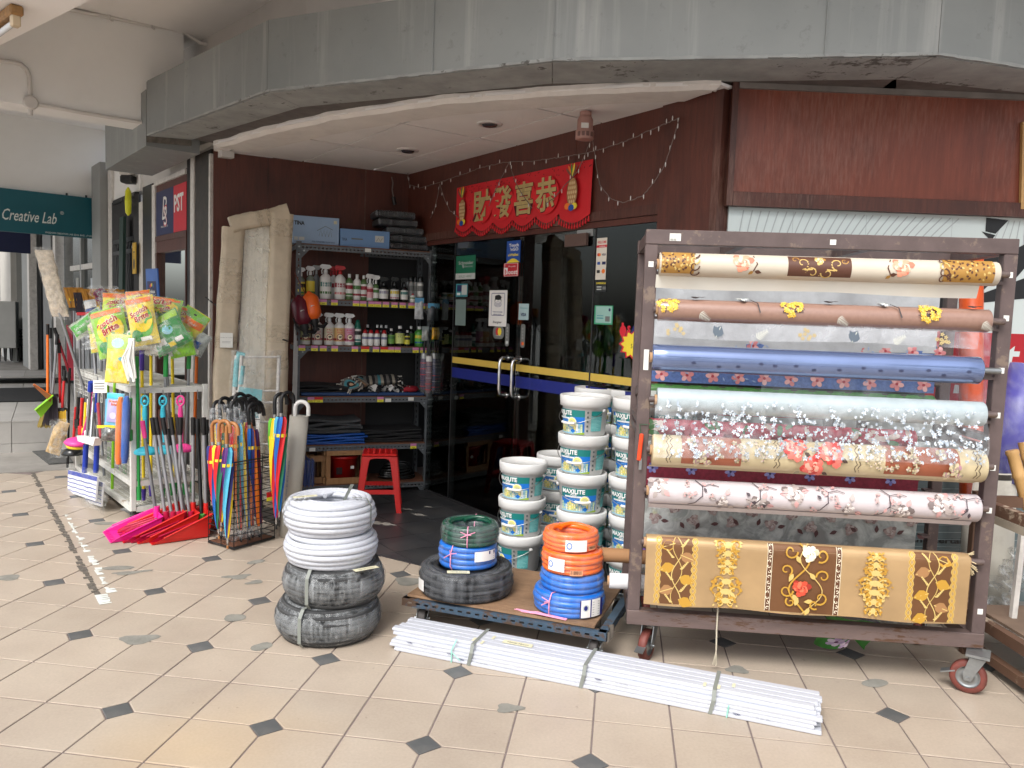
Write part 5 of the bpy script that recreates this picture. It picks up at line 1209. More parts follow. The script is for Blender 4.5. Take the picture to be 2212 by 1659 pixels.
for u in (1492,1515,2020,2045): rose(t,f,Rv(u),.11 if u % 2 else .06,.024,MAUV,CR2,SAGE);rose(t,f,Rv(u) + .02,.135,.016,SAGE,CR2,MAUV)
t.lb('printed_pattern',o)
t=MB(CR2);t.grid(lambda a,b: V((-.70 + 1.36 * a,-.03 + .03 * b,-.062 - .012 * b)),10,2);t.lb('cloth_tail',o)
# 6 pale pink with grey roses
PPK=M('pale_pink_cloth',(196,187,189),.4,var=.03,vs=30,coat=.2)
o=roll('tablecloth_roll','sixth roll from the top, pale pink cloth with grey roses on dark stems',-.715,.665,FY,.812,.058,PPK)
f=cloth_sheet(o,.058,False);t=MB(PPK);G1,G2,G3,PK,STM=pc(120,108,106),pc(176,164,160),pc(226,218,214),pc(206,160,158),pc(74,64,70)
def Rw(u): return Rx(u,1400,710,1.38)
for u,v,r in ((1422,.055,.044),(1640,.115,.040),(1715,.06,.050),(1945,.115,.040),(2025,.068,.050),(1560,.11,.024),(1830,.11,.024)):
 rose(t,f,Rw(u),v,r,G1,G2,G3,u)
 for q in range(4): leaf(t,f,Rw(u) + .03 * cos(q * 1.7 + u),v + .03 * sin(q * 1.7 + u),.034,q * 1.7 + u,rnd.choice((PK,G2,PK)),.3,STM)
for u in (1500,1625,1770,1900,2060):
 x=Rw(u);stroke(t,f,[(x,.02),(x + .03,.05),(x + .03,.09),(x + .0,.12),(x - .03,.13)],.0045,STM);stroke(t,f,[(x + .03,.05),(x + .07,.04),(x + .10,.05)],.003,STM)
 for k in range(8): petal_flower(t,f,x + rnd.uniform(-.05,.08),rnd.uniform(.02,.13),rnd.uniform(.007,.013),5,[PK,G2,G1],rnd.random() * 6,.35)
 for k in range(3): leaf(t,f,x + rnd.uniform(-.02,.05),rnd.uniform(.03,.12),.022,rnd.random() * 6,rnd.choice((STM,PK)),.3)
t.lb('printed_pattern',o)
t=MB(PPK);t.grid(lambda a,b: V((-.69 + 1.35 * a,-.035 + .02 * b,-.050 - .022 * b)),20,3);t.lb('cloth_tail',o)
# 7 gold satin
SAT=M('gold_satin',(178,148,108),.34,var=.16,vs=4,metal=.3,bmp=.15,bs=9);SBR=M('brown_satin',(112,76,48),.34,var=.16,vs=4,metal=.25)  # colour mottling paints in the uneven sheen of creased satin
o=roll('tablecloth_roll','lowest front roll, gold satin cloth with brown bands hanging in a wide flap',-.715,.645,FY,.580,.036,SAT)
m_fray=M('frayed_end',(206,188,150),.9);t=MB(m_fray)
for k in range(40): a=rnd.random() * 6.3;t.tube([(.685,cos(a) * .03,sin(a) * .03),(.685 + rnd.uniform(.01,.03),cos(a) * .04,sin(a) * .042 - rnd.uniform(0,.02))],.002,4)
t.lb('frayed_edge',o)
f=cloth_sheet(o,.036,wav=.0022,wk=5);drape(o,f,.68,.03,.325,SAT,50,16,edge=.004)
fg=Sheet(lambda x,v,h,q=f.fn: q(x,v,h + .0008),.0008,.000016,4);f_s=f;f=fg
def Rg(u): return Rx(u,1392,697,1.36)
t=MB(SBR);V0,V1=.018,.318;YG,YG2,DKB,CRW,REDF=pc(186,142,52),pc(206,180,112),pc(92,58,36),pc(232,222,196),pc(206,76,52)
def gband(a,b,m,v0=V0,v1=V1): up(f);t.grid(lambda p,q: f(a + (b - a) * p,v0 + (v1 - v0) * q),6,16,m)
gband(Rg(1426),Rg(1498),SBR);gband(Rg(1670),Rg(1806),SBR);gband(Rg(1972),Rg(2052),SBR)
for u in (1420,1500,1966,2056):
 x=Rg(u)
 for ph in (0,pi): stroke(t,f,[(x + .010 * sin(k * .75 + ph),V0 + (V1 - V0) * k / 40) for k in range(41)],.009,YG2);
 for ph in (0,pi): stroke(t,f,[(x + .010 * sin(k * .75 + ph),V0 + (V1 - V0) * k / 40) for k in range(41)],.0045,YG)
for u in (1664,1812):
 x=Rg(u);gband(x - .011,x + .011,CRW);gband(x - .009,x + .009,DKB)
 for k in range(13): curl(t,f,x,V0 + .012 + k * .023,.008,k,.8,.0035,CRW,1 if k % 2 else -1)
for u,q in ((1462,1),(2012,-1)):
 x=Rg(u);stroke(t,f,[(x + .022 * sin(k * .42),V0 + (V1 - V0) * k / 20) for k in range(21)],.004,YG2);stroke(t,f,[(x - .022 * sin(k * .42 + .5),V0 + (V1 - V0) * k / 20) for k in range(21)],.003,LGOLD)
 for k in range(6):
  v=.045 + k * .05;s=1 if (k % 2) == (q > 0) else -1
  leaf(t,f,x + s * .012,v,.068,(0 if s > 0 else pi) + s * .35,YG if k % 3 != 1 else pc(160,118,76),.36,YG2)
  for j in range(6): blob(t,f,x - s * (.02 + j * .005),v + .012 - j * .006,.008 - j * .0007,.004,6,YG2,j * .4)
for u in (1572,1890):
 x=Rg(u)
 for v,R in ((.04,.038),(.075,.028),(.115,.022),(.15,.020),(.20,.040),(.245,.048),(.285,.032)) if u == 1572 else ((.05,.018),(.085,.024),(.12,.034),(.165,.048),(.205,.044),(.245,.024),(.285,.020)):
  R *= 1.55
  for k in range(12):
   e,vv,aa,ll=R * rnd.uniform(.1,.95),v + rnd.uniform(-.018,.018),rnd.uniform(-.6,1.5),rnd.uniform(.010,.020);mm_=rnd.choice((YG,YG2,pc(180,130,50),YG))
   leaf(t,f,x + e,vv,ll,aa,mm_,.3);leaf(t,f,x - e,vv,ll,pi - aa,mm_,.3)
  for s in (-1,1):
   curl(t,f,x + s * R * .6,v,R * .55,pi / 2,.9,.008,YG,s);curl(t,f,x + s * R * .5,v + .012,R * .4,-pi / 2,.8,.005,YG2,-s);leaf(t,f,x + s * R * .2,v,R * .5,(0 if s > 0 else pi) + s * .7,rnd.choice((YG,YG2)),.22)
  blob(t,f,x,v,R * .35,.014,8,YG2)
x=Rg(1738)
stroke(t,f,[(x - .02 + .04 * sin(k * .33),V0 + (V1 - V0) * k / 22) for k in range(23)],.007,YG);stroke(t,f,[(x + .03 - .05 * sin(k * .3 + .3),V0 + (V1 - V0) * k / 22) for k in range(23)],.004,LGOLD)
for dx,v,r,a,s in ((-.06,.05,.03,0,1),(.07,.06,.03,2,-1),(-.075,.13,.028,1,-1),(.08,.15,.03,3,1),(-.07,.22,.03,0,1),(.075,.245,.03,2,-1),(.05,.275,.022,1,1),(-.05,.27,.022,4,-1)):
 curl(t,f,x + dx,v,r,a,1.0,.008,YG,s);leaf(t,f,x + dx * .6,v + .015,.04,a + 1,LGOLD,.25)
rose(t,f,x - .008,.205,.038,pc(160,50,36),REDF,pc(230,110,80));rose(t,f,x + .02,.055,.034,pc(190,180,150),CRW,pc(240,236,220))
t.lb('printed_pattern',o);f=f_s
# ---- rolls in the rear row
BY=RD - .03
GSH=film('grey_sheer',(188,192,196),.9,.3,9,.4,1.0)
o=roll('sheer_roll','top roll of the rear row, plain grey sheer sheet hanging behind the mauve roll',-.70,.67,BY,1.80,.035,M('grey_sheer_roll',(182,188,194),.4),group='tablecloth rolls on the rack')
f=cloth_sheet(o,.035,wav=.004);
t=MB(M('grey_sheer_sheet',(184,188,192),.32,var=.10,vs=16,bmp=.5,bs=40));t.grid(lambda a,b: f.fn(-.685 + 1.355 * a,.03 + .375 * b + .03 * b * (1 - a),0),40,12);t.lb('hanging_cloth',o)
BLC=M('blue_check_cloth',(86,112,168),.5,var=.25,vs=70)
o=roll('tablecloth_roll','rear roll of blue checked cloth with pink hibiscus flowers',-.70,.665,BY,1.46,.03,BLC);f=cloth_sheet(o,.03,wav=.003);drape(o,f,.68,.02,.25,BLC,30,8)
t=MB(pc(222,148,150));f=Sheet(lambda x,v,h,q=f.fn: q(x,v,h + .0012),.0008,.00002,4)
for k in range(11): petal_flower(t,f,-.62 + k * .125,.212,.034,5,[pc(214,140,142),pc(226,176,174)],k,.34,pc(170,60,70));petal_flower(t,f,-.56 + k * .125,.055,.03,5,[pc(204,128,132),pc(222,168,168)],k,.34,pc(170,60,70))
for k in range(60): blob(t,f,rnd.uniform(-.67,.67),rnd.uniform(.04,.23),.004,.012,4,pc(150,172,206),rnd.random() * 3)
t.lb('printed_pattern',o)
PAT=M('dark_patchwork',(70,66,70),.6,var=.4,vs=30)
o=roll('tablecloth_roll','rear roll of dark patchwork cloth above the green one',-.66,.64,BY + .02,1.30,.03,PAT);f=cloth_sheet(o,.03);drape(o,f,.64,.02,.15,PAT,20,4);t=MB(pc(150,140,140));f=Sheet(lambda x,v,h,q=f.fn: q(x,v,h + .0012),.0008,.00002,4)
for k in range(26): petal_flower(t,f,-.62 + k * .05,.12 if k % 2 else .15,.014,4,[rnd.choice((pc(160,150,150),pc(84,74,120),pc(130,70,66)))],0,.4)
t.lb('printed_pattern',o)
GRC=M('green_cloth',(74,128,64),.45,var=.25,vs=40)
o=roll('tablecloth_roll','thin rear roll of green cloth with dark triangles, pale below',-.71,.665,BY - .02,1.212,.034,GRC);f=cloth_sheet(o,.034);t=MB(pc(70,36,60))
for k in range(16): up(f);x=-.66 + k * .086;t.poly([f(x - .018,.012),f(x + .018,.012),f(x,.034)],pc(78,40,70))
band_m=pc(206,212,208);up(f);t.grid(lambda a,b: f(-.68 + 1.36 * a,.052 + .05 * b),2,4,band_m);t.lb('printed_pattern',o)
RDF=M('rose_print',(196,70,92),.5,var=.4,vs=25)
o=roll('tablecloth_roll','rear roll of pink and green flowered cloth seen through the lace',-.70,.60,BY,1.03,.04,RDF);f=cloth_sheet(o,.04);t=MB(pc(90,140,90))
for k in range(40): blob(t,f,rnd.uniform(-.63,.63),rnd.uniform(.02,.1),.03,.014,8,rnd.choice((pc(226,130,150),pc(92,138,92),pc(232,214,206),pc(180,40,70))),rnd.random() * 3)
t.lb('printed_pattern',o)
MRN=M('maroon_check',(126,34,56),.5,var=.25,vs=60)
o=roll('tablecloth_roll','rear roll of maroon checked cloth with blue violet flowers',-.70,.62,BY - .02,.86,.045,MRN);f=cloth_sheet(o,.045);drape(o,f,.65,.02,.25,MRN,20,8);t=MB(pc(96,96,160));f=Sheet(lambda x,v,h,q=f.fn: q(x,v,h + .0012),.0008,.00002,4)
for k in range(14): petal_flower(t,f,-.62 + k * .095,.06 if k % 2 else .10,.028,6,[pc(110,112,178),pc(150,150,204)],k,.3,pc(40,36,80));petal_flower(t,f,-.62 + k * .095,.2,.026,6,[pc(96,96,160)],k,.3)
t.lb('printed_pattern',o)
o=roll('tablecloth_roll','low rear roll of grey see-through film with faded flowers',-.705,.64,BY,.655,.035,M('grey_film_roll',(160,164,160),.3));f=cloth_sheet(o,.035,wav=.006);t=MB(film('grey_flower_film',(192,196,192),.85,.2,4,.4,1.0));t.grid(lambda a,b: f.fn(-.665 + 1.33 * a,.02 + .27 * b,0),30,8);t.lb('hanging_film',o)
t=MB(pc(150,126,124));f=Sheet(lambda x,v,h,q=f.fn: q(x,v,h + .0012),.0008,.00002,4)
for k in range(14): rose(t,f,-.6 + k * .095,.08 if k % 2 else .14,.03,pc(132,112,110),pc(160,142,138),pc(176,166,160),k);leaf(t,f,-.57 + k * .095,.15,.04,k,pc(90,60,60),.25)
t.lb('printed_pattern',o)
# loose rolls and cloth lying in the bottom of the rack
o=roll('paper_roll','white roll poking out at the left foot of the rack',-.86,.58,.10,.345,.036,M('white_roll',(214,214,216),.5),bar=False)
o=roll('card_roll','brown card tube poking out at the left of the rack above the white roll',-.93,.3,.22,.43,.034,M('kraft_tube',(150,112,76),.8),bar=False)
o=roll('damask_roll','short end of a gold spotted roll at the lower right of the rack',-.30,.675,.05,.36,.042,LGOLD,bar=False);f=cloth_sheet(o,.042);t=MB(BRN)
for k in range(60): blob(t,f,rnd.uniform(.28,.485),rnd.uniform(.0,.12),.005,.004,6,rnd.choice((BRN,GOLD,GOLD,CRM)))
t.lb('printed_pattern',o)
PUR=M('purple_cloth',(84,58,132),.5,var=.3,vs=30)
t=MB(PUR);t.grid(lambda a,b: V((-.50 + .85 * a,.06 + .30 * b,.262 + .02 * sin(a * 11 + b * 3) + .03 * (1 - b) * (1 - a) * sin(a * 5) ** 2 + .02 * b)),30,8)
po_=thing('purple_cloth','purple patterned cloth bunched along the bottom of the rack','cloth',rk.matrix_basis @ V((-.1,.2,.26)),radians(-5));t.v=[p - V((-.1,.2,.26)) for p in t.v];pp=t.lb('cloth',po_)
t=MB(pc(150,130,190));f=Sheet(lambda x,y,h: V((-.50 + .85 * x + .1,.06 + .30 * y - .2,.004 + h + .02 * sin(x * 11 + y * 3) + .03 * (1 - y) * (1 - x) * sin(x * 5) ** 2 + .02 * y)),.0005)
for k in range(46): petal_flower(t,f,rnd.random(),rnd.random(),.02,5,[rnd.choice((pc(160,140,196),pc(196,170,90),pc(60,40,100)))],0,.3)
t.lb('printed_pattern',po_)
t=MB(M('purple_roll_end',(92,62,146),.5,var=.3,vs=40));t.lathe([(.0,0),(.05,0),(.05,.2),(.0,.2)],14,rk.matrix_basis @ V((-.74,.34,.44)),(1,-.087,0));tag(t.build('purple_roll'),'end of a purple flowered roll behind the left post of the rack','fabric roll')
t=MB(film('grey_sheet_film',(190,194,196),.75,.2,6,.6,.95));M_=rk.matrix_basis
t.grid(lambda a,b: M_ @ V((-.70 + 1.32 * a,.04 + .12 * b,.300 - .045 * a * (1 - b) + .012 * sin(a * 14) - .03 * b)),30,5);tag(t.build('plastic_sheet'),'crumpled grey plastic sheet lying on the bottom rail of the rack','plastic sheet')
gbm=M('green_print_bag',(70,132,62),.35,var=.15,vs=20)
gbag=thing('printed_bag','green flowered plastic hanging down under the right half of the rack','plastic bag',M_ @ V((.28,.2,.15)),radians(-5));t=MB(gbm)
t.grid(lambda a,b: V((-.13 + .24 * a + .03 * sin(b * 5),-.02 + .06 * sin(a * 9) * (.3 + b * .5) + .05 * b,.06 - (.15 + .035 * sin(a * 7)) * b)),18,8);t.lb('bag',gbag)
t=MB(pc(206,170,210));f=Sheet(lambda x,y,h: V((-.13 + .24 * x + .03 * sin(y * 5),-.02 + .06 * sin(x * 9) * (.3 + y * .5) + .05 * y - .004 - h,.06 - (.15 + .035 * sin(x * 7)) * y)),.001)
for x,y in ((.5,.35),(.7,.7),(.35,.75),(.9,.4),(.55,.9),(.15,.5)): petal_flower(t,f,x,y,.14,6,[pc(196,168,206),pc(226,208,226)],x,.35,pc(90,30,80))
t.lb('printed_pattern',gbag)
# twine hanging from the bottom rail, cutter hung on the post
t=MB(M('twine',(196,188,168),.9));t.tube([M_ @ V((-.383,-.035,.30)),M_ @ V((-.383,-.037,.20)),M_ @ V((-.378,-.03,.10))],.004,5)
for k in range(6): t.tube([M_ @ V((-.378,-.03,.10)),M_ @ V((-.378 + rnd.uniform(-.02,.02),-.03 + rnd.uniform(-.015,.015),.03))],.002,4)
tag(t.build('twine'),'frayed pale twine tassel hanging from the bottom rail of the rack','twine')
ck=thing('box_cutter','orange box cutter hung by a string on the left post of the rack','cutter',M_ @ V((RX0 + .03,-.06,1.0)),radians(-5))
t=MB(M('cutter_orange',(236,72,32),.4));t.box((-.01,.02,.0),(.018,.012,.12),Matrix.Rotation(.06,3,'Y'),None,.004);t.lb('handle',ck);t=MB(m_zinc);t.box((-.006,.02,-.075),(.012,.002,.05));t.lb('blade',ck);t=MB(M('green_string',(60,90,66),.8));t.tube([(-.012,.02,.06),(-.016,.03,.10),(.02,.03,.10)],.002,4);t.lb('string',ck)
# ================================================================== paint pails
m_pail=M('pail_white',(222,222,220),.38,var=.02,vs=4);m_lid=M('lid_white',(226,226,224),.42,var=.02,vs=5,bmp=.05,bs=120)
PG,PB,PB2,PLB,PY,PTL,PLG=pc(24,122,118),pc(24,116,206),pc(40,130,206),pc(150,196,214),pc(232,220,120),pc(96,172,172),pc(150,180,50)
R0,R1,HP,PITCH=.118,.134,.195,.222
def make_pail():
 o=thing('paint_pail','x','paint pail',(0,0,0),0,'paint pails stacked by the doors')
 t=MB(m_pail);t.lathe([(.0,.004),(R0 - .006,.0),(R0,.006),(R1 - .004,HP - .03),(R1,HP - .028),(R1 + .002,HP)],36);t.lb('body',o)
 t=MB(m_lid);t.lathe([(.1415,HP - .027),(.1445,HP - .026),(.1455,HP - .004),(.147,HP),(.1475,HP + .026),(.145,HP + .033),(.138,HP + .034),(.133,HP + .030),(.130,HP + .018),(.0,HP + .016)],40,caps=False)
 t.lathe([(.1415,HP - .027),(R1,HP - .024)],40,caps=False);t.lb('lid',o)
 # printed label
 tp=(R1 - R0) / HP
 def cf(x,y,h): a=-pi / 2 + x / .126;r=R0 + tp * y + h;return V((cos(a) * r,sin(a) * r,y))
 f=Sheet(cf,.0007,.00006);t=MB(pc(236,236,232))
 def blk(x0,x1,y0,y1,m,n=12): up(f);t.grid(lambda p,q: f(x0 + (x1 - x0) * p,y0 + (y1 - y0) * q),n,2,m)
 X0,X1=-.135,.085;B0,B1=.014,.150
 blk(X0,X1,B0,B1,PB,20);blk(X0,X1,.112,B1,PG,20)
 up(f);t.add([f(X0 + (X1 - X0) * i / 16,.112) for i in range(17)] + [f(X0 + (X1 - X0) * i / 16,.112 - .02 * (1 - i / 16) ** 2 + .0) for i in range(17)],[(i,i + 1,i + 18,i + 17) for i in range(16)],PG)
 q=random.Random(5);x=X0
 while x < X1 - .012:
  w=q.uniform(.010,.016);hh=q.uniform(.036,.06);blk(x,x + w,B0 + .004,B0 + hh,q.choice((PLB,PY,pc(226,232,226),PLB,pc(190,214,170))),1)
  up(f);t.poly([f(x,B0 + hh),f(x + w,B0 + hh),f(x + w / 2,B0 + hh + .007)],q.choice((PB2,PTL,PY)))
  for k in range(3): blk(x + w * .25,x + w * .6,B0 + .010 + k * .013,B0 + .018 + k * .013,q.choice((PB2,PTL,pc(236,236,232),PY)),1)
  x += w + .0015
 blk(X0,X1,B0,B0 + .008,PLB,16)
 up(f);t.add([f(.02 + .065 * i / 8,B0) for i in range(9)] + [f(.02 + .065 * i / 8,B0 + .012 * i / 8 + .001) for i in range(9)],[(i,i + 1,i + 10,i + 9) for i in range(8)],PLG)
 blob(t,f,.018,B0 + .018,.016,.014,4,PB)
 n=26;c=(.012,.082);up(f);t.add([f(*c)] + [f(c[0] + (.031 if i % 2 else .024) * cos(2 * pi * i / (2 * n)),c[1] + (.031 if i % 2 else .024) * sin(2 * pi * i / (2 * n))) for i in range(2 * n)],[(0,1 + i,1 + (i + 1) % (2 * n)) for i in range(2 * n)],pc(244,240,200))
 blob(t,f,c[0],c[1],.021,.021,20,PY);t.text('NEW',f,.006,c[0],c[1] + .008,PB);t.text('IMPROVED',f,.005,c[0],c[1],PB);t.text('FORMULA',f,.005,c[0],c[1] - .008,PB)
 wht=pc(240,240,238);t.text('MAXILITE',f,.024,-.054,.133,wht,w=.132,bold=.035);t.text('PLUS',f,.011,-.050,.1145,wht,shear=.25,bold=.03)
 blk(-.102,-.006,.097,.106,wht,8);t.text('Interior emulsion',f,.0055,-.054,.1015,PG,w=.08);t.text('WHITE 15245',f,.009,-.042,.088,pc(120,180,226),w=.062)
 for k in range(5): blk(.096,.106,.030 + k * .026,.042 + k * .026,pc(86,96,96),1)
 blk(.120,.185,.034,.118,PTL,6);blk(.120,.185,.122,.148,PG,6)
 for k in range(9): blk(.124,.178 - .012 * (k % 3),.040 + k * .008,.0425 + k * .008,pc(150,206,204),3)
 t.lb('label',o)
 # wire handle hanging down in front, with a plastic grip
 t=MB(m_chr);P=[]
 for i in range(21):
  a=pi * i / 20;x=-cos(a) * (R1 + .010);P.append(V((x,-sin(a) * (R1 + .018),HP - .045 - sin(a) * .075)))
 t.tube(P,.0022,6);h=t.lb('wire_handle',o);t=MB(m_wht);t.tube(P[8:13],.008,8);t.lb('grip',h)
 for s in (-1,1): t=MB(m_lid);t.lathe([(.010,0),(.010,.012),(.006,.014)],10,(s * (R1 - .004),0,HP - .045),(s,0,0));t.lb('handle_boss',o)
 return o
pail=make_pail()
STK=[('A',1131,996,3,'front left stack of three'),('Bk',1208,981,3,'stack of three half hidden behind the front left one'),('B',1266,854,5,'tall front stack in the middle'),('C',1291,838,5,'stack right behind the tall front one'),
('D',1368,850,5,'rear stack beside the rack post'),('E',1381,861,5,'stack just left behind the rack post'),('F',1452,868,5,'stack hidden behind the tablecloth rolls')]
ordn={1: ['only'],3: ['lowest','middle','top'],5: ['lowest','second lowest','middle','second highest','top']}
first=True;rr=random.Random(7)
for nm,px,py,n,lab in STK:
 zt=PITCH * (n - 1) + HP + .034
 p=G(px,py,zt)
 if nm == 'D': p=p + V((.02,.25,0))
 if nm == 'F': p=p + V((.03,.1,0))
 base_rot={'A': -.12,'Bk': -.1,'B': -.05,'C': .2,'D': 0,'E': -.35,'F': -.3}[nm]
 for k in range(n):
  rz=base_rot + rr.uniform(-.12,.12) + ({0: -.9,1: -.35,2: -.15}[k] if nm == 'A' else 0) + ({4: -.75,3: -.45,2: .12,1: -.05,0: 0}[k] if nm == 'B' else 0)
  jx=rr.uniform(-.006,.006);loc=(p.x + jx,p.y + rr.uniform(-.006,.006),.004 + PITCH * k if nm not in ('C','D','F') else .004 + PITCH * k)
  l='white paint pail, %s of the %s' % (ordn[n][k],lab)
  if first: o=pail;o.location=loc;o.rotation_euler=(0,0,rz);o['label']=l;first=False
  else: copy_thing(pail,loc,(0,0,rz),l)
  # ================================================================== hoses
def coil(name,label,c,R,h,tr,mat,layers=2,wrap=None,group='coils of hose',segs=44,wob=.002,bulge=.035):
 """rows of hose wound on each other: outer rows, then rings closing in over the top"""
 o=thing(name,label,'hose coil',c,rnd.random() * .5,group);rows=max(2,int(round(h / (2 * tr))));q=random.Random(int(R * 1000) + rows)
 t=MB(mat);dz=(h - 2 * tr) / (rows - 1)
 for l in range(layers):
  for r in range(rows):
   if l and 0 < r < rows - 1 and l < layers - 1: continue
   RR=R - tr - l * 1.9 * tr + q.uniform(-.12,.12) * tr - bulge * (2 * r / (rows - 1) - 1) ** 2 * R;z=tr + r * dz
   ph=q.random() * 6.3;P=[V((cos(a) * (RR + wob * sin(3 * a + ph)),sin(a) * (RR + wob * sin(2 * a + ph)),z + .12 * tr * sin(a + ph))) for a in [2 * pi * i / segs for i in range(segs)]]
   t.tube(P,tr * 1.10,8,None,True)
   # the loose end crossing the top
 P=[V((cos(a) * (R * (1 - bulge * 1.2) - tr - 1.9 * tr * layers * f),sin(a) * (R * (1 - bulge * 1.2) - tr - 1.9 * tr * layers * f),h - tr + .9 * tr * sin(pi * f))) for f,a in [(i / 14,.3 + 1.6 * i / 14) for i in range(15)]]
 t.tube(P,tr * .95,8);t.lb('coil',o)
 if wrap:
  e=.004;t=MB(wrap);pr=[(R - layers * 2 * tr - .004,.006),(R * (.9 - bulge),-.0006 + .001)] + [(R * (1 - bulge * (2 * j / 6 - 1) ** 2) + e,h * (.08 + .84 * j / 6)) for j in range(7)] + [(R * (.92 - bulge),h + e),(R - layers * 2 * tr * .7,h + e),(R - layers * 2 * tr - .006,h * .7),(R - layers * 2 * tr - .006,h * .2)]
  t.lathe(pr,40,caps=False)
  t.v=[p + V((q.uniform(-.002,.002),q.uniform(-.002,.002),0)) for p in t.v];t.lb('plastic_wrap',o)
 return o
def wrap_mat(key,tint,lo,hi,sc=(26,26,3)):
 if key in MATS: return MATS[key]
 m,nt,b,out=nt_new(key);n1=noise(nt,coords(nt,sc),1.3,6,.65,.5);n2=noise(nt,coords(nt,(9,9,9)),1.0,4)
 f=ramp(nt,mix(nt,.35,n1,n2),[(.40,g1(lo)),(.66,g1(hi))]);nt.links.new(f,b.inputs['Alpha']);b.inputs['Base Color'].default_value=RGB(*tint);b.inputs['Roughness'].default_value=.22
 bump(nt,b,n1,.5,.01);MATS[key]=m;return m
m_wrapc=wrap_mat('wrap_clear',(226,230,232),.02,.16);m_wrapg=wrap_mat('wrap_grey',(190,194,196),.03,.50,(42,42,4));m_wrapd=wrap_mat('wrap_dark',(160,164,170),.03,.34)
m_hw=M('hose_white',(190,193,201),.35,var=.02,bmp=.06,bs=200)
def ribbed(key,col):
 if key in MATS: return MATS[key]
 m=M(key,col,.45,var=.1,vs=12);nt=m.node_tree;b=nt.nodes['Principled BSDF'];w=nt.nodes.new('ShaderNodeTexWave');w.wave_type='RINGS';w.inputs['Scale'].default_value=1
 n=nt.nodes.new('ShaderNodeTexCoord');g=nt.nodes.new('ShaderNodeTexGradient');g.gradient_type='RADIAL';nt.links.new(n.outputs['Object'],g.inputs[0])
 mu=node(nt,'ShaderNodeMath',operation='MULTIPLY');nt.links.new(g.outputs['Fac'],mu.inputs[0]);mu.inputs[1].default_value=1400
 si=node(nt,'ShaderNodeMath',operation='SINE');nt.links.new(mu.outputs[0],si.inputs[0]);bump(nt,b,si.outputs[0],.5,.003);return m
m_hd=ribbed('hose_dark',(50,51,52));m_hb=ribbed('hose_black',(26,27,29))
m_hbl=M('hose_blue',(20,104,196),.3,var=.05,vs=20);m_hor=M('hose_orange',(238,108,26),.3,var=.05,vs=20);m_hgr=M('hose_green',(18,70,52),.25,var=.1,vs=20)
SX,SY=-.845,3.725
g_='coils piled on the floor in front of the entry'
cA=coil('hose_coil','lowest grey conduit coil of the pile, wrapped in clear film on the tiles',(SX - .003,SY,.002),.252,.178,.0128,m_hd,4,m_wrapg,g_,bulge=.12)
cB=coil('hose_coil','upper grey conduit coil in film, directly under the white coils',(SX + .02,SY + .005,.181),.242,.178,.0128,m_hd,4,m_wrapg,g_,bulge=.12)
cC=coil('hose_coil','lower of the two white hose coils in the pile',(SX + .004,SY,.360),.222,.146,.0128,m_hw,4,m_wrapc,g_,bulge=.10)
cD=coil('hose_coil','white hose coil on top of the pile, with a loose grey strap end',(SX - .004,SY,.509),.219,.152,.0132,m_hw,4,m_wrapc,g_,bulge=.10)
m_strap=M('strap_grey',(124,128,122),.5)
def band_(o,ang,R,z0,z1,w=.018,inn=.12,name='strap'):
 t=MB(m_strap);d=V((cos(ang),sin(ang),0));s=V((-sin(ang),cos(ang),0)) * w / 2
 P=[d * inn + V((0,0,z1)),d * (R * .92) + V((0,0,z1 + .004)),d * (R + .007) + V((0,0,z1 - .03)),d * (R + .008) + V((0,0,(z0 + z1) / 2)),d * (R + .007) + V((0,0,z0 + .03)),d * (R * .9) + V((0,0,z0 - .001))]
 t.add([p + s for p in P] + [p - s for p in P],[(i,i + 1,i + 1 + len(P),i + len(P)) for i in range(len(P) - 1)]);q=t.lb(name,o);q.rotation_euler=(0,0,-o.rotation_euler.z);return q
band_(cA,radians(-107),.252,.003,.181);band_(cB,radians(-107),.24,.001,.182)
for a in (-150,-20): band_(cD,radians(a),.215,.003,.163,.012)
t=MB(m_strap);t.add([V(p) for p in ((.07,-.06,.15),(.085,-.05,.15),(.12,-.04,.225),(.105,-.05,.228))],[(0,1,2,3)]);q=t.lb('strap_end',cD);q.rotation_euler=(0,0,-cD.rotation_euler.z)
m_mask=M('masking_tape',(206,202,172),.7,var=.05)
def handnote(o,c,ex,ey,w,h,text,name='tape_note'):
 t=MB(m_mask);c,ex,ey=V(c),V(ex).normalized(),V(ey).normalized();n=ex.cross(ey);P=[c - ex * w / 2 - ey * h / 2,c + ex * w / 2 - ey * h * .45,c + ex * w * .48 + ey * h / 2,c - ex * w * .51 + ey * h * .46];t.prism([p for p in P],n * .0008)
 f=flat(c + n * .001,ex,ey,.0004);t.text(text,f,h * .34,0,0,m_blk,w=w * .72,shear=.3)
 q=t.lb(name,o);q.rotation_euler=(0,0,-o.rotation_euler.z);return q
handnote(cD,(-.10,-.08,.168),(1,.35,.05),(-.35,1,0),.11,.035,'Handy House');handnote(cB,(.18,-.15,.182),(.8,.6,0),(-.6,.8,.0),.12,.035,'Handy House')
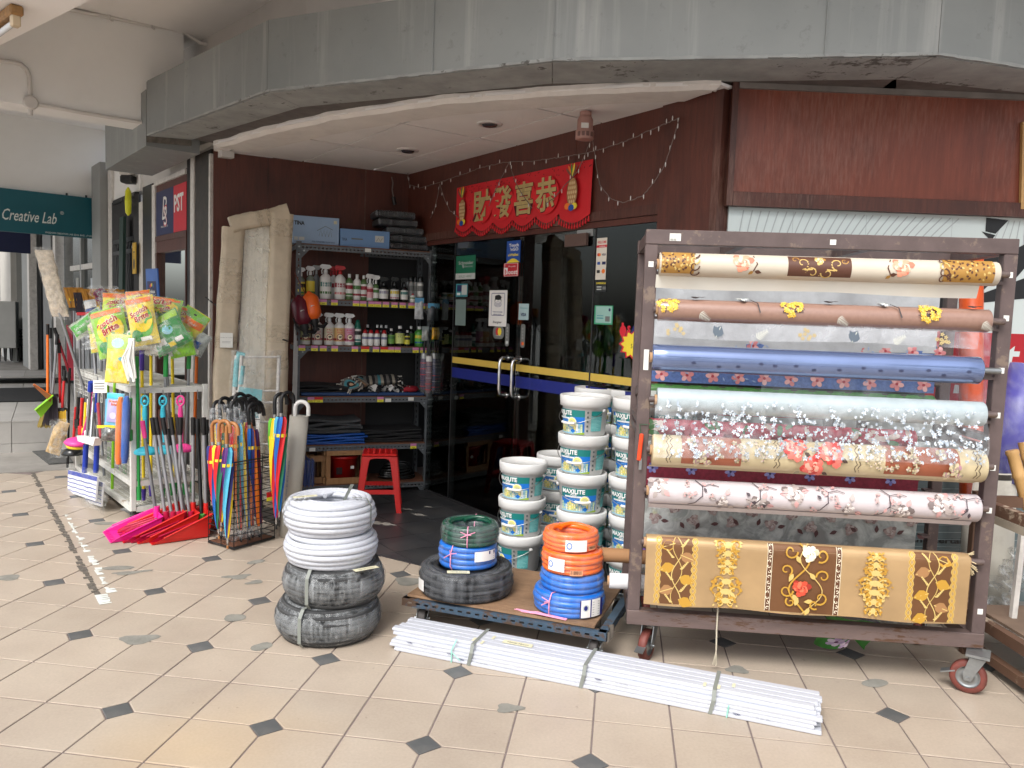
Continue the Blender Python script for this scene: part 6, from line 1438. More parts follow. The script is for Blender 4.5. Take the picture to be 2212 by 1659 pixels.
# ================================================================== flat trolley with its load
TRA=radians(-20);TRO=V((-.02,3.62,0));Rt=Matrix.Rotation(TRA,3,'Z');TW,TDp,TH=1.03,.66,.155
tr=thing('flat_trolley','low flat trolley of slotted blue-grey angle iron with a plywood deck','trolley',TRO,TRA)
m_ang=worn_paint('angle_iron_blue',(66,86,104),(84,66,54),.75,.5,(1,1,1),24,.2)
def slotted(par,p,q,up_,out_,mat,w=.038,th=.003,pitch=.045,hole=(.022,.009),name='angle_iron',build=True,both=True):
 """an L-section bar with slots cut through the standing leg"""
 p,q=V(p),V(q);d=(q - p).normalized();L=(q - p).length;u=V(up_).normalized();o=V(out_).normalized();t=MB(mat)
 n=max(1,int(L / pitch));s0=(L - n * pitch) / 2;hw,hh=hole
 def quad(a0,a1,b0,b1,off=0): t.prism([p + d * a0 + u * b0 + o * off,p + d * a1 + u * b0 + o * off,p + d * a1 + u * b1 + o * off,p + d * a0 + u * b1 + o * off],o * -th)
 m=(w - hh) / 2;quad(0,L,0,m);quad(0,L,m + hh,w)
 x=0
 for k in range(n): a=s0 + k * pitch + (pitch - hw) / 2;quad(x,a,m,m + hh);x=a + hw
 quad(x,L,m,m + hh)
 if both: t.prism([p + u * (w - th) - o * th,p + d * L + u * (w - th) - o * th,p + d * L + u * (w - th) - o * w,p + u * (w - th) - o * w],u * th)
 return t.lb(name,par) if build else t
x0,x1=-TW / 2,TW / 2
slotted(tr,(x0,0,TH - .042),(x1,0,TH - .042),(0,0,1),(0,-1,0),m_ang);slotted(tr,(x0,TDp,TH - .042),(x1,TDp,TH - .042),(0,0,1),(0,1,0),m_ang)
slotted(tr,(x0,.004,TH - .042),(x0,TDp - .004,TH - .042),(0,0,1),(-1,0,0),m_ang);slotted(tr,(x1,.004,TH - .042),(x1,TDp - .004,TH - .042),(0,0,1),(1,0,0),m_ang)
t=MB(wood_stain('plywood_deck',(122,94,70),(150,120,92),(84,62,46),.7,(4,18,18)));t.mm(x0 + .02,x1 - .06,.02,TDp - .02,TH,TH + .012);t.lb('deck',tr)
for x,y,a in ((x0 + .09,.05,15),(x1 - .06,.05,-5),(x0 + .08,TDp - .06,40),(x1 - .07,TDp - .06,-15)): castor(x,y,radians(a),0,.045,tr,TH - .044,(m_rubk,m_zinc))
t=MB(M('torn_cloth',(120,112,102),.9,var=.3));t.grid(lambda a,b: V((x1 + .004 + .01 * sin(a * 9),.01 + .10 * a,TH - .0 - .06 * b - .01 * sin(a * 7 + b * 4))),8,6);t.lb('wrapped_corner',tr)
m_pinkt=M('pink_twine',(226,150,178),.5)
t=MB(m_pinkt)
for k in range(9): t.tube([(.08 + rnd.uniform(-.03,.03),.035 + .01 * k * .3,TH + .015),(.2 + rnd.uniform(-.03,.03),.03 + rnd.uniform(-.01,.02),TH + .022),(.32,.03 + rnd.uniform(-.01,.01),TH + .016)],.0025,4)
t.lb('loose_twine',tr)
dz=TH + .012
pK=G(1010,1303,dz);pK=pK + V((-.02,.195,0))
k1=coil('hose_coil','large black conduit coil on the left of the trolley, wrapped in film',(pK.x,pK.y,dz),.238,.135,.0155,m_hb,3,m_wrapd,'coils on the trolley')
handnote(k1,(-.03,-.165,.142),(1,.05,0),(-.05,1,.1),.11,.03,'Handy House')
t=MB(m_wht);a=radians(-160);R_=.246
for k in range(4): t.add([V((cos(a + k * .07) * R_,sin(a + k * .07) * R_,.03)),V((cos(a + k * .07 + .07) * R_,sin(a + k * .07 + .07) * R_,.03)),V((cos(a + k * .07 + .07) * R_,sin(a + k * .07 + .07) * R_,.085)),V((cos(a + k * .07) * R_,sin(a + k * .07) * R_,.085))],[(0,1,2,3)])
q=t.lb('label',k1);q.rotation_euler=(0,0,-k1.rotation_euler.z)
k2=coil('hose_coil','blue hose coil on the left of the trolley, on the black coil',(pK.x + .005,pK.y,dz + .138),.148,.115,.0145,m_hbl,2,m_wrapc,'coils on the trolley')
k3=coil('hose_coil','dark green hose coil topmost on the left of the trolley, tied with pink twine',(pK.x + .012,pK.y - .005,dz + .256),.146,.095,.0125,m_hgr,2,m_wrapd,'coils on the trolley')
def ties(o,ang,R,h,tr_):
 t=MB(m_pinkt);d=V((cos(ang),sin(ang),0));s=V((-sin(ang),cos(ang),0))
 t.tube([d * (R - 4.2 * tr_) + V((0,0,h * .5)),d * (R - 3 * tr_) + V((0,0,h + .004)),d * (R * .93) + V((0,0,h + .006)),d * (R + .008) + V((0,0,h * .75)),d * (R + .009) + V((0,0,h * .2)),d * (R * .95) + V((0,0,-.001 + .002))],.003,5)
 for k in range(4): t.tube([d * (R + .009) + V((0,0,h * .72)),d * (R + .014) + s * rnd.uniform(-.04,.04) + V((0,0,h * .72 + rnd.uniform(-.03,.02)))],.0025,4)
 q=t.lb('twine_tie',o);q.rotation_euler=(0,0,-o.rotation_euler.z)
ties(k3,radians(-92),.146,.095,.0125);ties(k3,radians(80),.146,.095,.0125);ties(k2,radians(-120),.148,.115,.0145)
def wraplabel(o,R,a0,a1,z0,z1,prints=None,mat=m_wht,name='label'):
 t=MB(mat);n=8;oz=o.rotation_euler.z
 def fn(x,y,h): a=a0 + x / R;return V((cos(a) * (R + h),sin(a) * (R + h),y))
 f=Sheet(fn,.0);t.grid(lambda p,q: f((a1 - a0) * R * p,z0 + (z1 - z0) * q),n,1);f.k=.0008
 if prints: prints(t,f,(a1 - a0) * R,z0,z1)
 q=t.lb(name,o);q.rotation_euler=(0,0,-oz);return q
wraplabel(k2,.155,radians(-75),radians(-28),.05,.10,lambda t,f,w,a,b: [rect(t,f,w * .05,w * .9,a + .006 + k * .010,a + .009 + k * .010,m_grey) for k in range(4)] and rect(t,f,w * .62,w * .95,b - .018,b - .003,m_dblu))
pO=G(1226,1336,dz) + V((.015,.15,0))
n1=coil('hose_coil','bottom blue hose coil on the right of the trolley, with a white paper label',(pO.x,pO.y,dz),.172,.105,.0150,m_hbl,2,m_wrapc,'coils on the trolley')
n2=coil('hose_coil','upper blue hose coil on the right of the trolley, under the orange ones',(pO.x + .012,pO.y + .004,dz + .108),.156,.085,.0145,m_hbl,2,m_wrapc,'coils on the trolley')
n3=coil('hose_coil','lower orange hose coil, with a small bar code label',(pO.x + .008,pO.y,dz + .196),.148,.10,.0125,m_hor,2,m_wrapc,'coils on the trolley')
n4=coil('hose_coil','upper orange hose coil, topmost on the right of the trolley',(pO.x - .004,pO.y + .004,dz + .299),.134,.085,.012,m_hor,2,m_wrapc,'coils on the trolley')
def lb1(t,f,w,a,b):
 rect(t,f,0,w * .45,a,b,m_dblu);blob(t,f,w * .22,(a + b) / 2 + .004,.017,.017,16,m_lg);blob(t,f,w * .22,(a + b) / 2 + .004,.010,.012,12,m_dblu);rect(t,f,w * .86,w,a,b,m_dblu);t.text('CYCLE',f,.008,w * .22,a + .010,m_wht)
 for k in range(6): rect(t,f,w * .49,w * .82,a + .008 + k * .012,a + .010 + k * .012,m_grey)
wraplabel(n1,.180,radians(-78),radians(-35),.012,.095,lb1)
def lb2(t,f,w,a,b):
 blob(t,f,w * .18,(a + b) / 2,.014,.016,12,M('label_blue',(80,120,190),.5));blob(t,f,w * .18,(a + b) / 2,.009,.011,10,m_wht)
 for k in range(3): rect(t,f,w * .40,w * .92,a + .014 + k * .012,a + .016 + k * .012,m_lg)
def lb3(t,f,w,a,b):
 for k in range(12): rect(t,f,w * (.06 + k * .075),w * (.06 + k * .075 + rnd.choice((.02,.045))),a + .006,b - .002,m_blk)
wraplabel(n4,.142,radians(-104),radians(-62),.012,.066,lb2);wraplabel(n4,.1425,radians(-58),radians(-40),.016,.036,lb3,M('label_peach',(226,160,120),.5))
wraplabel(n3,.156,radians(-140),radians(-108),.02,.08,lb2);wraplabel(n3,.1565,radians(-98),radians(-76),.008,.034,lb3,M('label_peach',(226,160,120),.5))
ties(n1,radians(-125),.172,.105,.015)
# ================================================================== bundle of white trunking on the floor
bl,br=G(846,1404),G(1768,1589);bd_=(br - bl).normalized();BL_=(br - bl).length
tb=thing('trunking_bundle','strapped bundle of long white plastic trunking lying on the floor tiles','trunking',bl,math.atan2(bd_.y,bd_.x))
m_trk=M('trunking_white',(187,190,198),.35,var=.015,vs=4);tw,th_=.038,.0155
t=MB(m_trk);t.mm(0,BL_,.0006,tw - .0006,0,th_ - .004,None,.002);t.mm(.001,BL_ - .001,.0025,tw - .0025,th_ - .0043,th_ - .0004,None,.0016)
strip0=None;rows=[5,5,5,5,4,4]
for r,n in enumerate(rows):
 for k in range(n):
  loc=(rnd.uniform(-.02,.012),k * tw + r * .004 + rnd.uniform(-.002,.002) + (.012 if r > 3 else 0),.0008 + r * th_)
  if strip0 is None: strip0=t.lb('trunking_strip',tb);strip0.location=loc;c=strip0
  else: c=strip0.copy();COL.objects.link(c);c.parent=tb;c.location=loc
  c.rotation_euler=(0,0,rnd.uniform(-.002,.002))
HB=len(rows) * th_ + .002;WB=5 * tw + .02
for f_x in (.205,.485,.775):
 t=MB(m_strap);x=BL_ * f_x;P=[(-.004,.0),(-.004,HB * .62),(.012,HB + .001),(WB - .01,HB + .001),(WB + .003,HB * .7),(WB + .003,0)]
 t.add([V((x + .012 * (i > 0),y,z)) for i,(y,z) in enumerate(P)] + [V((x + .016 + .012 * (i > 0),y,z)) for i,(y,z) in enumerate(P)],[(i,i + 1,i + 7,i + 6) for i in range(5)]);t.lb('strap',tb)
handnote(tb,(BL_ * .315,.10,HB + .0012),(1,.0,0),(0,1,0),.14,.035,'Handy House').rotation_euler=(0,0,0)
t=MB(M('trunk_print',(120,124,140),.6));fb_=Sheet(lambda x,y,h: V((x,.0004 - h,y)),.0035)
for x,r in ((BL_ * .16,2),(BL_ * .19,1),(BL_ * .53,3),(BL_ * .835,1),(BL_ * .05,3)):
 t.text('TEEMA',fb_,.007,x,r * th_ + .006,m_navy,bold=.02);t.text('PVC 16MM x 38MM',fb_,.0045,x + .10,r * th_ + .006)
t.lb('printed_marks',tb)
t=MB(M('mint_twine',(150,214,196),.6));t.tube([(BL_ * .165,-.004,.0),(BL_ * .165,-.006,HB * .6),(BL_ * .172,.02,HB + .004)],.003,4);t.tube([(BL_ * .165,-.006,HB * .5),(BL_ * .19,-.012,.02)],.002,4);t.tube([(BL_ * .815,-.004,.0),(BL_ * .818,-.006,HB * .55)],.003,4);t.lb('twine_tie',tb)
t=MB(m_mask)
for x,y in ((.23,.03),(.205,.045),(.245,.10),(.76,.03),(.79,.03),(.82,.07)): t.mm(BL_ * x,BL_ * x + .012,y,y + .035,HB + .0004,HB + .0016)
t.lb('masking_scraps',tb)
# ================================================================== red plastic stool
m_stool=M('stool_red',(190,28,26),.3,var=.04,vs=5,coat=.2)
st=thing('plastic_stool','red plastic stool with splayed legs standing on the dark entry floor','stool',(-1.02,6.17,.003),radians(8))
hT,a0,a1=.455,.135,.178
t=MB(m_stool);t.box((0,0,hT - .012),(2 * a0,2 * a0,.022),None,None,.009)
for k in range(5):
 for j in range(5): t.lathe([(.012,0),(.010,.004),(.0,.005)],8,((k - 2) * .045,(j - 2) * .045,hT - .001),caps=False)
t.lb('seat',st)
for sx in (-1,1):
 for sy in (-1,1):
  t=MB(m_stool);w0,w1=.052,.040
  for ax in (0,1):
   P=[]
   top=[(a0 - .004),hT - .02];out0=a0 + (a1 - a0) * .06
   def pt(s,z,off):
    e=a0 + (a1 - a0) * (1 - z / hT);v=[0,0];v[ax]=off;v[1 - ax]=e
    return V((sx * v[0],sy * v[1],z))
   for z,w in ((hT - .022,.075),(hT - .07,.058),(hT * .5,.050),(.0,.040)):
    e=a0 + (a1 - a0) * (1 - z / hT);P.append((pt(0,z,e),pt(0,z,e - w)))
   L=[p for p,q in P] + [q for p,q in reversed(P)];inw=V((0,0,0));
   d=[0,0,0];d[1 - ax]=-(sx if 1 - ax == 0 else sy) * .006;t.prism(L,d)
  t.lb('leg',st)
for ax in (0,1):
 for s in (-1,1):
  t=MB(m_stool);z=.145;e=a0 + (a1 - a0) * (1 - z / hT);P=[]
  def pt2(x,z):
   e=a0 + (a1 - a0) * (1 - z / hT) - .001;return V((x,s * e,z)) if ax == 0 else V((s * e,x,z))
  d=V((0,-s * .006,0)) if ax == 0 else V((-s * .006,0,0));w=e - .035
  t.prism([pt2(-w,z),pt2(w,z),pt2(w,z + .034),pt2(-w,z + .034)],d)
  # apron with an arch
  zt=hT - .022;N=10;A=[pt2(-w + .02 + (2 * w - .04) * i / N,zt - .012 - .055 * (abs(i / N * 2 - 1)) ** 4) for i in range(N + 1)];B=[pt2(-w + .02 + (2 * w - .04) * i / N,zt) for i in range(N + 1)]
  t.prism(A + B[::-1],d);t.lb('apron',st)
  # ================================================================== slotted-angle shelf with garden sprays
SL_=G(640,520,2.1);SR_=V((-.707,6.893,0));SW=Wall((SL_.x,SL_.y),(SR_.x,SR_.y));SWL=SW.L;SD=.40
su=thing('shelf_unit','grey slotted angle shelf unit of five boards against the dark wood wall','shelf',SW.pt(SWL / 2,0),SW.rz())
m_sang=worn_paint('angle_iron_grey',(98,102,106),(80,76,72),.25,.5,(1,1,1),20,.2)
SX0,SX1=-SWL / 2,SWL / 2;m_board=wood_stain('shelf_board_wood',(96,60,42),(118,78,56),(70,42,30),.7,(3,16,16))
m_darkback=M('shelf_back',(30,30,31),.8)
def sl(x,y,z): return SW.pt(x + SWL / 2,z,-y)
for x,ox in ((SX0,-1),(SX1,1)):
 for y,oy in ((0,-1),(SD,1)):
  slotted(su,(x,y,0),(x,y,2.10),(-ox,0,0),(0,oy,0),m_sang,.042,.003,.05,(.024,.010),'post')
SHZ=[.085,.425,.835,1.262,1.643,2.085]
for i,z in enumerate(SHZ):
 t=MB(m_board);t.mm(SX0 + .004,SX1 - .004,.004,SD - .004,z - .012,z);t.lb('board',su)
 for y,o in ((-.004,-1),(SD + .004,1)): slotted(su,(SX0 + .003,y,z - .052),(SX1 - .003,y,z - .052),(0,0,1),(0,o,0),m_sang if i != 2 else m_sang,.042,.003,.032,(.014,.010),'shelf_edge')
 for x in (SX0,SX1): t=MB(m_sang);t.mm(x - .002,x + .002,.01,SD - .01,z - .05,z - .013);t.lb('side_edge',su)
 for x,s in ((SX0 + .042,1),(SX1 - .042,-1)):
  t=MB(m_sang);t.prism([(x,-.006,z - .053),(x + s * .06,-.006,z - .053),(x,-.006,z - .12)],(0,-.002,0));t.lb('gusset',su)
  t=MB(m_zinc)
  for dx,dz_ in ((-.02,-.03),(.02,-.06),(-.02,-.09)): t.lathe([(.007,0),(.007,.006)],8,(x + s * dx,-.008,z + dz_ - .0),(0,-1,0))
  t.lb('bolts',su)
t=MB(m_darkback);t.mm(SX0 + .05,SX1 - .05,SD + .008,SD + .012,.02,2.08);t.lb('back_sheet',su)
# price tags along the shelf edges
m_tpk,m_tyl,m_trd=pc(206,130,176),pc(232,222,60),pc(206,36,40)
def ztag(x,y): u,z=SW.hit(x,y,.008);return u - SWL / 2,z
for row,tags in ((4,(1095,1150,1237,1408,1464,1530,1582,1643,1712,1776,1845,1885,1930,1990)),(3,(985,1085,1155,1245,1405,(1487,),1573,(1640,),1692,1745,1888,1950)),(2,(1063,(1125,),1617)),(1,(1890,))):
 for g_x in tags:
  red=isinstance(g_x,tuple);gx=g_x[0] if red else g_x
  u=SW.hit((700 + .4973 * gx) / 1.8228,700,.008)[0] - SWL / 2;z=SHZ[row] - .028
  t=MB(m_tyl);w=.027 if not red else .034;t.mm(u - w,u + w,-.0125,-.0115,z - .022,z + .022,m_tyl);t.mm(u - w,u + w,-.0131,-.0126,z + .0,z + .022,m_trd if red else m_tpk)
  f=flat((u,-.0128,z - .012),(1,0,0),(0,0,1),.0006);t.text(rnd.choice(('15.90','16.90','18.50','9.90','6.90')),f,.009,0,0,m_blk);t.lb('price_tag',su)
for x,z in ((.0,2.06),(.2,.80),(.40,.81),(-.43,.39)): t=MB(m_tag);t.box((x,-.012,z),(.05,.0012,.03));t.lb('paper_label',su)
# bottles
NB={}
def ub(zx): return (700 + .4973 * zx) / 1.8228
m_trig,m_trigr,m_clearb,m_dkb=M('trigger_white',(220,222,222),.4),M('trigger_red',(176,28,34),.4),M('bottle_clear',(120,128,116),.15,spec=.6),M('bottle_dark',(26,28,28),.2)
def bottle(zx,wz,row,h,kind,body,label,cap,lab,dep=.06,prints=None,group='bottles on the shelf'):
 u=SW.hit(ub(zx),700,-dep)[0];r=wz * .4973 / 1.8228 / 1708 * 6.75 / 2;p=SW.pt(u,SHZ[row] + .001,-dep)
 o=thing('spray_bottle' if kind == 'trigger' else 'spray_can' if kind == 'can' else 'bottle',lab,'bottle',p,SW.rz(),group)
 hb=h * (.70 if kind == 'trigger' else .86);t=MB(body);sh=hb * .80
 if kind == 'can': t.lathe([(r * .95,0),(r,.006),(r,h * .78),(r * .9,h * .80)],18)
 else: t.lathe([(r * .9,0),(r,.008),(r,sh),(r * .93,sh + (hb - sh) * .3),(r * .5,sh + (hb - sh) * .8),(r * .28,hb),(r * .28,hb + .004)],20)
 t.lb('body',o)
 t=MB(label);a,b=(hb * .16,sh * .93) if kind != 'can' else (.02,h * .74);t.lathe([(r + .0007,a),(r + .0007,b)],20,caps=False)
 def cf(x,y,hh): an=-pi / 2 - SW.rz() * 0 + x / r;return V((cos(an) * (r + .0012 + hh),sin(an) * (r + .0012 + hh),y))
 f=Sheet(cf,.0002)
 if prints: prints(t,f,r,a,b)
 t.lb('label',o);t=MB(cap)
 if kind == 'trigger':
  t.lathe([(r * .36,hb),(r * .36,hb + .022),(r * .26,hb + .03),(r * .22,hb + .04)],12);z=hb + .04;s=max(.8,r / .045)
  t.prism([(-.045 * s,-.013,z + .006),(-.045 * s,-.013,z + .022),(-.03 * s,-.013,z + .034),(.03 * s,-.013,z + .030),(.045 * s,-.013,z + .012),(.02 * s,-.013,z - .004),(-.02 * s,-.013,z - .004)],(0,.026,0));t.lb('spray_head',o)
  t=MB(cap);t.tube([(-.022 * s,0,z),(-.032 * s,0,z - .02),(-.028 * s,0,z - .045)],.005,5);t.lb('trigger',o)
 elif kind == 'can': t.lathe([(r * .82,h * .80),(r * .82,h * .97),(r * .7,h),(0,h)],16);t.lb('cap',o)
 elif kind == 'cone': t.lathe([(r * .75,hb * .90),(r * .8,hb * .92),(r * .42,h),(0,h)],14);t.lb('cap',o)
 else: t.lathe([(r * .42,hb),(r * .42,h),(0,h)],12);t.lb('cap',o)
 return o
def pr(c1,c2=None,word=None,wc=None,disc=None):
 def p(t,f,r,a,b):
  H=b - a;W=r * 1.35
  if c1: up(f);t.grid(lambda i,j: f(-W + 2 * W * i,a + H * .55 + H * .30 * j),6,1,c1)
  if c2: up(f);t.grid(lambda i,j: f(-W + 2 * W * i,a + H * .06 + H * .16 * j),6,1,c2)
  if word: t.text(word[0],f,H * .11,0,b - H * .16,wc or m_wht,w=r * 1.2);
  if word and len(word) > 1: t.text(word[1],f,H * .10,0,b - H * .34,wc or m_blk,w=r * 1.2)
  if disc:
   blob(t,f,0,a + H * .32,r * .62,r * .62,16,disc);blob(t,f,0,a + H * .32,r * .50,r * .50,16,pc(240,230,200));blob(t,f,0,a + H * .32,r * .26,r * .22,8,m_blk,.5,3,.3);stroke(t,f,[(-r * .42,a + H * .32 + r * .40),(r * .42,a + H * .32 - r * .40)],r * .12,disc)
 return p
WB_,TLb,RDb,GRb,YLb=pc(226,226,222),pc(76,128,124),pc(150,40,56),pc(70,120,60),pc(226,204,70)
bottle(970,60,4,.25,'trigger',m_clearb,YLb,m_trig,'slim trigger spray with yellow label, leftmost on the upper bottle shelf',prints=pr(m_blk,GRb))
bottle(1045,66,4,.27,'trigger',m_clearb,YLb,m_trig,'trigger spray with half yellow half green label on the upper shelf',prints=pr(None,GRb))
bottle(1092,50,4,.29,'trigger',M('bottle_grey',(110,114,116),.4),m_grey,M('trigger_grey',(150,152,152),.4),'grey trigger spray set back between the yellow and teal labelled ones',.15)
bottle(1165,88,4,.30,'trigger',m_pail,WB_,m_trig,'large white trigger spray with a teal label on the upper shelf',prints=pr(TLb,GRb,('INSECT','SPRAY'),WB_))
bottle(1228,60,4,.29,'trigger',m_pail,WB_,m_trigr,'white spray with red trigger, set back on the upper shelf',.16,prints=pr(RDb))
bottle(1278,86,4,.295,'trigger',m_pail,WB_,m_trigr,'large white spray with red trigger and crimson label in the front row',prints=pr(RDb,pc(206,120,120),('INSECT','SPRAY'),WB_))
bottle(1352,56,4,.215,'cap',M('bottle_green',(86,118,70),.3),WB_,m_trig,'green and white bottle with a white cap beside the crimson spray',prints=pr(RDb,GRb))
bottle(1413,60,4,.215,'cap',m_pail,WB_,m_trig,'white bottle with red fruit on a dark leafy label, upper shelf',prints=pr(GRb,RDb))
bottle(1466,50,4,.21,'cap',M('bottle_green',(86,118,70),.3),WB_,m_trig,'bottle with red and green label, right of the fruit label one',prints=pr(RDb,RDb))
bottle(1515,54,4,.215,'trigger',m_pail,pc(222,170,176),m_trig,'small white trigger spray with a pink label, upper shelf',prints=pr(RDb))
bottle(1562,46,4,.205,'trigger',M('bottle_green',(86,118,70),.3),WB_,m_trig,'smallest white headed spray, middle of the upper shelf',prints=pr(GRb))
bottle(1625,72,4,.19,'trigger',m_dkb,WB_,m_dkb,'dark spray bottle with a plain white label',prints=pr(pc(150,150,170)))
bottle(1710,72,4,.195,'trigger',m_dkb,WB_,m_dkb,'dark spray bottle with a white and yellow label',prints=pr(YLb,pc(190,130,140)))
bottle(1786,60,4,.19,'trigger',m_dkb,WB_,m_dkb,'dark spray bottle with a white and teal label',prints=pr(TLb))
m_silv=M('can_silver',(170,172,172),.3,metal=.7)
for k,(x,d) in enumerate(((1838,.10),(1870,.12),(1912,.07))): bottle(x,48,4,.225,'can',m_silv,pc(150,152,152) if k < 2 else WB_,m_dkb,('narrow silver spray can with dark cap, %s of three at the right end' % ('left','middle','front right')[k]),d,prints=pr(m_grey,m_grey))
for k in range(5): bottle(1790 + k * 22,24,4,.20,'can',m_silv,m_grey,m_silv,'thin silver can in the row at the back right of the shelf',.26,group='thin cans at the back')
bottle(1855,44,4,.075,'cap',m_pail,WB_,m_trigr,'tiny white jar with red lid in front of the silver cans',.03,prints=pr(GRb))
for k,(x,c,cn) in enumerate(((1010,pc(190,196,150),'olive'),(1105,pc(206,204,200),'grey'),(1200,pc(226,220,196),'cream'),(1281,pc(222,186,130),'orange'),(1360,pc(206,150,176),'pink'))):
 bottle(x,80,3,.275,'trigger',m_pail,c,m_trig,'white headed pest repellent spray with a %s label and round sign' % cn,.05,prints=pr(None,RDb,('Mr.','REPELLENT'),m_red,RDb))
bottle(1425,54,3,.215,'cone',M('bottle_teal',(20,100,84),.35),WB_,M('bottle_teal',(20,100,84),.35),'dark green bottle with white label beside the pink repellent',prints=pr(m_blk,TLb))
for k,x in enumerate((1485,1531,1580,1637)): bottle(x,46,3,.135,'cone',m_pail,WB_,m_trigr,'small white bottle with a red cone cap, %s of four' % ('first','second','third','last')[k],.04,prints=pr(pc(120,120,150)))
for k,x in enumerate((1505,1580,1612,1650)): bottle(x,46,3,.175,'cap',m_dkb,m_dkb,m_trig,'dark bottle with pale cap behind the red capped ones',.20,group='dark bottles at the back')
bottle(1692,54,3,.15,'cap',m_dkb,pc(110,160,70),m_trig,'short bottle with a green label right of the red caps',prints=pr(GRb));bottle(1760,74,3,.175,'cap',m_dkb,pc(206,214,130),m_trig,'broad bottle with a pale yellow-green label and black print',prints=pr(None,None,('WEED','KILL'),m_blk))
bottle(1820,42,3,.14,'cap',m_dkb,pc(214,206,70),m_trig,'slim bottle with a yellow label between the two green ones',.03,prints=pr(m_blk));bottle(1848,50,3,.175,'cap',m_dkb,GRb,m_trig,'bottle with dark green label set back behind the yellow one',.16)
bottle(1914,74,3,.175,'cap',M('bottle_green2',(70,140,60),.3),pc(96,180,70),m_trig,'broad bright green bottle at the right end of the lower bottle shelf',prints=pr(YLb,m_blue))
# hanging pump sprayers at the left post
def sprayer(x,y,s,col,lab,key):
 u,z=SW.hit(x,y,.12);p=SW.pt(u,z,.12);o=thing('pump_sprayer',lab,'sprayer',p,SW.rz() + .2)
 R3=Matrix.Rotation(radians(168),3,'X') @ Matrix.Rotation(radians(8),3,'Y');t=MB(M(key,col,.35,var=.03))
 t.lathe([(.0,-.11),(.014,-.11),(.016,-.10),(.05,-.075),(.068,-.05),(.068,.07),(.06,.10),(.035,.12),(.03,.125)],22)
 t.v=[R3 @ (q * s) for q in t.v];t.lb('tank',o)
 t=MB(m_blk);t.lathe([(.033,.12),(.036,.15),(.02,.17),(.018,.2)],14);t.tube([(0,0,.17),(.07,0,.19),(.10,0,.16)],.014,6);t.tube([(-.02,0,.16),(-.06,0,.13),(-.07,0,.06)],.008,6);t.box((0,0,.205),(.05,.03,.02));t.v=[R3 @ (q * s) for q in t.v];t.lb('pump_head',o)
 t=MB(m_tag);t.box((-.01,-.069,.0),(.03,.002,.022));t.v=[R3 @ (q * s) for q in t.v];t.v=[V((q.x,-abs(q.y) - .0,q.z)) for q in t.v];t.lb('price_label',o)
 t=MB(M('cord_brown',(120,66,48),.8));t.tube([(0,0,-.17),(-.05,.02,.10),(-.12,.06,.25)],.004,5);t.lb('cord',o)
sprayer(672,658,1.0,(238,104,34),'orange pump sprayer hanging upside down at the left of the shelf','sprayer_orange');sprayer(650,668,1.05,(96,20,40),'dark maroon pump sprayer hanging behind the orange one','sprayer_maroon')
# boxes on top
def sbox(x0,y0,x1,y1,dep,dz,col,lab,prints,key,nm='cardboard_box',cat='box',zb=None):
 ua,zb_=SW.hit(x0,y1,-dep);ub_,zt=SW.hit(x1,y0,-dep);zb_=zb if zb is not None else SHZ[5] + .001;o=thing(nm,lab,cat,SW.pt((ua + ub_) / 2,zb_,-dep),SW.rz());w,h=ub_ - ua,zt - zb_
 t=MB(M(key,col,.5,var=.04));t.box((0,dz / 2,h / 2),(w,dz,h),None,None,.003);t.lb('carton',o);t=MB(m_navy);f=flat((-w / 2,-.0008,0),(1,0,0),(0,0,1),.0004);prints(t,f,w,h);t.lb('print',o);return o
def bx1(t,f,w,h):
 t.text('TINA',f,h * .13,w * .14,h * .74,m_blk,w=w * .22,bold=.05);t.text('STEEL EXPANDABLE CLOTH RACK',f,h * .05,w * .66,h * .10,m_navy,w=w * .5)
 for k in range(4): stroke(t,f,[(w * (.56 + k * .07),h * .3),(w * (.60 + k * .07),h * .56),(w * (.63 + k * .07),h * .3)],h * .012,m_grey)
 stroke(t,f,[(w * .52,h * .5),(w * .7,h * .68),(w * .86,h * .56)],h * .02,m_grey);rect(t,f,w * .03,w * .11,h * .12,h * .24,m_lg);rect(t,f,w * .13,w * .25,h * .12,h * .24,m_lg);rect(t,f,w * .88,w * .95,h * .78,h * .9,m_mask)
sbox(632,472,733,527,.06,.26,(150,176,206),'larger pale blue carton with a rack drawing on top of the shelf',bx1,'carton_blue')
def bx2(t,f,w,h): rect(t,f,w * .70,w * .88,h * .35,h * .72,m_lg);stroke(t,f,[(w * .73,h * .4),(w * .77,h * .6),(w * .81,h * .4),(w * .85,h * .6)],h * .03,m_grey);rect(t,f,w * .22,w * .45,h * .42,h * .5,m_grey);t.text('TINA',f,h * .16,w * .08,h * .4,m_blk,w=w * .11)
sbox(735,501,842,530,.05,.24,(112,150,196),'flat blue carton on top of the shelf beside the larger one',bx2,'carton_blue2')
m_crate=M('black_plastic',(24,24,25),.3,var=.1)
for k,(x,yb,w,dp) in enumerate(((868,0,.34,.14),(868,1,.34,.15),(862,2,.32,.13),(850,3,.34,.10),(845,4,.34,.06))):
 u=SW.hit(x + 8,520,-.18)[0];o=thing('plastic_tray','black plastic tray in film, %s of the pile on the shelf top' % ('lowest','second','third','fourth','topmost')[k],'tray',SW.pt(u - .02 * (k > 2),SHZ[5] + .003 + k * .066,-.20),SW.rz() + rnd.uniform(-.06,.06),'black trays on the shelf top')
 t=MB(m_crate);t.box((0,0,.03),(w,.26,.058),None,None,.012);t.lb('tray',o)
 for j in range(4): t=MB(m_crate);t.box((-w / 2 + .05 + j * .08,-.131,.035),(.05,.008,.035),None,None,.003);t.lb('cell',o)
 t=MB(m_wrapd);t.box((0,0,.031),(w + .012,.272,.062),None,None,.014);t.lb('film',o)
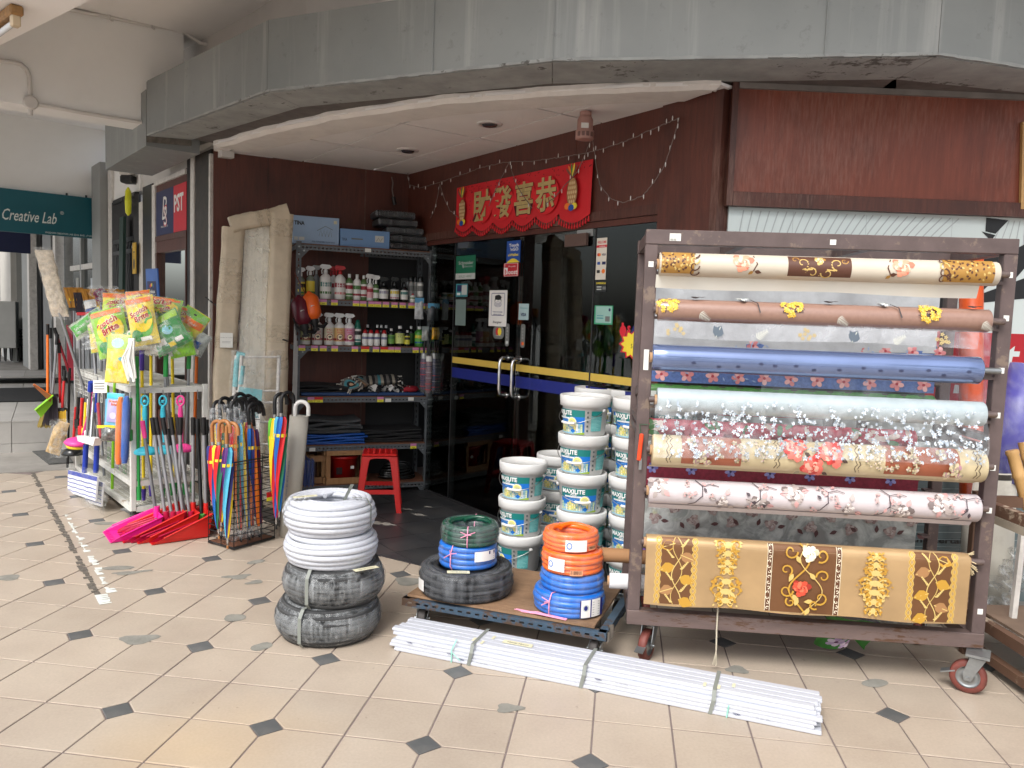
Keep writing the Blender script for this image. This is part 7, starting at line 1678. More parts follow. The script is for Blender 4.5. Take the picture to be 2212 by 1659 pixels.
 # soft goods on the lower shelves
def lump(name,lab,cat,x0,x1,row,h,dep,dz,mat,lay=5,wob=.006,dz0=0.0,group=None):
 ua=SW.hit(x0,800,0)[0] - SWL / 2;ub_=SW.hit(x1,800,0)[0] - SWL / 2;o=thing(name,lab,cat,SW.pt((ua + ub_) / 2 + SWL / 2,SHZ[row] + .001 + dz0,-dep),SW.rz(),group);w=ub_ - ua
 for k in range(lay):
  t=MB(mat);hh=h / lay;q=rnd.uniform(-.02,.02)
  def fn(a,b):
   an=-pi / 2 + pi * b;return V((-w / 2 + q + w * a,dz * .5 - (dz * .5) * 1.0 + .0 - (hh * .5) * cos(an) * .9 + .006 * sin(a * 9 + k),k * hh + hh / 2 + hh * .47 * sin(an) + wob * sin(a * 7 + k * 2) * (k > 0)))
  t.grid(fn,16,6);t.grid(lambda a,b: V((-w / 2 + q + w * a,.0 + dz * b,k * hh + hh * .97 + wob * sin(a * 7 + k * 2) * (k > 0))),16,2)
  for a in (0,1): t.add([fn(a,j / 6) for j in range(7)] + [V((-w / 2 + q + w * a,dz,k * hh + hh * .97)),V((-w / 2 + q + w * a,dz,k * hh + hh * .03))],[tuple(range(9))])
  t.lb('layer',o)
 return o
m_gmat,m_bsh,m_dmat=M('grey_felt',(66,68,70),.9,var=.15,vs=30,bmp=.5,bs=200),M('blue_sheet',(20,76,156),.4,var=.08,vs=10),M('dark_mat',(24,24,26),.8,var=.2,vs=30,bmp=.4,bs=120)
lump('foam_sheets','stack of folded blue foam sheets on the fourth shelf','sheets',655,793,1,.085,.01,.34,m_bsh,5);lump('felt_mats','folded grey felt mats lying on the blue sheets','mats',645,785,1,.12,.03,.32,m_gmat,4,.01,.088);lump('dark_mats','black mats stacked at the right of the fourth shelf','mats',782,918,1,.11,.06,.32,m_dmat,5)
lump('dark_mats','black mats lying flat at the left of the middle shelf','mats',645,790,2,.085,.03,.34,m_dmat,4)
lump('blue_board','thin dark blue board along the middle shelf edge','board',655,920,2,.03,.005,.3,M('blue_board',(36,66,110),.6),1)
# striped rag rugs
def rug(x,z0,lab,stripes,L,turns,dep,ang):
 u=SW.hit(x,800,-dep)[0];o=thing('rag_rug',lab,'rug',SW.pt(u,SHZ[2] + z0,-dep),SW.rz() + ang);n=len(stripes);t=MB(*stripes)
 def prof(s): # a folded slab seen from the end
  a=s * 2 * pi;return V((0,.10 * cos(a),.055 + .05 * sin(a) + .012 * sin(2 * a)))
 for k in range(n):
  x0,x1=-L / 2 + L * k / n,-L / 2 + L * (k + 1) / n;bul=.004
  def fn(a,b,x0=x0,x1=x1): p=prof(b);s=1 + .03 * sin(pi * a);return V((x0 + (x1 - x0) * a,p.y * s,p.z * s + .01 * sin(x0 * 9)))
  t.grid(fn,3,18,stripes[k])
 for e in (-1,1):
  for k,rr in enumerate((1.0,.72,.46,.22)): up;t.add([V((e * (L / 2 + .001 + k * .0006),prof(j / 18).y * rr,.055 + (prof(j / 18).z - .055) * rr)) for j in range(18)],[tuple(range(18))],stripes[(k * 2 + (1 if k % 2 else 0)) % n])
 t.lb('rug',o);fr2=MB(pc(196,190,180),m_blk)
 for k in range(34): a=rnd.random() * 6.3;e=rnd.choice((-1,1));b=V((e * L / 2,.10 * cos(a),.055 + .05 * sin(a)));fr2.tube([b,b + V((e * rnd.uniform(.02,.05),rnd.uniform(-.02,.02),rnd.uniform(-.03,.01)))],.006,5,rnd.choice((m_blk,fr2.mats[0])))
 fr2.lb('fringe',o)
K1,K2,K3,K4=pc(30,30,32,.9),pc(150,142,128,.9),pc(100,96,92,.9),pc(70,130,140,.9)
rug(815,.058,'folded rag rug with black and grey stripes, lying on the middle shelf',[K2,K1,K3,K1,K2,K1,K3,K4,K2,K1,K3,K1,K2,K1],.34,1,.12,-.10);rug(775,.045,'rolled rag rug with tan and grey bands beside the striped one',[K3,pc(176,140,110,.9),K2,K4,K1,K2],.24,1,.10,.9)
o=thing('rag_bundle','bundle of black and white rag ends under the rugs','rags',sl(.22,.06,SHZ[2] + .002),SW.rz())
t=MB(K1,pc(206,204,200,.9))
for k in range(120): c=V((rnd.uniform(-.17,.17),rnd.uniform(-.03,.05),rnd.uniform(.0,.085)));d=V((rnd.gauss(0,.02),rnd.gauss(-.01,.015),rnd.gauss(0,.02)));e=V((rnd.gauss(0,.014),0,rnd.gauss(0,.014)));t.add([c - d - e,c + d - e,c + d + e,c - d + e],[(0,1,2,3)],rnd.choice(t.mats))
p=t.lb('rag_ends',o);p['kind']='stuff'
t=MB(M('red_cushion',(150,24,40),.8));t.lathe([(0,0),(.08,.0),(.10,.02),(.08,.045),(0,.05)],16,sl(.40,.10,SHZ[2] + .031));tag(t.build('red_cushion'),'flat dark red round pad at the right of the middle shelf','pad')
# bottom shelf: crate with red bucket, blue tarpaulin
m_crw=wood_stain('crate_wood',(150,108,70),(176,134,92),(110,74,46),.7,(12,12,2))
def crate(x0,x1,dep,lab,h):
 ua,ub_=SW.hit(x0,1000,.0)[0] - SWL / 2,SW.hit(x1,1000,0)[0] - SWL / 2;w=ub_ - ua;o=thing('wooden_crate',lab,'crate',sl((ua + ub_) / 2,dep,SHZ[0] + .001),SW.rz())
 for x in (-w / 2 + .02,w / 2 - .02):
  for y in (.0,.26): t=MB(m_crw);t.box((x,y,h / 2),(.035,.025,h));t.lb('upright',o)
 for z in (.025,h - .03):
  for y in (-.022,.282): t=MB(m_crw);t.box((0,y,z),(w,.018,.05));t.lb('slat',o)
  for x in (-w / 2 - .010,w / 2 + .010): t=MB(m_crw);t.box((x,.13,z),(.018,.26,.05));t.lb('slat',o)
 return o
crate(705,790,.03,'wooden crate frame with a red bucket inside, on the bottom shelf',.30);crate(672,708,.10,'small wooden crate beside the blue package on the bottom shelf',.24)
ob=thing('red_bucket','red plastic bucket inside the wooden crate frame','bucket',sl(SW.hit(748,1000,0)[0] - SWL / 2,.16,SHZ[0] + .003),SW.rz());t=MB(m_stool);t.lathe([(0,0),(.10,.0),(.125,.20),(.132,.202),(.132,.222),(.12,.224),(0,.21)],26);t.lb('body',ob);t=MB(m_tag);t.box((.06,-.118,.13),(.03,.004,.025));t.lb('label',ob);t=MB(M('bucket_dark',(40,10,10),.6));t.box((-.05,-.112,.10),(.05,.004,.06));t.lb('mark',ob)
t=MB(m_bsh);o=thing('blue_package','folded blue tarpaulin in film standing left on the bottom shelf','package',sl(SW.hit(664,1000,0)[0] - SWL / 2,.02,.01),SW.rz())
for k in range(4): t=MB(M('tarp_blue',(24,54,128),.35,var=.15,vs=14));t.box((-.045 + k * .03,.1,.15),(.028,.24,.29 - .01 * (k % 2)),None,None,.01);t.lb('fold',o)
t=MB(m_wrapc);t.box((0,.1,.15),(.135,.26,.31),None,None,.012);t.lb('film',o)
o=thing('dark_hose','loose black hose coiled in the dark at the right of the bottom shelf','hose',sl(.33,.06,.09),SW.rz());t=MB(m_dkb)
for k in range(7): r=.16 - .008 * k;t.tube([(cos(a) * r,sin(a) * r * .6 + .1,.012 + k * .018 + .01 * sin(a * 2 + k)) for a in [2 * pi * i / 26 for i in range(26)]],.010,6,None,True)
t.lb('coil',o)
o=thing('green_brush','round green bristle brush standing on the floor at the right of the shelf','brush',SW.pt(SWL + .08,.02,-.1));t=MB(M('bristle_green',(24,84,40),.7))
for k in range(160): a,b=rnd.random() * 6.3,rnd.uniform(-1,1);d=V((cos(a) * sqrt(1 - b * b),sin(a) * sqrt(1 - b * b),b));t.add([V((0,0,.16)) + d * .03 + V((.006,0,0)),V((0,0,.16)) + d * .03 - V((.006,0,0)),V((0,0,.16)) + d * .11],[(0,1,2)])
p=t.lb('bristles',o);p['kind']='stuff';t=MB(m_dkb);t.tube([(0,0,0),(0,0,.16)],.02,8);t.lb('stem',o)
# things hanging at the shelf's right post: hook, packets, checked umbrellas
o=thing('wire_hook','long bent wire hook on the right post of the shelf','hook',sl(SX1 + .03,-.03,1.75));pts=[SW.pt(*SW.hit(x,y,.03),.03) for x,y in ((938,640),(934,665),(939,648),(948,640),(950,660),(945,695))]
t=MB(M('copper_wire',(170,130,110),.4,metal=.5));t.tube(pts,.005,6);t.build('wire',o)
m_pack=film('packet_film',(205,210,214),.7,.12,22,.8,.95)
def pillow(o,c,ex,ey,w,h,th,mat,prints=None,name='pack',n=8,header=None):
 """a puffed plastic packet: flat seams, full in the middle"""
 c,ex,ey=V(c),V(ex).normalized(),V(ey).normalized();nn=ex.cross(ey);t=MB(mat);sd_=rnd.random() * 6
 def srf(s): return lambda a,b: c + ex * (w * (a - .5) * (1 - .06 * sin(pi * b))) + ey * (h * (b - .5)) + nn * (s * th * (sin(pi * a) * sin(pi * b)) ** .6 * (1 + .28 * sin(a * 9 + sd_) * sin(b * 8 + sd_)) + .004 * sin(a * 7 + sd_))
 t.grid(srf(1),n,n);t.grid(srf(-1),n,n)
 q=t.build(name,o)
 if prints:
  t=MB(mat);sf=srf(1);f=Sheet(lambda x,y,hh: sf(min(1,max(0,x / w + .5)),min(1,max(0,y / h + .5))) + nn * hh,.0036,.0005,8);prints(t,f,w,h);t.build('print',o)
 return q
for k,(x,y,w,h,col,hd) in enumerate(((905,668,.08,.17,(190,194,196),(96,160,200)),(934,676,.09,.14,(60,66,70),(96,170,210)),(918,722,.06,.11,(160,164,160),(140,150,150)),(941,722,.07,.09,(216,156,30),(216,170,40)))):
 u,z=SW.hit(x,y,.07);o=thing('hanging_packet',('clear packet with pale card hanging at the right of the sprays','dark packet with a blue header card on the right post','small grey packet below the clear one on the right post','yellow packet hanging lowest of the packets on the right post')[k],'packet',SW.pt(u,z,.07))
 pillow(o,SW.pt(u,z,.07),SW.d,(0,0,1),w,h,.016,M('packet%d' % k,col,.25,var=.3,vs=30),None,'packet',8);t=MB(M('header%d' % k,hd,.4));f=flat(SW.pt(u,z + h / 2,.078),SW.d,(0,0,1));rect(t,f,-w / 2,w / 2,-.03,.012);t.build('header_card',o)
m_plaid=M('plaid',(60,54,84),.5,var=.5,vs=60)
for k in range(5):
 x=916 + k * 11;yy0,yy1=762 + (k % 2) * 6,842 + (k * 7) % 12;u,z1=SW.hit(x,yy0,.09 + .02 * (k % 2));z0=SW.hit(x,yy1,.09)[1];c=SW.pt(u,0,.09 + .02 * (k % 2))
 o=thing('folding_umbrella','checked folding umbrella in film hanging by the shelf, %s from the left' % ('first','second','third','fourth','fifth')[k],'umbrella',c + V((0,0,z0)),0,'checked folding umbrellas')
 t=MB(M('plaid%d' % k,((74,56,84),(120,90,100),(60,60,92),(40,54,110),(130,44,56))[k],.45,var=.3,vs=40));t.lathe([(.008,0),(.022,.012),(.030,(z1 - z0) * .5),(.026,z1 - z0 - .02),(.012,z1 - z0)],10);t.lb('folded_canopy',o)
 t=MB(pc(160,150,160),m_navy,m_red)
 for j in range(5): t.lathe([(.0305,.03 + j * .05),(.0312,.036 + j * .05)],10,(0,0,0),(0,0,1),rnd.choice(t.mats),caps=False)
 t.lb('check_pattern',o);t=MB(m_tag if k % 2 else m_silv);t.lathe([(.028,z1 - z0 - .05),(.028,z1 - z0 - .005)],10,caps=False);t.lb('sleeve',o)
 t=MB(m_wrapc);t.lathe([(.012,-.03),(.036,.01),(.038,(z1 - z0) * .6),(.03,z1 - z0 + .01)],10,caps=False);t.lb('film',o);t=MB(m_blk);t.tube([(0,0,z1 - z0),(.0,0,z1 - z0 + .05),(.005,0,z1 - z0 + .10)],.010,6);t.lb('handle',o)
 # ================================================================== wrapped frame leaning by the shelf, dryer rack in front
FW=Wall(LW.pt(0,0,.62),LW.pt(1.6,0,.62))
wf_=thing('wrapped_doorway_kit','tall frame wrapped in brown card and clear tape, leaning left of the shelf','wrapped frame',FW.pt(*FW.hit(545,1050)))
m_card=M('card_wrap',(190,176,154),.6,var=.12,vs=6,bmp=.5,bs=24,dirt=.35,dcol=(130,106,78));m_tapew=film('tape_wrap',(206,192,168),.12,.10,9,.5,.42)
def limb(x0,y0,x1,y1,w,d,name,o0=.0,o1=.0,seg=14):
 p,q=FW.pt(*FW.hit(x0,y0,o0),o0),FW.pt(*FW.hit(x1,y1,o1),o1);dd=(q - p).normalized();sx=FW.n.cross(dd).normalized();t=MB(m_card);sd_=rnd.random() * 9
 def fn(a,b):
  an=2 * pi * a;s=1 + .025 * sin(b * 23 + sd_) + .02 * sin(b * 51 + an * 2);cx=max(-1,min(1,1.35 * cos(an)));sy=max(-1,min(1,1.35 * sin(an)));return p + (q - p) * b + sx * (w / 2 * cx * s + .005 * sin(b * 7 + sd_)) + FW.n * (d / 2 * sy * s)
 t.grid(lambda a,b: fn(a,b),16,seg * 2);t.add([fn(i / 16,0) for i in range(16)],[tuple(range(16))]);t.add([fn(i / 16,1) for i in range(16)],[tuple(range(16))]);t.build(name,wf_)
 t=MB(m_tapew)
 for k in range(int(seg * .5)):
  b0=rnd.uniform(0,.93);b1=b0 + rnd.uniform(.04,.12);c_=V((0,0,0));t.grid(lambda a,b: (lambda z: z + (z - (p + (q - p) * (b0 + (b1 - b0) * b))) * .03)(fn(a,min(1,b0 + (b1 - b0) * b))),16,4)
 t.build('tape',wf_)
limb(503,492,470,1090,.155,.10,'side_member');limb(606,462,590,1120,.165,.11,'side_member',.02,.02);limb(498,487,622,458,.12,.09,'top_member',.015,.03,8)
t=MB(M('pane_pack',(224,220,208),.25,var=.08,vs=4,bmp=.6,bs=10));P=[FW.pt(*FW.hit(x,y,-.03),-.03) for x,y in ((528,490),(582,478),(575,1080),(500,1080))];t.prism(P,FW.n * .03);t.build('pane',wf_)
t=MB(film('pane_film',(226,224,214),.10,.1,4,.5,.35));P0=[FW.pt(*FW.hit(x,y,.03),.03) for x,y in ((524,484),(588,472),(578,1080),(496,1080))]
t.grid(lambda a,b: (P0[0] * (1 - a) + P0[1] * a) * (1 - b) + (P0[3] * (1 - a) + P0[2] * a) * b + FW.n * (.012 * sin(a * 21 + b * 3) + .008 * sin(a * 47)),30,12);t.build('pane_film',wf_)
t=MB(m_tag);f=flat(FW.pt(*FW.hit(489,735,.075),.075),FW.d,(0,0,1));rect(t,f,-.045,.045,-.055,.055);t.text('HANDLE WITH CARE',f,.006,0,.02,m_grey);rect(t,f,-.03,.03,-.02,-.018,m_grey);rect(t,f,-.03,.03,-.01,-.008,m_grey);t.build('paper_label',wf_)
p0,p1=LF.pt(lfu(452,590),LF.hit(452,642,.02)[1],.03),FW.pt(*FW.hit(622,737,.12),.12);o=thing('black_cord','black cord tied from the pillar across the wrapped frame','cord',p0);t=MB(m_blk);t.tube([p0 + (p1 - p0) * f + V((0,0,-.05 * sin(pi * f))) for f in [i / 12 for i in range(13)]],.006,5);t.build('cord',o)
# long pale strips standing at the shelf's left post
t=MB(M('strips_white',(200,200,198),.4));
for k in range(5): p=SW.pt(*SW.hit(626 + k * 2.2,1130,.10),.10);q=SW.pt(*SW.hit(637 + k * 1.4,700 + k * 12,.06),.06);t.tube([p,q],.006,5)
o=tag(t.build('edge_strips'),'thin white edge strips standing against the left post of the shelf','strips')
DRW=Wall(FW.pt(0,0,.18),FW.pt(1.6,0,.18));dr=thing('dryer_rack','folded clothes dryer rack of white tubes with teal corners in clear film','clothes rack',DRW.pt(*DRW.hit(560,1080)))
m_tlp=M('teal_plastic',(120,184,190),.4)
def dpt(x,y,o=0): return DRW.pt(*DRW.hit(x,y,o),o)
t=MB(m_cond);
for xa,xb,o_ in ((511,490,0),(522,502,.03),(603,590,0)):
 t.tube([dpt(xa,768,o_),dpt(xb,1080,o_)],.014,8)
t.build('side_tube',dr)
for y in (772,845,870,912,960,1010): t=MB(m_cond);t.tube([dpt(514 - (y - 772) * .06,y,.01),dpt(604 - (y - 772) * .04,y - 1,.01)],.009,6);t.build('rail',dr)
t=MB(m_tlp);t.tube([dpt(508,835),dpt(512,780),dpt(516,764),dpt(528,768)],.022,8);t.tube([dpt(520,830,.03),dpt(524,790,.03)],.020,8);t.build('corner_piece',dr)
t=MB(m_wht);Q=[dpt(x,y,.05) for x,y in ((516,835),(567,842),(553,1000),(496,1000))]
def qf(x,y,h): return (Q[3] * (1 - x) + Q[2] * x) * (1 - y) + (Q[0] * (1 - x) + Q[1] * x) * y + DRW.n * (.0015 + h)
t.prism([Q[0],Q[1],Q[2],Q[3]],DRW.n * .001);f=Sheet(qf,.0002);rect(t,f,0,1,.84,1,m_tlp);rect(t,f,0,1,.60,.835,m_wht);rect(t,f,0,1,.59,.60,m_blk);rect(t,f,0,1,.835,.845,m_blk)
t.text('EPOXY',f,.075,.40,.775,m_teal2,w=.62,bold=.06);t.text('CLOTHES DRYER RACK',f,.075,.5,.655,m_teal2,w=.9,bold=.06);rect(t,f,.1,.75,.5,.51,m_grey);rect(t,f,.1,.85,.45,.46,m_grey);blob(t,f,.62,.10,.12,.045,12,m_blue);blob(t,f,.70,.26,.07,.03,12,m_red);t.build('label_sheet',dr)
t=MB(film('rack_film',(226,230,230),.08,.1,6,.6,.26));P0=[dpt(x,y,.07) for x,y in ((500,756),(610,756),(594,1080),(482,1080))];t.grid(lambda a,b: (P0[0] * (1 - a) + P0[1] * a) * (1 - b) + (P0[3] * (1 - a) + P0[2] * a) * b + DRW.n * (.014 * sin(a * 17 + b * 5) + .01 * sin(b * 23 + a * 4)),24,20);t.build('film',dr)
# ================================================================== umbrellas and the wire basket
UC={'r': (206,34,44),'o': (240,130,40),'y': (240,210,50),'g': (30,104,76),'b': (28,100,180),'p': (84,36,110),'n': (40,44,110),'l': (100,180,60),'c': (80,170,200),'m': (120,24,44)}
UM={k: M('umb_' + k,c,.45,var=.08,vs=8) for k,c in UC.items()}
m_wdh=wood_stain('handle_wood',(150,96,52),(176,120,70),(110,66,36),.4,(20,20,6))
def umbrella(lab,top,bot,cols,handle='black',r=.028,film_=None,grp='long umbrellas by the wire basket',tipw=False,hang=0.0):
 """closed stick umbrella: top = where the handle meets the cloth, bot = the tip"""
 top,bot=V(top),V(bot);d=(top - bot);L=d.length;d.normalize();x,y,_=basis(d);o=thing('umbrella',lab,'umbrella',bot,0,grp)
 n=len(cols);N=n * 3;t=MB(*[UM[c] for c in cols]);prof=[(.006,.10),(.011,.13),(.5 * r,.22),(.8 * r,.40),(r,.62),(1.1 * r,.80),(1.05 * r,.95),(.8 * r,.985)]
 prof=[(a,L * b) for a,b in prof];K=len(prof)
 def pv(i,j): a=2 * pi * j / N + prof[i][1] / L * 2.2;rr=prof[i][0] * (1 + .22 * (1 if j % 3 == 0 else -.3));return bot + d * prof[i][1] + (x * cos(a) + y * sin(a)) * rr
 for j in range(N):
  vs=[pv(i,j) for i in range(K)] + [pv(i,j + 1) for i in range(K)];t.add(vs,[(i,i + K,i + K + 1,i + 1) for i in range(K - 1)],UM[cols[j // 3]],True)
 t.build('canopy',o);t=MB(m_steel);t.tube([bot + d * .02,bot + d * (L * .12)],.007,6);t.build('shaft',o);t=MB(m_wdh if tipw else m_blk);t.tube([bot,bot + d * .035],.007,6);t.build('tip',o)
 t=MB(UM['y']);t.tube([bot + d * L * .80,bot + d * L * .83],r * 1.2,10,cap=False);t.build('strap',o)
 hm=m_wdh if handle == 'wood' else m_wht if handle == 'white' else m_blk;sd_=V((d.y,-d.x,0));side_=(x * cos(hang) + y * sin(hang));P=[top - d * .02,top + d * .09] + [top + d * (.10 + .045 * sin(a)) + side_ * (.045 * (1 - cos(a))) for a in [pi * i / 8 for i in range(1,9)]] + [top + d * .07 + side_ * .09]
 t=MB(hm);t.tube(P,.0125 if handle != 'white' else .014,8);t.build('handle',o);t=MB(m_silv);t.tube([top - d * .02,top + d * .012],.013,8);t.build('ferrule',o)
 if film_: t=MB(film_);t.tube([bot + d * .02,bot + d * L * .4,bot + d * L * .8,top + d * .02,top + d * .10],[r * .6,r * 1.1,r * 1.35,r * 1.3,r * 1.2],10,cap=False);t.build('film',o)
 return o
KF=V((-1.734,4.929,0));KR=V((-1.56,5.21,0));bx_=(KR - KF).normalized();by_=V((-bx_.y,bx_.x,0));BWd,BDp,BH=.33,.25,.57
bk=thing('umbrella_basket','black wire basket on the tiles full of rainbow umbrellas','basket',KF,math.atan2(bx_.y,bx_.x))
def wire(pts,r=.003,nm='wire',par=bk): t=MB(m_blk);t.tube(pts,r,5);return t
for nm,fx in (('front_panel',lambda s,z: (s,0,z)),('back_panel',lambda s,z: (s,BDp,z))):
 t=MB(m_blk)
 for k in range(15): t.tube([fx(0,.02 + BH * k / 15 + .0),fx(BWd,.02 + BH * k / 15)],.0026,4)
 for k in range(4): t.tube([fx(BWd * k / 3,.01),fx(BWd * k / 3,BH)],.0034,4)
 t.lb(nm,bk)
for nm,s0 in (('end_panel',0),('end_panel',BWd)):
 t=MB(m_blk)
 for k in range(15): t.tube([(s0,0,.02 + BH * k / 15),(s0,BDp,.02 + BH * k / 15)],.0026,4)
 for k in range(3): t.tube([(s0,BDp * k / 2,.01),(s0,BDp * k / 2,BH)],.0034,4)
 t.lb(nm,bk)
t=MB(m_blk);t.tube([(0,0,BH),(BWd,0,BH),(BWd,BDp,BH),(0,BDp,BH)],.005,6,None,True);t.tube([(0,0,.012),(BWd,0,.012),(BWd,BDp,.012),(0,BDp,.012)],.006,6,None,True);t.lb('rim',bk);t=MB(m_board);t.mm(.01,BWd - .01,.01,BDp - .01,.012,.022);t.lb('base_board',bk)
t=MB(m_trd);t.mm(BWd - .075,BWd - .005,-.008,-.0065,.30,.335,m_trd);t.mm(BWd - .075,BWd - .005,-.008,-.0065,.275,.299,m_tyl);t.lb('price_tag',bk)
def bp(s,e,z): return KF + bx_ * s + by_ * e + V((0,0,z))
def uz(zx,zy): return ((700 + .5424 * zx) / 1.8228,(1400 + .5424 * zy) / 1.8228)
m_uf=film('umbrella_film',(226,230,234),.06,.1,16,.6,.30)
spec=[((200,395),(.06,.20),'ygbnryg','r',True),((245,372),(.05,.12),'bglybrgl',0,True),((300,365),(.11,.20),'pglybrpo',0,True),((352,345),(.12,.08),'ngbyrnyg',0,True),((400,355),(.17,.17),'bcglybgr',0,True),((440,375),(.20,.06),'mrpoyrmo',0,True),((470,400),(.25,.14),'rmpnrory',0,True),((488,430),(.28,.07),'pryborpm',0,False),((330,400),(.09,.04),'rorymrog',0,True),((370,385),(.15,.03),'bcbgnbcy',0,True),((425,400),(.22,.20),'plgpyplg',0,True),((455,420),(.24,.04),'onyrobno',0,False)]
nmz=('blue and yellow','green banded','purple and green','navy and green','blue and lime','maroon and red','red and purple','purple and yellow','red and orange','blue and cyan','violet and lime','orange and navy')
for k,((hx,hy),(s,e),cols,q,fl_) in enumerate(spec):
 b=bp(s,e,.03);px,py=uz(hx + 65,hy + 95);dr_=ray(px,py);tz=b.y + .02 - .01 * k;top=EYE + dr_ * ((tz + (.10 if k < 3 else .05)) / dr_.y)
 umbrella('%s striped umbrella with a black hook handle standing in the wire basket' % nmz[k],top,b,cols,'black',.024,m_uf if fl_ else None,hang=2.6)
for k,(a,bt,cols,lab,hn) in enumerate((((300,640),(318,1275),'yonbyrgm','yellow and orange umbrella with wooden handle hanging outside the basket at its left','wood'),((355,655),(362,1400),'yrgbopcn','rainbow umbrella with wooden handle resting on the tiles at the basket corner','wood'),((255,640),(300,1330),'mgyonrbg','maroon and green umbrella with wooden handle, leftmost by the basket','wood'))):
 Yb=KF.y - .05 + (.10 if k == 2 else 0);pt_=AY(*uz(*bt),Yb);pb=AY(*uz(*a),Yb + .02);pt_.z=max(pt_.z,.004);umbrella(lab,pb,pt_,cols,hn,.033,None,tipw=True,hang=1.2)
for k,(a,bt,cols,lab) in enumerate((((705,440),(715,1260),'rboglyrb','red and blue umbrella hooked at the right corner of the wire basket'),((750,430),(735,1210),'bgmycbrg','blue and green umbrella with a yellow strap beside the standing pipe'))):
 Yb=5.13 - k * .03;umbrella(lab,AY(*uz(*a),Yb),AY(*uz(*bt),Yb),cols,'black',.034,None,hang=2.4)
t=MB(m_wrapc);
o=thing('crumpled_film','crumpled clear film bunched in the bottom of the wire basket','film',bp(.16,.12,.03));t.grid(lambda a,b: bp(.02 + .29 * a,.02 + .21 * b,.05 + .05 * abs(sin(a * 13 + b * 7)) + .03 * sin(b * 17 + a * 5)),24,18);t.build('film',o)
# standing grey-white pipe with a cane in it
pb=G(618,1163) + V((0,.06,0));pz=.84;ptop=V((pb.x + .055,pb.y + .03,pz));pp_=thing('pvc_pipe','pale grey plastic pipe standing on the tiles behind the white coils','pipe',pb)
t=MB(M('pvc_grey',(188,184,174),.5,var=.05,vs=4,dirt=.3,dcol=(150,120,80)));d=(ptop - pb).normalized();t.lathe([(.056,0),(.063,0),(.063,.83),(.056,.83),(.056,0)],26,pb,d,caps=False);t.build('pipe',pp_)
t=MB(m_blue)
for k in range(3): f=None
x_,y_,_=basis(d);fr_a=math.atan2(-1,0)
def pf(x,y,h): a=-pi / 2 - .75 + x / .063;return pb + d * y + (V((1,0,0)) * cos(a) + V((0,1,0)) * sin(a)) * (.0632 + h)
f=Sheet(pf,.0005);t.text('ABS PVC SWV BS 4514 CLASS O',f,.012,.02,.36,pc(70,96,160),w=.34,ang=pi / 2);t.build('print',pp_)
cn=thing('cane','white walking cane with a curved handle standing in the pale pipe','cane',ptop);t=MB(m_wht);t.tube([ptop + V((-.02,0,-.3)),ptop + V((-.03,0,.02))] + [ptop + V((-.03 + .045 * (1 - cos(a)),0,.04 + .045 * sin(a))) for a in [pi * i / 9 for i in range(0,10)]] + [ptop + V((.06,0,-.01))],.014,8);t.build('stick',cn)
# ================================================================== white wire shelf with brooms, mops and dustpans
WK=V((-2.668,5.505,0));DFv=V((.768,.64,0)).normalized();DLv=V((-.64,.768,0)).normalized();WD,WL,WH=.536,1.85,.955
ws=thing('wire_shelf','white painted wire shelf trolley holding mops and brooms beside the pillar','shelf',WK,math.atan2(DFv.y,DFv.x))
m_wsh=worn_paint('white_shelf_paint',(212,212,206),(150,130,110),.12,.45,(1,1,1),14)
for x in (.018,WD - .018):
 for y in (.018,WL - .018): t=MB(m_wsh);t.box((x,y,.07 + (WH - .07) / 2 + .01),(.036,.036,WH - .06),None,None,.003);t.lb('post',ws)
for z in (WH - .02,.27,.085):
 for x in (.016,WD - .016): t=MB(m_wsh);t.box((x,WL / 2,z),(.024,WL - .075,.038));t.lb('rail',ws)
 for y in (.016,WL - .016): t=MB(m_wsh);t.box((WD / 2,y,z),(WD - .075,.024,.038));t.lb('rail',ws)
 t=MB(m_wsh)
 for k in range(1,14): x=WD * k / 14;t.tube([(x,.03,z + .012),(x,WL - .03,z + .012)],.0028,4)
 for k in range(1,36): y=WL * k / 36;t.tube([(.03,y,z + .016),(WD - .03,y,z + .016)],.0028,4)
 t.lb('wire_deck',ws)
t=MB(M('mesh_sheet',(176,172,160),.8,var=.2,vs=20,bmp=.4,bs=200));t.mm(.03,WD - .03,.03,WL - .03,.088,.093);t.lb('bottom_sheet',ws)
t=MB(m_wsh)
for k in range(20): y=WL * .45 + WL * .53 * k / 19;t.tube([(.002,y,WH - .19),(.002,y,WH + .02)],.003,4)
for k in range(7): t.tube([(.0,WL * .45,WH - .19 + .034 * k),(.0,WL * .98,WH - .19 + .034 * k)],.003,4)
t.lb('side_grid',ws)
for x in (.05,WD - .05):
 for y in (.12,WL - .12): castor(x,y,.4,0,.03,ws,.068,(m_rubk,m_zinc))
m_hook=m_zinc
PL_SIDE=Wall(WK - DFv * .05,WK - DFv * .05 + DLv * 2);PL_FR=Wall(WK - DLv * .05,WK - DLv * .05 + DFv * 2)
PL_MID=Wall(WK + DFv * .22,WK + DFv * .22 + DLv * 2);PL_F2=Wall(WK + DLv * .22,WK + DLv * .22 + DFv * 2)
def on(W,x,y,o=0.0): return W.pt(*W.hit(x,y,o),o)
def su_m(W,x,y,n): return n / FPX * (on(W,x,y) - EYE).dot(CF)
def view_axes(ang): return CR * cos(ang) - CD * sin(ang),CR * -sin(ang) - CD * cos(ang)
mp_=lambda k,c,r=.45: M('mp_' + k,c,r,var=.06,vs=20)
LIM,GRN,YEL,ORG,PNK,CYA,PUR2,SIL=mp_('lime',(140,206,40)),mp_('green',(40,150,70)),mp_('yellow',(244,214,40)),mp_('orange',(240,120,36)),mp_('pink',(236,70,150)),mp_('cyan',(60,184,206)),mp_('purple',(72,48,150)),M('grey_tube',(150,152,156),.35,metal=.5)
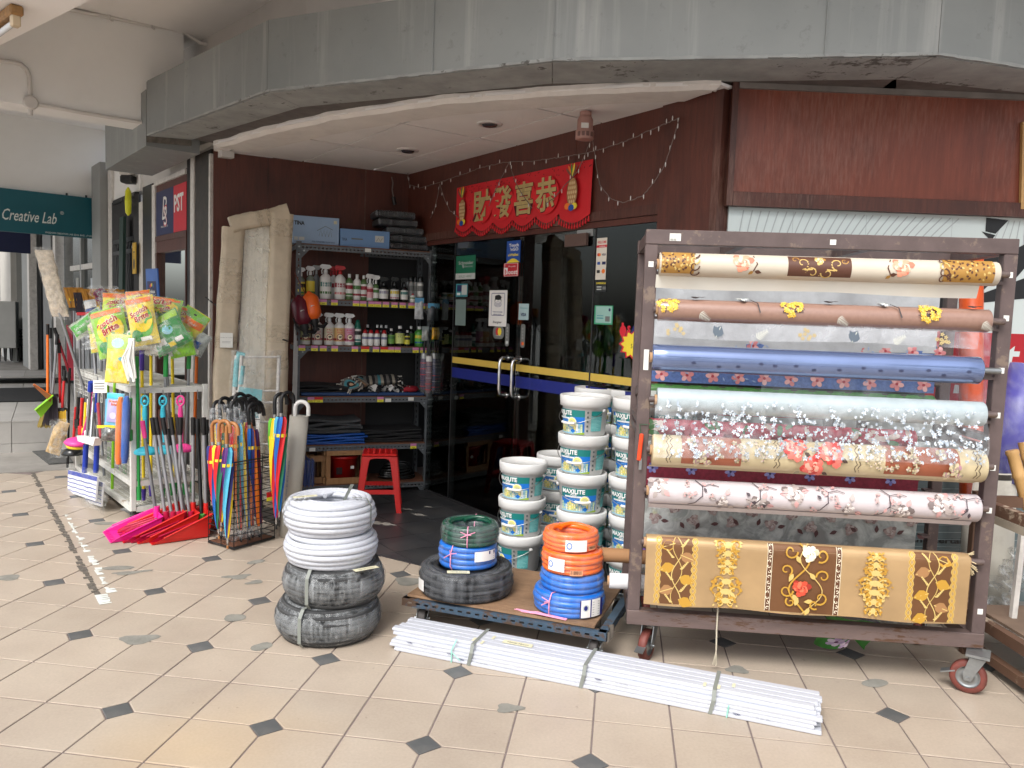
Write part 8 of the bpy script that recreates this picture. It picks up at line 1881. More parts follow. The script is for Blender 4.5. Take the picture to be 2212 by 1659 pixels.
m_brandred=pc(176,28,44);m_bagw=film('bag_clear',(228,232,228),.05,.1,9,.6,.26)
def brand(t,f,x,y,s,ang=0.0):
 for m,b,d in ((pc(250,240,200),.085,0),(m_brandred,.035,0)):
  t.text('Scotch',f,s,x,y + s * .62 * cos(ang),m,w=s * 4.0,bold=b,shear=.15,ang=ang);t.text('Brite',f,s,x + s * .5,y - s * .62 * cos(ang),m,w=s * 3.0,bold=b,shear=.15,ang=ang)
def bag(px,py,w,h,ang,W,o_,base,prints,lab,cat='mop head',name='mop_packet',th=.05,pole=None,poleb=None,group=None,clear=False,collar=None,zlow=.12):
 c=on(W,px,py,o_);k=(c - EYE).dot(CF) / FPX;ex_,ey_=view_axes(radians(ang));o=thing(name,lab,cat,c,0,group);w *= k * 1.16;h *= k * 1.10
 pillow(o,c,ex_,ey_,w,h,th,base,prints,'packet',10)
 ff=Sheet(lambda x,y,hh: c + ex_ * x + ey_ * y + ex_.cross(ey_) * hh,.001)
 t=MB(m_bagw);e=1.08
 def sf(a,b): n=(sin(pi * a) * sin(pi * b)) ** .6;return c + ex_ * (w * e * (a - .5)) + ey_ * (h * e * (b - .5)) + ex_.cross(ey_) * ((th + .014) * n + .004 * sin(a * 19 + b * 11))
 t.grid(sf,10,10);t.build('film',o)
 if pole:
  t=MB(pole);top=c - V((0,0,h * .25)) - W.n * .03;bx,by=poleb if poleb else (px,py);bot=on(W,bx,by,o_ - .06);bot=V((bot.x,bot.y,zlow));t.tube([top,bot],.0115,8);t.build('pole',o)
  if collar: t=MB(collar);a=top + (bot - top) * .08;b=top + (bot - top) * .22;t.tube([a,b],.017,8);q0=top + (bot - top) * .93;t.tube([q0,bot],[.018,.012],8);t.build('collar',o)
 return o
def pA(t,f,w,h): # green and yellow brand packet
 blob(t,f,w * .12,-h * .02,w * .32,h * .34,14,pc(96,176,60));rect(t,f,-w * .44,w * .44,h * .36,h * .46,ORG)
 blob(t,f,w * .05,h * .05,w * .40,h * .30,14,YEL);blob(t,f,-w * .2,-h * .3,w * .2,h * .12,10,GRN);brand(t,f,0,h * .12,min(w,h) * .17,.35);rect(t,f,-w * .1,w * .3,-h * .42,-h * .34,pc(240,240,236))
def pB(t,f,w,h): # orange header, yellow body
 rect(t,f,-w * .48,w * .48,h * .30,h * .48,ORG);blob(t,f,-w * .1,-h * .05,w * .38,h * .30,14,pc(196,220,70));brand(t,f,.0 * w,h * .02,w * .15,.15);rect(t,f,w * .1,w * .45,-h * .46,-h * .25,pc(30,70,40));t.text('SCOTCH',f,h * .04,-w * .3,h * .39,m_brandred)
def pT(t,f,w,h):
 rect(t,f,-w * .46,w * .2,-h * .36,h * .3,pc(90,184,74));t.text('Twin Colour Mop',f,h * .20,-w * .10,0,m_wht,w=w * .58,bold=.02);rect(t,f,w * .22,w * .46,-h * .3,h * .42,pc(70,150,110));blob(t,f,w * .34,h * .1,w * .09,h * .14,8,pc(226,200,180))
def pG(t,f,w,h):
 rect(t,f,-w * .48,w * .48,h * .28,h * .47,pc(160,206,60));t.text('MOP REFILL',f,h * .06,-w * .1,h * .36,m_brandred,w=w * .5);rect(t,f,-w * .44,w * .44,-h * .44,h * .26,pc(44,136,60));blob(t,f,w * .1,h * .02,w * .13,w * .13,12,pc(120,190,206));rect(t,f,-w * .3,-w * .1,-h * .3,-h * .14,m_wht);rect(t,f,w * .15,w * .36,-h * .38,-h * .26,m_wht);rect(t,f,-w * .08,w * .1,-h * .42,-h * .3,YEL);t.text('MOP HEAD',f,h * .05,-w * .1,h * .2,m_wht,w=w * .5)
def pO2(t,f,w,h):
 rect(t,f,-w * .48,w * .48,h * .22,h * .48,pc(120,190,50));blob(t,f,w * .0,h * .36,w * .07,h * .03,8,m_blk);rect(t,f,-w * .46,w * .46,-h * .02,h * .21,ORG);t.text('microfiber',f,h * .07,0,h * .09,m_wht,w=w * .6);blob(t,f,w * .2,-h * .25,w * .14,h * .1,10,pc(236,206,170))
def pGl(t,f,w,h):
 rect(t,f,-w * .46,w * .46,h * .2,h * .47,pc(176,214,90));blob(t,f,0,h * .32,w * .25,h * .1,12,pc(170,206,226));rect(t,f,-w * .44,w * .44,-h * .48,h * .15,pc(244,218,96))
 for k in range(5): blob(t,f,w * (-.3 + .15 * k),-h * (.1 + .07 * (k % 3)),w * .08,h * .12,8,YEL)
 blob(t,f,w * .2,h * .0,w * .09,h * .04,10,CYA)
g_m='bagged mop heads crowding the top of the white wire shelf'
LG_,YB_=mp_('lime_bag',(150,204,60),.3),mp_('yellow_bag',(240,216,80),.3)
bag(252,660,56,48,-3,PL_MID,.10,YB_,pB,'yellow packet with an orange header card, topmost at the left of the mops',pole=SIL,poleb=(262,1000),group=g_m)
bag(190,699,68,34,33,PL_MID,.20,pc(206,222,196),pT,'tilted green and white packet lettered Twin Colour Mop',pole=SIL,poleb=(225,1000),group=g_m)
bag(240,718,66,94,14,PL_MID,.26,LG_,pA,'large bright green packet with red lettering, tilted, front left of the mops',pole=LIM,poleb=(242,1000),group=g_m,collar=None)
bag(206,668,40,40,10,PL_MID,.05,pc(214,218,220),lambda t,f,w,h: (rect(t,f,-w * .4,w * .3,h * .05,h * .4,m_wht),rect(t,f,-w * .4,w * .3,-h * .1,h * .04,m_blue),rect(t,f,-w * .4,w * .3,-h * .4,-h * .12,m_red)),'small clear packet with a white, blue and red card at the far left',group=g_m)
bag(256,775,46,96,-4,PL_MID,.30,YB_,pGl,'long yellow and green packet of gloves hanging below the big green one',th=.035,group=g_m)
bag(329,660,84,38,-8,PL_F2,.05,LG_,pB,'wide packet with orange header, topmost in the middle of the mops',pole=YEL,poleb=(326,1090),group=g_m,collar=PUR2)
bag(308,693,54,96,10,PL_F2,.16,YB_,pA,'yellow packet with green corner and red lettering, front middle',pole=YEL,poleb=(311,1130),group=g_m,collar=PUR2)
bag(359,668,60,42,-8,PL_F2,.10,LG_,pA,'lime packet with red lettering at the back right of the mops',pole=SIL,poleb=(372,1010),group=g_m,collar=GRN)
bag(362,718,70,72,28,PL_F2,.20,pc(60,150,70),pG,'dark green mop refill packet turned askew, front right',pole=SIL,poleb=(352,1110),group=g_m,collar=GRN)
bag(413,702,52,62,-32,PL_F2,.12,pc(226,210,70),pO2,'green, orange and yellow microfibre packet, rightmost of the mops',pole=SIL,poleb=(398,1040),group=g_m,collar=GRN)
bag(430,742,32,46,-30,PL_F2,.16,M('silver_pack',(170,178,176),.25,var=.4,vs=30),lambda t,f,w,h: (rect(t,f,-w * .2,w * .25,-h * .2,h * .1,m_blue),rect(t,f,-w * .1,w * .35,-h * .42,-h * .22,m_wht)),'small silvery packet with a blue mark at the right end',group=g_m)
bag(392,746,48,46,10,PL_F2,.18,pc(150,222,50),lambda t,f,w,h: [stroke(t,f,[(w * (-.3 + .1 * k),h * .4),(w * (-.33 + .11 * k),-h * .4)],w * .02,pc(110,186,40)) for k in range(7)],'lime green mop yarn in a bag, low at the right',group=g_m,th=.06)
def yarn(px,py,w,h,W,o_,mat,lab,n=60,grp=None,st=None):
 c=on(W,px,py,o_);k=(c - EYE).dot(CF) / FPX;o=thing('mop_yarn',lab,'mop head',c,0,grp);t=MB(mat)
 for i in range(n):
  a=c + CR * rnd.uniform(-w,w) * k * .3 - CD * h * k * .5;b=c + CR * rnd.uniform(-w,w) * k * .5 + CD * h * k * rnd.uniform(.35,.55);m_=(a + b) / 2 + W.n * rnd.uniform(.01,.05) + CR * rnd.uniform(-.02,.02);t.tube([a,m_,b],.007,5)
 p=t.build('strands',o);p['kind']='stuff';return o
yarn(284,776,20,90,PL_MID,.24,pc(226,226,220,.9),'white rope mop hanging in front of the yellow gloves packet',26);yarn(208,705,20,26,PL_MID,.28,pc(226,216,196,.9),'cream cotton mop end showing under the twin colour packet',24)
yarn(345,745,60,44,PL_F2,.10,pc(226,226,220,.9),'white mop strands bunched low in the middle',50)
# clear crinkled film between the packets
bf_=(film('bunch_film',(230,234,236),.08,.08,9,.8,.32));
for px,py,w,h,W,o_ in ((228,640,60,46,PL_MID,.12),(330,745,110,40,PL_F2,.24),(205,735,60,40,PL_MID,.3),(280,655,50,50,PL_MID,.2)):
 c=on(W,px,py,o_);k=(c - EYE).dot(CF) / FPX;t=MB(bf_);t.grid(lambda a,b: c + CR * (w * k * (a - .5)) + CD * (h * k * (b - .5)) + W.n * (.03 * sin(a * 14 + b * 6) + .02 * sin(b * 19 + a * 3)),12,10)
 tag(t.build('loose_film'),{228: 'crinkled clear film puffed above the mop packets at the left',330: 'crinkled clear film under the front mop packets',205: 'clear film below the tilted twin colour packet',280: 'clear film between the two topmost mop packets'}[px],'film')
 # brooms standing head-up behind
def broomhead(px,py,w,h,W,o_,mat,cap_,lab,group='brooms standing head up behind the mops'):
 c=on(W,px,py,o_);k=(c - EYE).dot(CF) / FPX;o=thing('broom',lab,'broom',V((c.x,c.y,.1)),0,group);t=MB(mat)
 for i in range(90):
  a=rnd.uniform(-.5,.5);b0=c + CR * (a * w * .7 * k) + CD * (h * .45 * k) + W.n * rnd.uniform(-.02,.02);b1=c + CR * (a * w * 1.05 * k) - CD * (h * .5 * k) + W.n * rnd.uniform(-.03,.03);s=CR * .004;t.add([b0 - s,b0 + s,b1 + s,b1 - s],[(0,1,2,3)])
 p=t.build('bristles',o);p['kind']='stuff';t=MB(cap_);t.bar(c + CD * h * .5 * k - CR * w * .38 * k,c + CD * h * .5 * k + CR * w * .38 * k,.035,.03,None,(0,0,1),.006);t.build('head',o);t=MB(SIL);t.tube([c + CD * h * .5 * k,V((c.x,c.y,.1))],.011,6);t.build('pole',o)
BR1,BR2,BR3=mp_('bristle_gold',(176,122,40),.8),mp_('bristle_dark',(40,32,40),.8),mp_('bristle_maroon',(150,20,80),.8)
broomhead(172,646,60,44,PL_MID,.02,BR1,m_blk,'broom with golden bristles, leftmost of those behind the mops');broomhead(180,655,34,46,PL_MID,.06,BR2,mp_('redhead',(220,50,60)),'broom with dark bristles and a red edge');broomhead(202,648,44,42,PL_MID,.04,BR1,m_blk,'golden bristle broom beside the dark one');broomhead(250,640,30,28,PL_MID,-.02,BR1,m_blk,'golden bristle broom behind the yellow packet')
for px,py,r,lab in ((218,638,15,'round maroon duster head above the mops at the left'),(285,658,17,'round maroon duster head between the packets')):
 c=on(PL_MID,px,py,.06);k=(c - EYE).dot(CF) / FPX;o=thing('duster',lab,'duster',V((c.x,c.y,.2)),0,'maroon dusters');t=MB(BR3)
 for i in range(130): d=V((rnd.gauss(0,1),rnd.gauss(0,1),rnd.gauss(0,1))).normalized();t.tube([c + d * r * k * .4,c + d * r * k],.007,4)
 p=t.build('fibres',o);p['kind']='stuff';t=MB(SIL);t.tube([c,V((c.x,c.y,.2))],.010,6);t.build('pole',o)
 # long fluffy mop in a bag, rising at the left
PL_BK=Wall(WK + DLv * 1.45 - DFv * .12,WK + DLv * 1.45 - DFv * .12 + DFv * 2)
lm=thing('fluffy_mop','long beige fluffy mop head in a clear bag rising high at the left','mop',G(175,1000));a,b=on(PL_BK,94,540),on(PL_BK,131,684);d=(b - a);wv=CR * .072
m_fluff=M('fluff',(190,178,160),.95,var=.28,vs=26,bmp=1.0,bs=70);t=MB(m_fluff)
def ff_(s): return lambda u,v: a + d * v + wv * ((u - .5) * 2 * (1 + .04 * sin(v * 30))) + PL_BK.n * (s * .028 * (sin(pi * u)) ** .5 * min(1,8 * v,8 * (1 - v)) + .004 * sin(u * 31 + v * 47) * sin(v * 90))
t.grid(ff_(1),14,50);t.grid(ff_(-1),14,50);t.build('head',lm)
t=MB(film('fluff_film',(232,232,228),.05,.08,10,.6,.22));t.grid(lambda u,v: a - d * .04 + d * 1.09 * v + wv * ((u - .5) * 2.25) + PL_BK.n * (.036 * sin(pi * u) + .004 * sin(u * 19 + v * 33)),12,30);t.build('bag',lm)
t=MB(SIL);q=on(PL_BK,166,792);t.tube([b - d * .06,q,q + (q - b) * 1.5],.0125,8);t.build('pole',lm)
# brooms and poles hung heads-down at the left end
PLX=Wall(WK + DLv * 1.75 - DFv * .10,WK + DLv * 1.75 - DFv * .10 + DFv * 2)
def hung(x0,y0,x1,y1,mat,lab,head=None,hw=30,hh=45,hmat=None,cap_=None,o_=0.0,r=.011):
 p,q=on(PLX,x0,y0,o_),on(PLX,x1,y1,o_);k=(q - EYE).dot(CF) / FPX;o=thing('hung_broom' if head else 'mop_pole',lab,'broom' if head else 'pole',q,0,'brooms and poles at the left end of the white shelf');t=MB(mat);t.tube([p,q],r,8);t.build('pole',o);d=(q - p).normalized()
 t=MB(m_blk);t.tube([p,p + d * .09],r * 1.3,8);t.build('grip',o)
 if head == 'bristle':
  t=MB(hmat)
  for i in range(120):
   a=rnd.uniform(-.5,.5);s=CR * .0035;n_=PLX.n * rnd.uniform(-.025,.025);b0=q + CR * (a * hw * .6 * k) + n_;b1=q + d * (hh * k * rnd.uniform(.9,1.05)) + CR * (a * hw * k) + n_ * 1.6;t.add([b0 - s,b0 + s,b1 + s,b1 - s],[(0,1,2,3)])
  p_=t.build('bristles',o);p_['kind']='stuff';t=MB(cap_ or m_blk);t.bar(q - CR * hw * .34 * k,q + CR * hw * .34 * k,.04,.035,None,d,.008);t.build('head',o)
 return o
hung(103,700,103,868,ORG,'orange pole hanging at the far left of the white shelf');hung(108,708,110,850,SIL,'grey pole with a navy grip beside the orange one');hung(124,722,113,855,SIL,'grey broom hung bristles down with a black head','bristle',34,62,BR2,m_blk,.02)
hung(117,708,152,812,mp_('darkred',(150,24,40)),'dark red pole slanting behind the fluffy mop');hung(128,740,130,870,mp_('red',(206,40,44)),'bright red pole among those at the far left');hung(140,800,134,885,mp_('red',(206,40,44)),'broom with yellow bristles hung low at the far left','bristle',28,62,mp_('bristle_yellow',(196,156,40),.8),m_blk,.06);hung(110,845,104,875,SIL,'broom with olive bristles behind the black one','bristle',26,48,mp_('bristle_olive',(130,112,50),.8),m_blk,-.03)
hung(150,795,146,1010,m_blk,'black pole at the corner of the white shelf');hung(137,790,139,890,m_cond,'white pole among the hung brooms')
c=on(PLX,124,945,.08);k=(c - EYE).dot(CF) / FPX;o=thing('wrapped_broom','pale broom in a clear bag hanging lowest at the far left','broom',c,0);pillow(o,c,*view_axes(radians(-18)),32 * k,74 * k,.04,M('straw',(176,150,110),.8,var=.3,vs=40),None,'bristle_bag',10)
t=MB(m_bagw);t.grid(lambda a,b: c + CR * (40 * k * (a - .5)) + CD * (84 * k * (b - .5)) + PLX.n * (.05 + .01 * sin(a * 13 + b * 7)),10,12);t.build('film',o)
o=thing('lime_dustpan','lime green dustpan held sideways at the far left','dustpan',on(PLX,95,880,.05));P=[on(PLX,x,y,.05) for x,y in ((74,884),(112,852),(113,872),(88,902))];t=MB(LIM);t.prism(P,PLX.n * .012);t.prism([P[0],P[1],P[1] + PLX.n * .07,P[0] + PLX.n * .05],V((0,0,-.006)));t.build('pan',o)
o=thing('orange_board','orange edged flat board poking out at the far left above the lime dustpan','board',on(PLX,88,848,.06));P=[on(PLX,x,y,.06) for x,y in ((70,832),(73,830),(112,856),(108,868))];t=MB(M('board_brown',(150,90,54),.6));t.prism(P,PLX.n * .02);t.build('board',o);t=MB(ORG);t.bar(P[1],P[2],.03,.012);t.build('edge',o)
# things hung along the long side
def side_item(name,lab,cat,x,y,o_=.04): return thing(name,lab,cat,on(PL_SIDE,x,y,o_))
def sp(x,y,o_=.04): return on(PL_SIDE,x,y,o_)
def tb(o,pts,r,mat,nm): t=MB(mat);t.tube(pts,r,8);return t.build(nm,o)
for j,(xo,yo,fr_) in enumerate(((0,0,.09),(12,12,.05))):
 o=side_item('flat_mop',('blue and white striped flat mop in a clear bag, nearer one','blue and white striped flat mop behind the nearer one')[j],'mop',186 + xo,1050,fr_);Q=[sp(x + xo,y + yo,fr_) for x,y in ((151,1015),(214,1030),(210,1082),(149,1062))]
 def qf(x,y,h,Q=Q): return (Q[3] * (1 - x) + Q[2] * x) * (1 - y) + (Q[0] * (1 - x) + Q[1] * x) * y + PL_SIDE.n * (.012 + h)
 t=MB(M('mop_cloth',(222,224,230),.9,var=.05,vs=40,bmp=.8,bs=160),m_blue);t.prism(Q,PL_SIDE.n * .012);f=Sheet(lambda x,y,h,qf=qf: qf(x,y,h),.0006,.0004);rect(t,f,0,1,.82,1,M('mop_blue',(30,60,170),.5))
 for k in range(4): stroke(t,f,[(i / 10,.12 + .18 * k + .015 * sin(i * 2.2 + k)) for i in range(11)],.035,M('mop_blue',(30,60,170),.5))
 t.build('cloth',o);tb(o,[sp(183 + xo * 2,1020,fr_),sp(186 + xo * 2,960 - 10 * j,fr_)],.02,M('mop_blue',(30,60,170),.5),'socket');tb(o,[sp(186 + xo * 2,962,fr_),sp(195 + xo * 1.6,842,fr_)],.011,SIL,'pole');tb(o,[sp(195 + xo * 1.6,845,fr_),sp(197 + xo * 1.6,825,fr_)],.02,M('mop_blue',(30,60,170),.5),'grip')
 t=MB(m_bagw);R_=[sp(x + xo,y + yo,fr_ + .03) for x,y in ((146,1002),(220,1018),(216,1104),(145,1084))];t.grid(lambda a,b: (R_[3] * (1 - a) + R_[2] * a) * (1 - b) + (R_[0] * (1 - a) + R_[1] * a) * b + PL_SIDE.n * (.012 * sin(a * 13 + b * 9)),12,8);t.build('film',o)
o=side_item('toilet_brush','pink scrubbing brush with a dancing figure handle hung on the side','brush',180,900);tb(o,[sp(178,946),sp(196,880),sp(200,862)],.013,PNK,'handle');t=MB(PNK);c=sp(203,854);t.tube([c + CR * (.022 * cos(a)) - CD * (.03 * sin(a)) for a in [2 * pi * i / 14 for i in range(14)]],.008,6,None,True);t.build('loop',o);c=sp(168,955,.08);t=MB(PNK);t.lathe([(.0,-.02),(.09,-.015),(.10,.0),(.08,.02),(.03,.035),(0,.035)],20,c,(.1,-.1,1));t.build('head',o);t=MB(YEL);t.lathe([(.0,-.045),(.08,-.04),(.085,-.02),(0,-.02)],18,c,(.1,-.1,1));t.build('pad',o)
o=side_item('plunger','black rubber plunger low on the side of the white shelf','plunger',158,978);c=sp(158,982,.02);t=MB(m_dkb);t.lathe([(.085,0),(.09,.01),(.06,.05),(.02,.065),(0,.066)],18,c);t.build('cup',o);tb(o,[c + V((0,0,.06)),sp(164,880,.02)],.012,mp_('red',(206,40,44)),'handle')
o=side_item('squeegee_mop','white flat sponge mop head on a steel pole','mop',200,950,.10);P=[sp(x,y,.10) for x,y in ((181,940),(222,946),(218,962),(184,952))];t=MB(m_wht);t.prism(P,PL_SIDE.n * .05);t.build('head',o);tb(o,[sp(196,948,.12),sp(202,860,.06)],.011,SIL,'pole');tb(o,[sp(218,945,.12),sp(212,872,.06)],.012,mp_('brick',(150,50,56)),'second_pole')
o=side_item('scrubber_card','blue carded pack with a lilac scrubber hung on the side','packet',248,895,.06);c=sp(248,884,.07);k=(c - EYE).dot(CF) / FPX;pillow(o,c,*view_axes(radians(-5)),38 * k,70 * k,.02,pc(120,190,224),lambda t,f,w,h: (rect(t,f,-w * .48,w * .48,h * .34,h * .48,CYA),rect(t,f,-w * .4,w * .44,-h * .4,h * .3,pc(170,164,210)),brand(t,f,-w * .05,h * .2,w * .14),blob(t,f,0,-h * .2,w * .2,w * .2,12,pc(206,200,230))),'card',8)
o=side_item('scourer_bag','clear bag of silver steel wool under the blue card','packet',240,935,.07);c=sp(240,936,.07);k=(c - EYE).dot(CF) / FPX;pillow(o,c,*view_axes(0),46 * k,34 * k,.04,M('steel_wool',(130,132,130),.3,metal=.6,var=.6,vs=60,bmp=1.0,bs=90),None,'bag',10);t=MB(YEL);f=Sheet(lambda x,y,h: c + CR * x - CD * y + PL_SIDE.n * (.03 + h),.002);rect(t,f,-20 * k,20 * k,12 * k,18 * k);t.build('header_card',o)
for j,(x,y0,y1,mt,lb_) in enumerate(((258,858,1002,ORG,'long orange brush in a clear sleeve hung near the corner post'),(271,856,1000,mp_('brushblue',(40,90,170)),'long blue brush beside the orange one'))):
 o=side_item('long_brush',lb_,'brush',x,930,.05);p,q=sp(x + 3,y0,.06),sp(x - 2,y1,.06);t=MB(mt);d=(q - p);t.tube([p,p + d * .1,p + d * .5,p + d * .9,q],[.012,.024,.026,.024,.016],10);t.build('head',o);t=MB(m_wrapc);t.tube([p - d * .05,p + d * .1,p + d * .9,q + d * .04],[.02,.03,.032,.02],10,cap=False);t.build('sleeve',o)
for x,y0,y1,mt,lb_ in ((176,860,920,mp_('red',(206,40,44)),'red handled brush hung on the side'),(168,858,905,m_dkb,'black handled brush hung on the side'),(209,826,870,M('mop_blue',(30,60,170),.5),'blue grip hanging near the top of the side'),(190,862,930,m_wht,'white handled brush hung on the side'),(230,862,930,mp_('skyblue',(110,180,220)),'pale blue brush behind the white mop'),(184,870,925,YEL,'yellow handled brush hung on the side'),(280,860,930,GRN,'green handled brush by the corner post')):
 o=side_item('hand_brush',lb_,'brush',x,(y0 + y1) / 2,.03);tb(o,[sp(x + 2,y0,.03),sp(x - 1,y1,.03)],.013,mt,'handle');c=sp(x - 1,y1 + 10,.03);t=MB(mt);t.box(c,(.045,.03,.08),None,None,.008);t.build('head',o);tb(o,[sp(x + 2,y0,.03),sp(x + 2,y0 - 12,.02)],.004,m_hook,'hook')
o=side_item('price_card','white printed card hung at the top of the side rail','card',216,832,.06);t=MB(m_wht);f=Sheet(lambda x,y,h: sp(216,835,.07) + CR * x - CD * y + PL_SIDE.n * h,.0);rect(t,f,-.05,.05,-.045,.045);f.k=.002
for k in range(3): rect(t,f,-.04,.035,-.02 + k * .02,-.013 + k * .02,m_grey)
t.build('card',o)
for x,m_,lab in ((262,LIM,'lime bottle brush on the bottom deck'),(270,GRN,'green bottle brush standing by the lime one'),(258,PUR2,'purple tipped pole standing on the bottom deck')):
 p=on(PL_MID,x,1080);p.z=.10;o=thing('pole_end',lab,'pole',p);tb(o,[p,p + V((0,0,.14))],.017,m_,'socket');tb(o,[p + V((0,0,.13)),p + V((.01,0,.80))],.010,SIL,'pole')
 # more poles standing in the shelf
for x0,x1,mt,lab,W in ((296,300,GRN,'green pole at the left of the front side',PL_FR),(425,416,ORG,'orange pole standing at the right end of the wire shelf',PL_F2),(372,378,YEL,'yellow pole behind the cyan plungers',PL_F2),(232,236,LIM,'wide lime packet pole in the wire shelf',PL_MID)):
 p,q=on(W,x0,770,-.06),on(W,x1,1080,-.06);q.z=max(.1,q.z);o=thing('mop_pole',lab,'pole',q,0,'poles standing in the white shelf');tb(o,[p,q],.012,mt,'pole');tb(o,[q + V((0,0,.10)),q],.017,GRN if mt is not PUR2 else PUR2,'socket')
for x,y,w,h,c_ in ((184,745,16,85,(150,154,158)),(203,750,12,90,(120,124,130)),(216,740,10,80,(170,174,178)),(150,745,9,85,(150,30,50))):
 p,q=on(PL_MID,x,y - h / 2,-.05),on(PL_MID,x + 4,y + h * .9,-.05);o=thing('pole_bunch','bunch of %s tubes standing behind the side grid' % {150: 'light grey',120: 'dark grey',170: 'silver'}.get(c_[0],'red') if c_ != (150,30,50) else 'bunch of red tubes standing behind the side grid','poles',q);t=MB(M('tubes%d%d' % (x,c_[0]),c_,.4,metal=.3))
 for k in range(5): t.tube([p + CR * (k - 2) * .012,q + CR * (k - 2) * .014 + V((0,0,-.0))],.009,6)
 t.build('tubes',o)
 # plungers on the front rail
for x,yc,mt,lab in ((313,968,CYA,'cyan plunger with a figure shaped handle, left of the front hooks'),(352,966,CYA,'cyan plunger with a figure shaped handle, middle hook'),(390,962,PNK,'pink plunger with a figure shaped handle, right hook')):
 o=thing('plunger',lab,'plunger',on(PL_FR,x,yc),0,'plungers on the front hooks');fp=lambda a,b: on(PL_FR,a,b,.0)
 tb(o,[fp(x,842),fp(x,850),fp(x + 1,854)],.004,m_hook,'hook');c=fp(x,866);t=MB(mt);t.tube([c + CR * (.026 * cos(a)) - CD * (.036 * sin(a)) for a in [2 * pi * i / 18 for i in range(18)]],.0075,6,None,True);t.lathe([(.0,-.014),(.012,-.01),(.014,0),(.01,.01),(0,.013)],10,c - CD * -.004);t.build('figure',o)
 tb(o,[fp(x,876),fp(x,895),fp(x + 1,915),fp(x + 3,955)],[.014,.020,.013,.012],mt,'handle');c=fp(x + 4,yc + 8);t=MB(mt);t.lathe([(.082,-.012),(.085,.0),(.078,.012),(.05,.03),(.02,.04),(0,.04)],22,c);t.build('cup',o)
tb(ws,[on(PL_FR,427,842),on(PL_FR,427,862),on(PL_FR,430,862)],.004,m_hook,'hook')
# dustpans on the floor
def dustpan(pos,hb_top,mat,lab,tube_=SIL,grip=m_blk,phi=38,w=.29,d=.30,h=.11,sc=1.0,gripm=None):
 o=thing('dustpan',lab,'dustpan',(pos.x,pos.y,.003),radians(phi - 90),'long handled dustpans in front of the white shelf')
 t=MB(mat);w *= sc;d *= sc;h *= sc;th=.004
 # local: +y = towards the back wall, lip at y = -d
 def wall(P): t.prism([V(p) for p in P],(0,0,0.0)) if False else t.add([V(p) for p in P],[tuple(range(len(P)))])
 b0,b1,l0,l1=(-w * .42,0,.004),(w * .42,0,.004),(-w * .52,-d,.0),(w * .52,-d,.0);t0,t1,f0,f1=(-w * .46,.02,h),(w * .46,.02,h),(-w * .535,-d * .80,.035),(w * .535,-d * .80,.035)
 def shell(off):
  P=[V(q) for q in (b0,b1,l0,l1,t0,t1,f0,f1)]
  if off:
   c=V((0,-d * .45,h * .6));P=[p + (c - p).normalized() * off for p in P]
  return P
 A,B=shell(0),shell(th)
 for F in ((0,1,3,2),(0,4,5,1),(0,2,6,4),(1,5,7,3)):
  t.add([A[i] for i in F],[(0,1,2,3)]);t.add([B[i] for i in F],[(3,2,1,0)])
 for e in ((4,5),(4,6),(6,2),(5,7),(7,3),(2,3)): t.add([A[e[0]],A[e[1]],B[e[1]],B[e[0]]],[(0,1,2,3)])
 for k in range(7): x=-w * .42 + w * .84 * k / 6;t.box((x,-d * .93,.006),(.006,d * .1,.004))
 t.tube([A[6] ,A[4],A[5],A[7]],.006,6);t.lathe([(.019,h - .03),(.019,h + .045)],12,(0,.012,0));t.lb('pan',o)
 Wm=wm(o).inverted();tp=Wm @ V(hb_top);bt=V((0,.012,h * .6));t=MB(tube_);t.tube([bt,tp],.0115,10);t.lb('handle',o);dd=(tp - bt).normalized()
 t=MB(grip);t.tube([tp - dd * .11,tp - dd * .09,tp + dd * .01],[.012,.016,.016],8);
 t.lb('grip',o);return o
def hp(x,y,Y): return AY(x,y,Y)
MRO,REDP,PK2=mp_('dustpan_maroon',(176,26,66),.35),M('dustpan_red',(196,34,30),.35,var=.05),M('dustpan_pink',(226,36,142),.35,var=.04)
def dp(x,y,z=.10): q=G(x,y,z);return q
p=dp(335,1118);dustpan(p,hp(308,912,p.y + .02),PK2,'bright pink long handled dustpan, leftmost on the tiles',M('tube_dull',(120,122,126),.4,metal=.4),PNK,36,h=.13)
for k,(xb,xt) in enumerate(((355,329),(370,337),(383,352),(394,369),(408,383))): p=dp(xb,1120);dustpan(p,hp(xt,905,p.y + .05),MRO,'dark pink dustpan, %s of the five nested behind the pink one' % ('first','second','third','fourth','fifth')[k],phi=36,sc=.92)
for k,(xb,xt) in enumerate(((391,390),(421,417),(449,440))): p=dp(xb,1108 + k * 2,.11);p=p + V((.0,-.06,0));dustpan(p,hp(xt,905,p.y - .02),REDP,'red long handled dustpan, %s of the three in front' % ('left','middle','right')[k],phi=34,w=.31,d=.36,h=.16)
t0_=dp(345,1150,.0)
q=wm(bpy.data.objects['dustpan.006']) @ V((.02,-.20,.012));t=MB(m_wht);t.box(q,(.035,.02,.001),Matrix.Rotation(.5,3,'Z'));o=t.build('sticker',bpy.data.objects['dustpan.006'])
p=dp(432,1122);dustpan(p,hp(426,908,p.y + .12),mp_('dustpan_green',(80,190,90),.4),'green dustpan half hidden behind the red ones',m_blk,phi=36,sc=.8);p=dp(388,1118);dustpan(p + V((.02,.05,0)),hp(362,930,p.y + .2),YEL,'yellow dustpan half hidden behind the dark pink ones',SIL,phi=36,sc=.8)
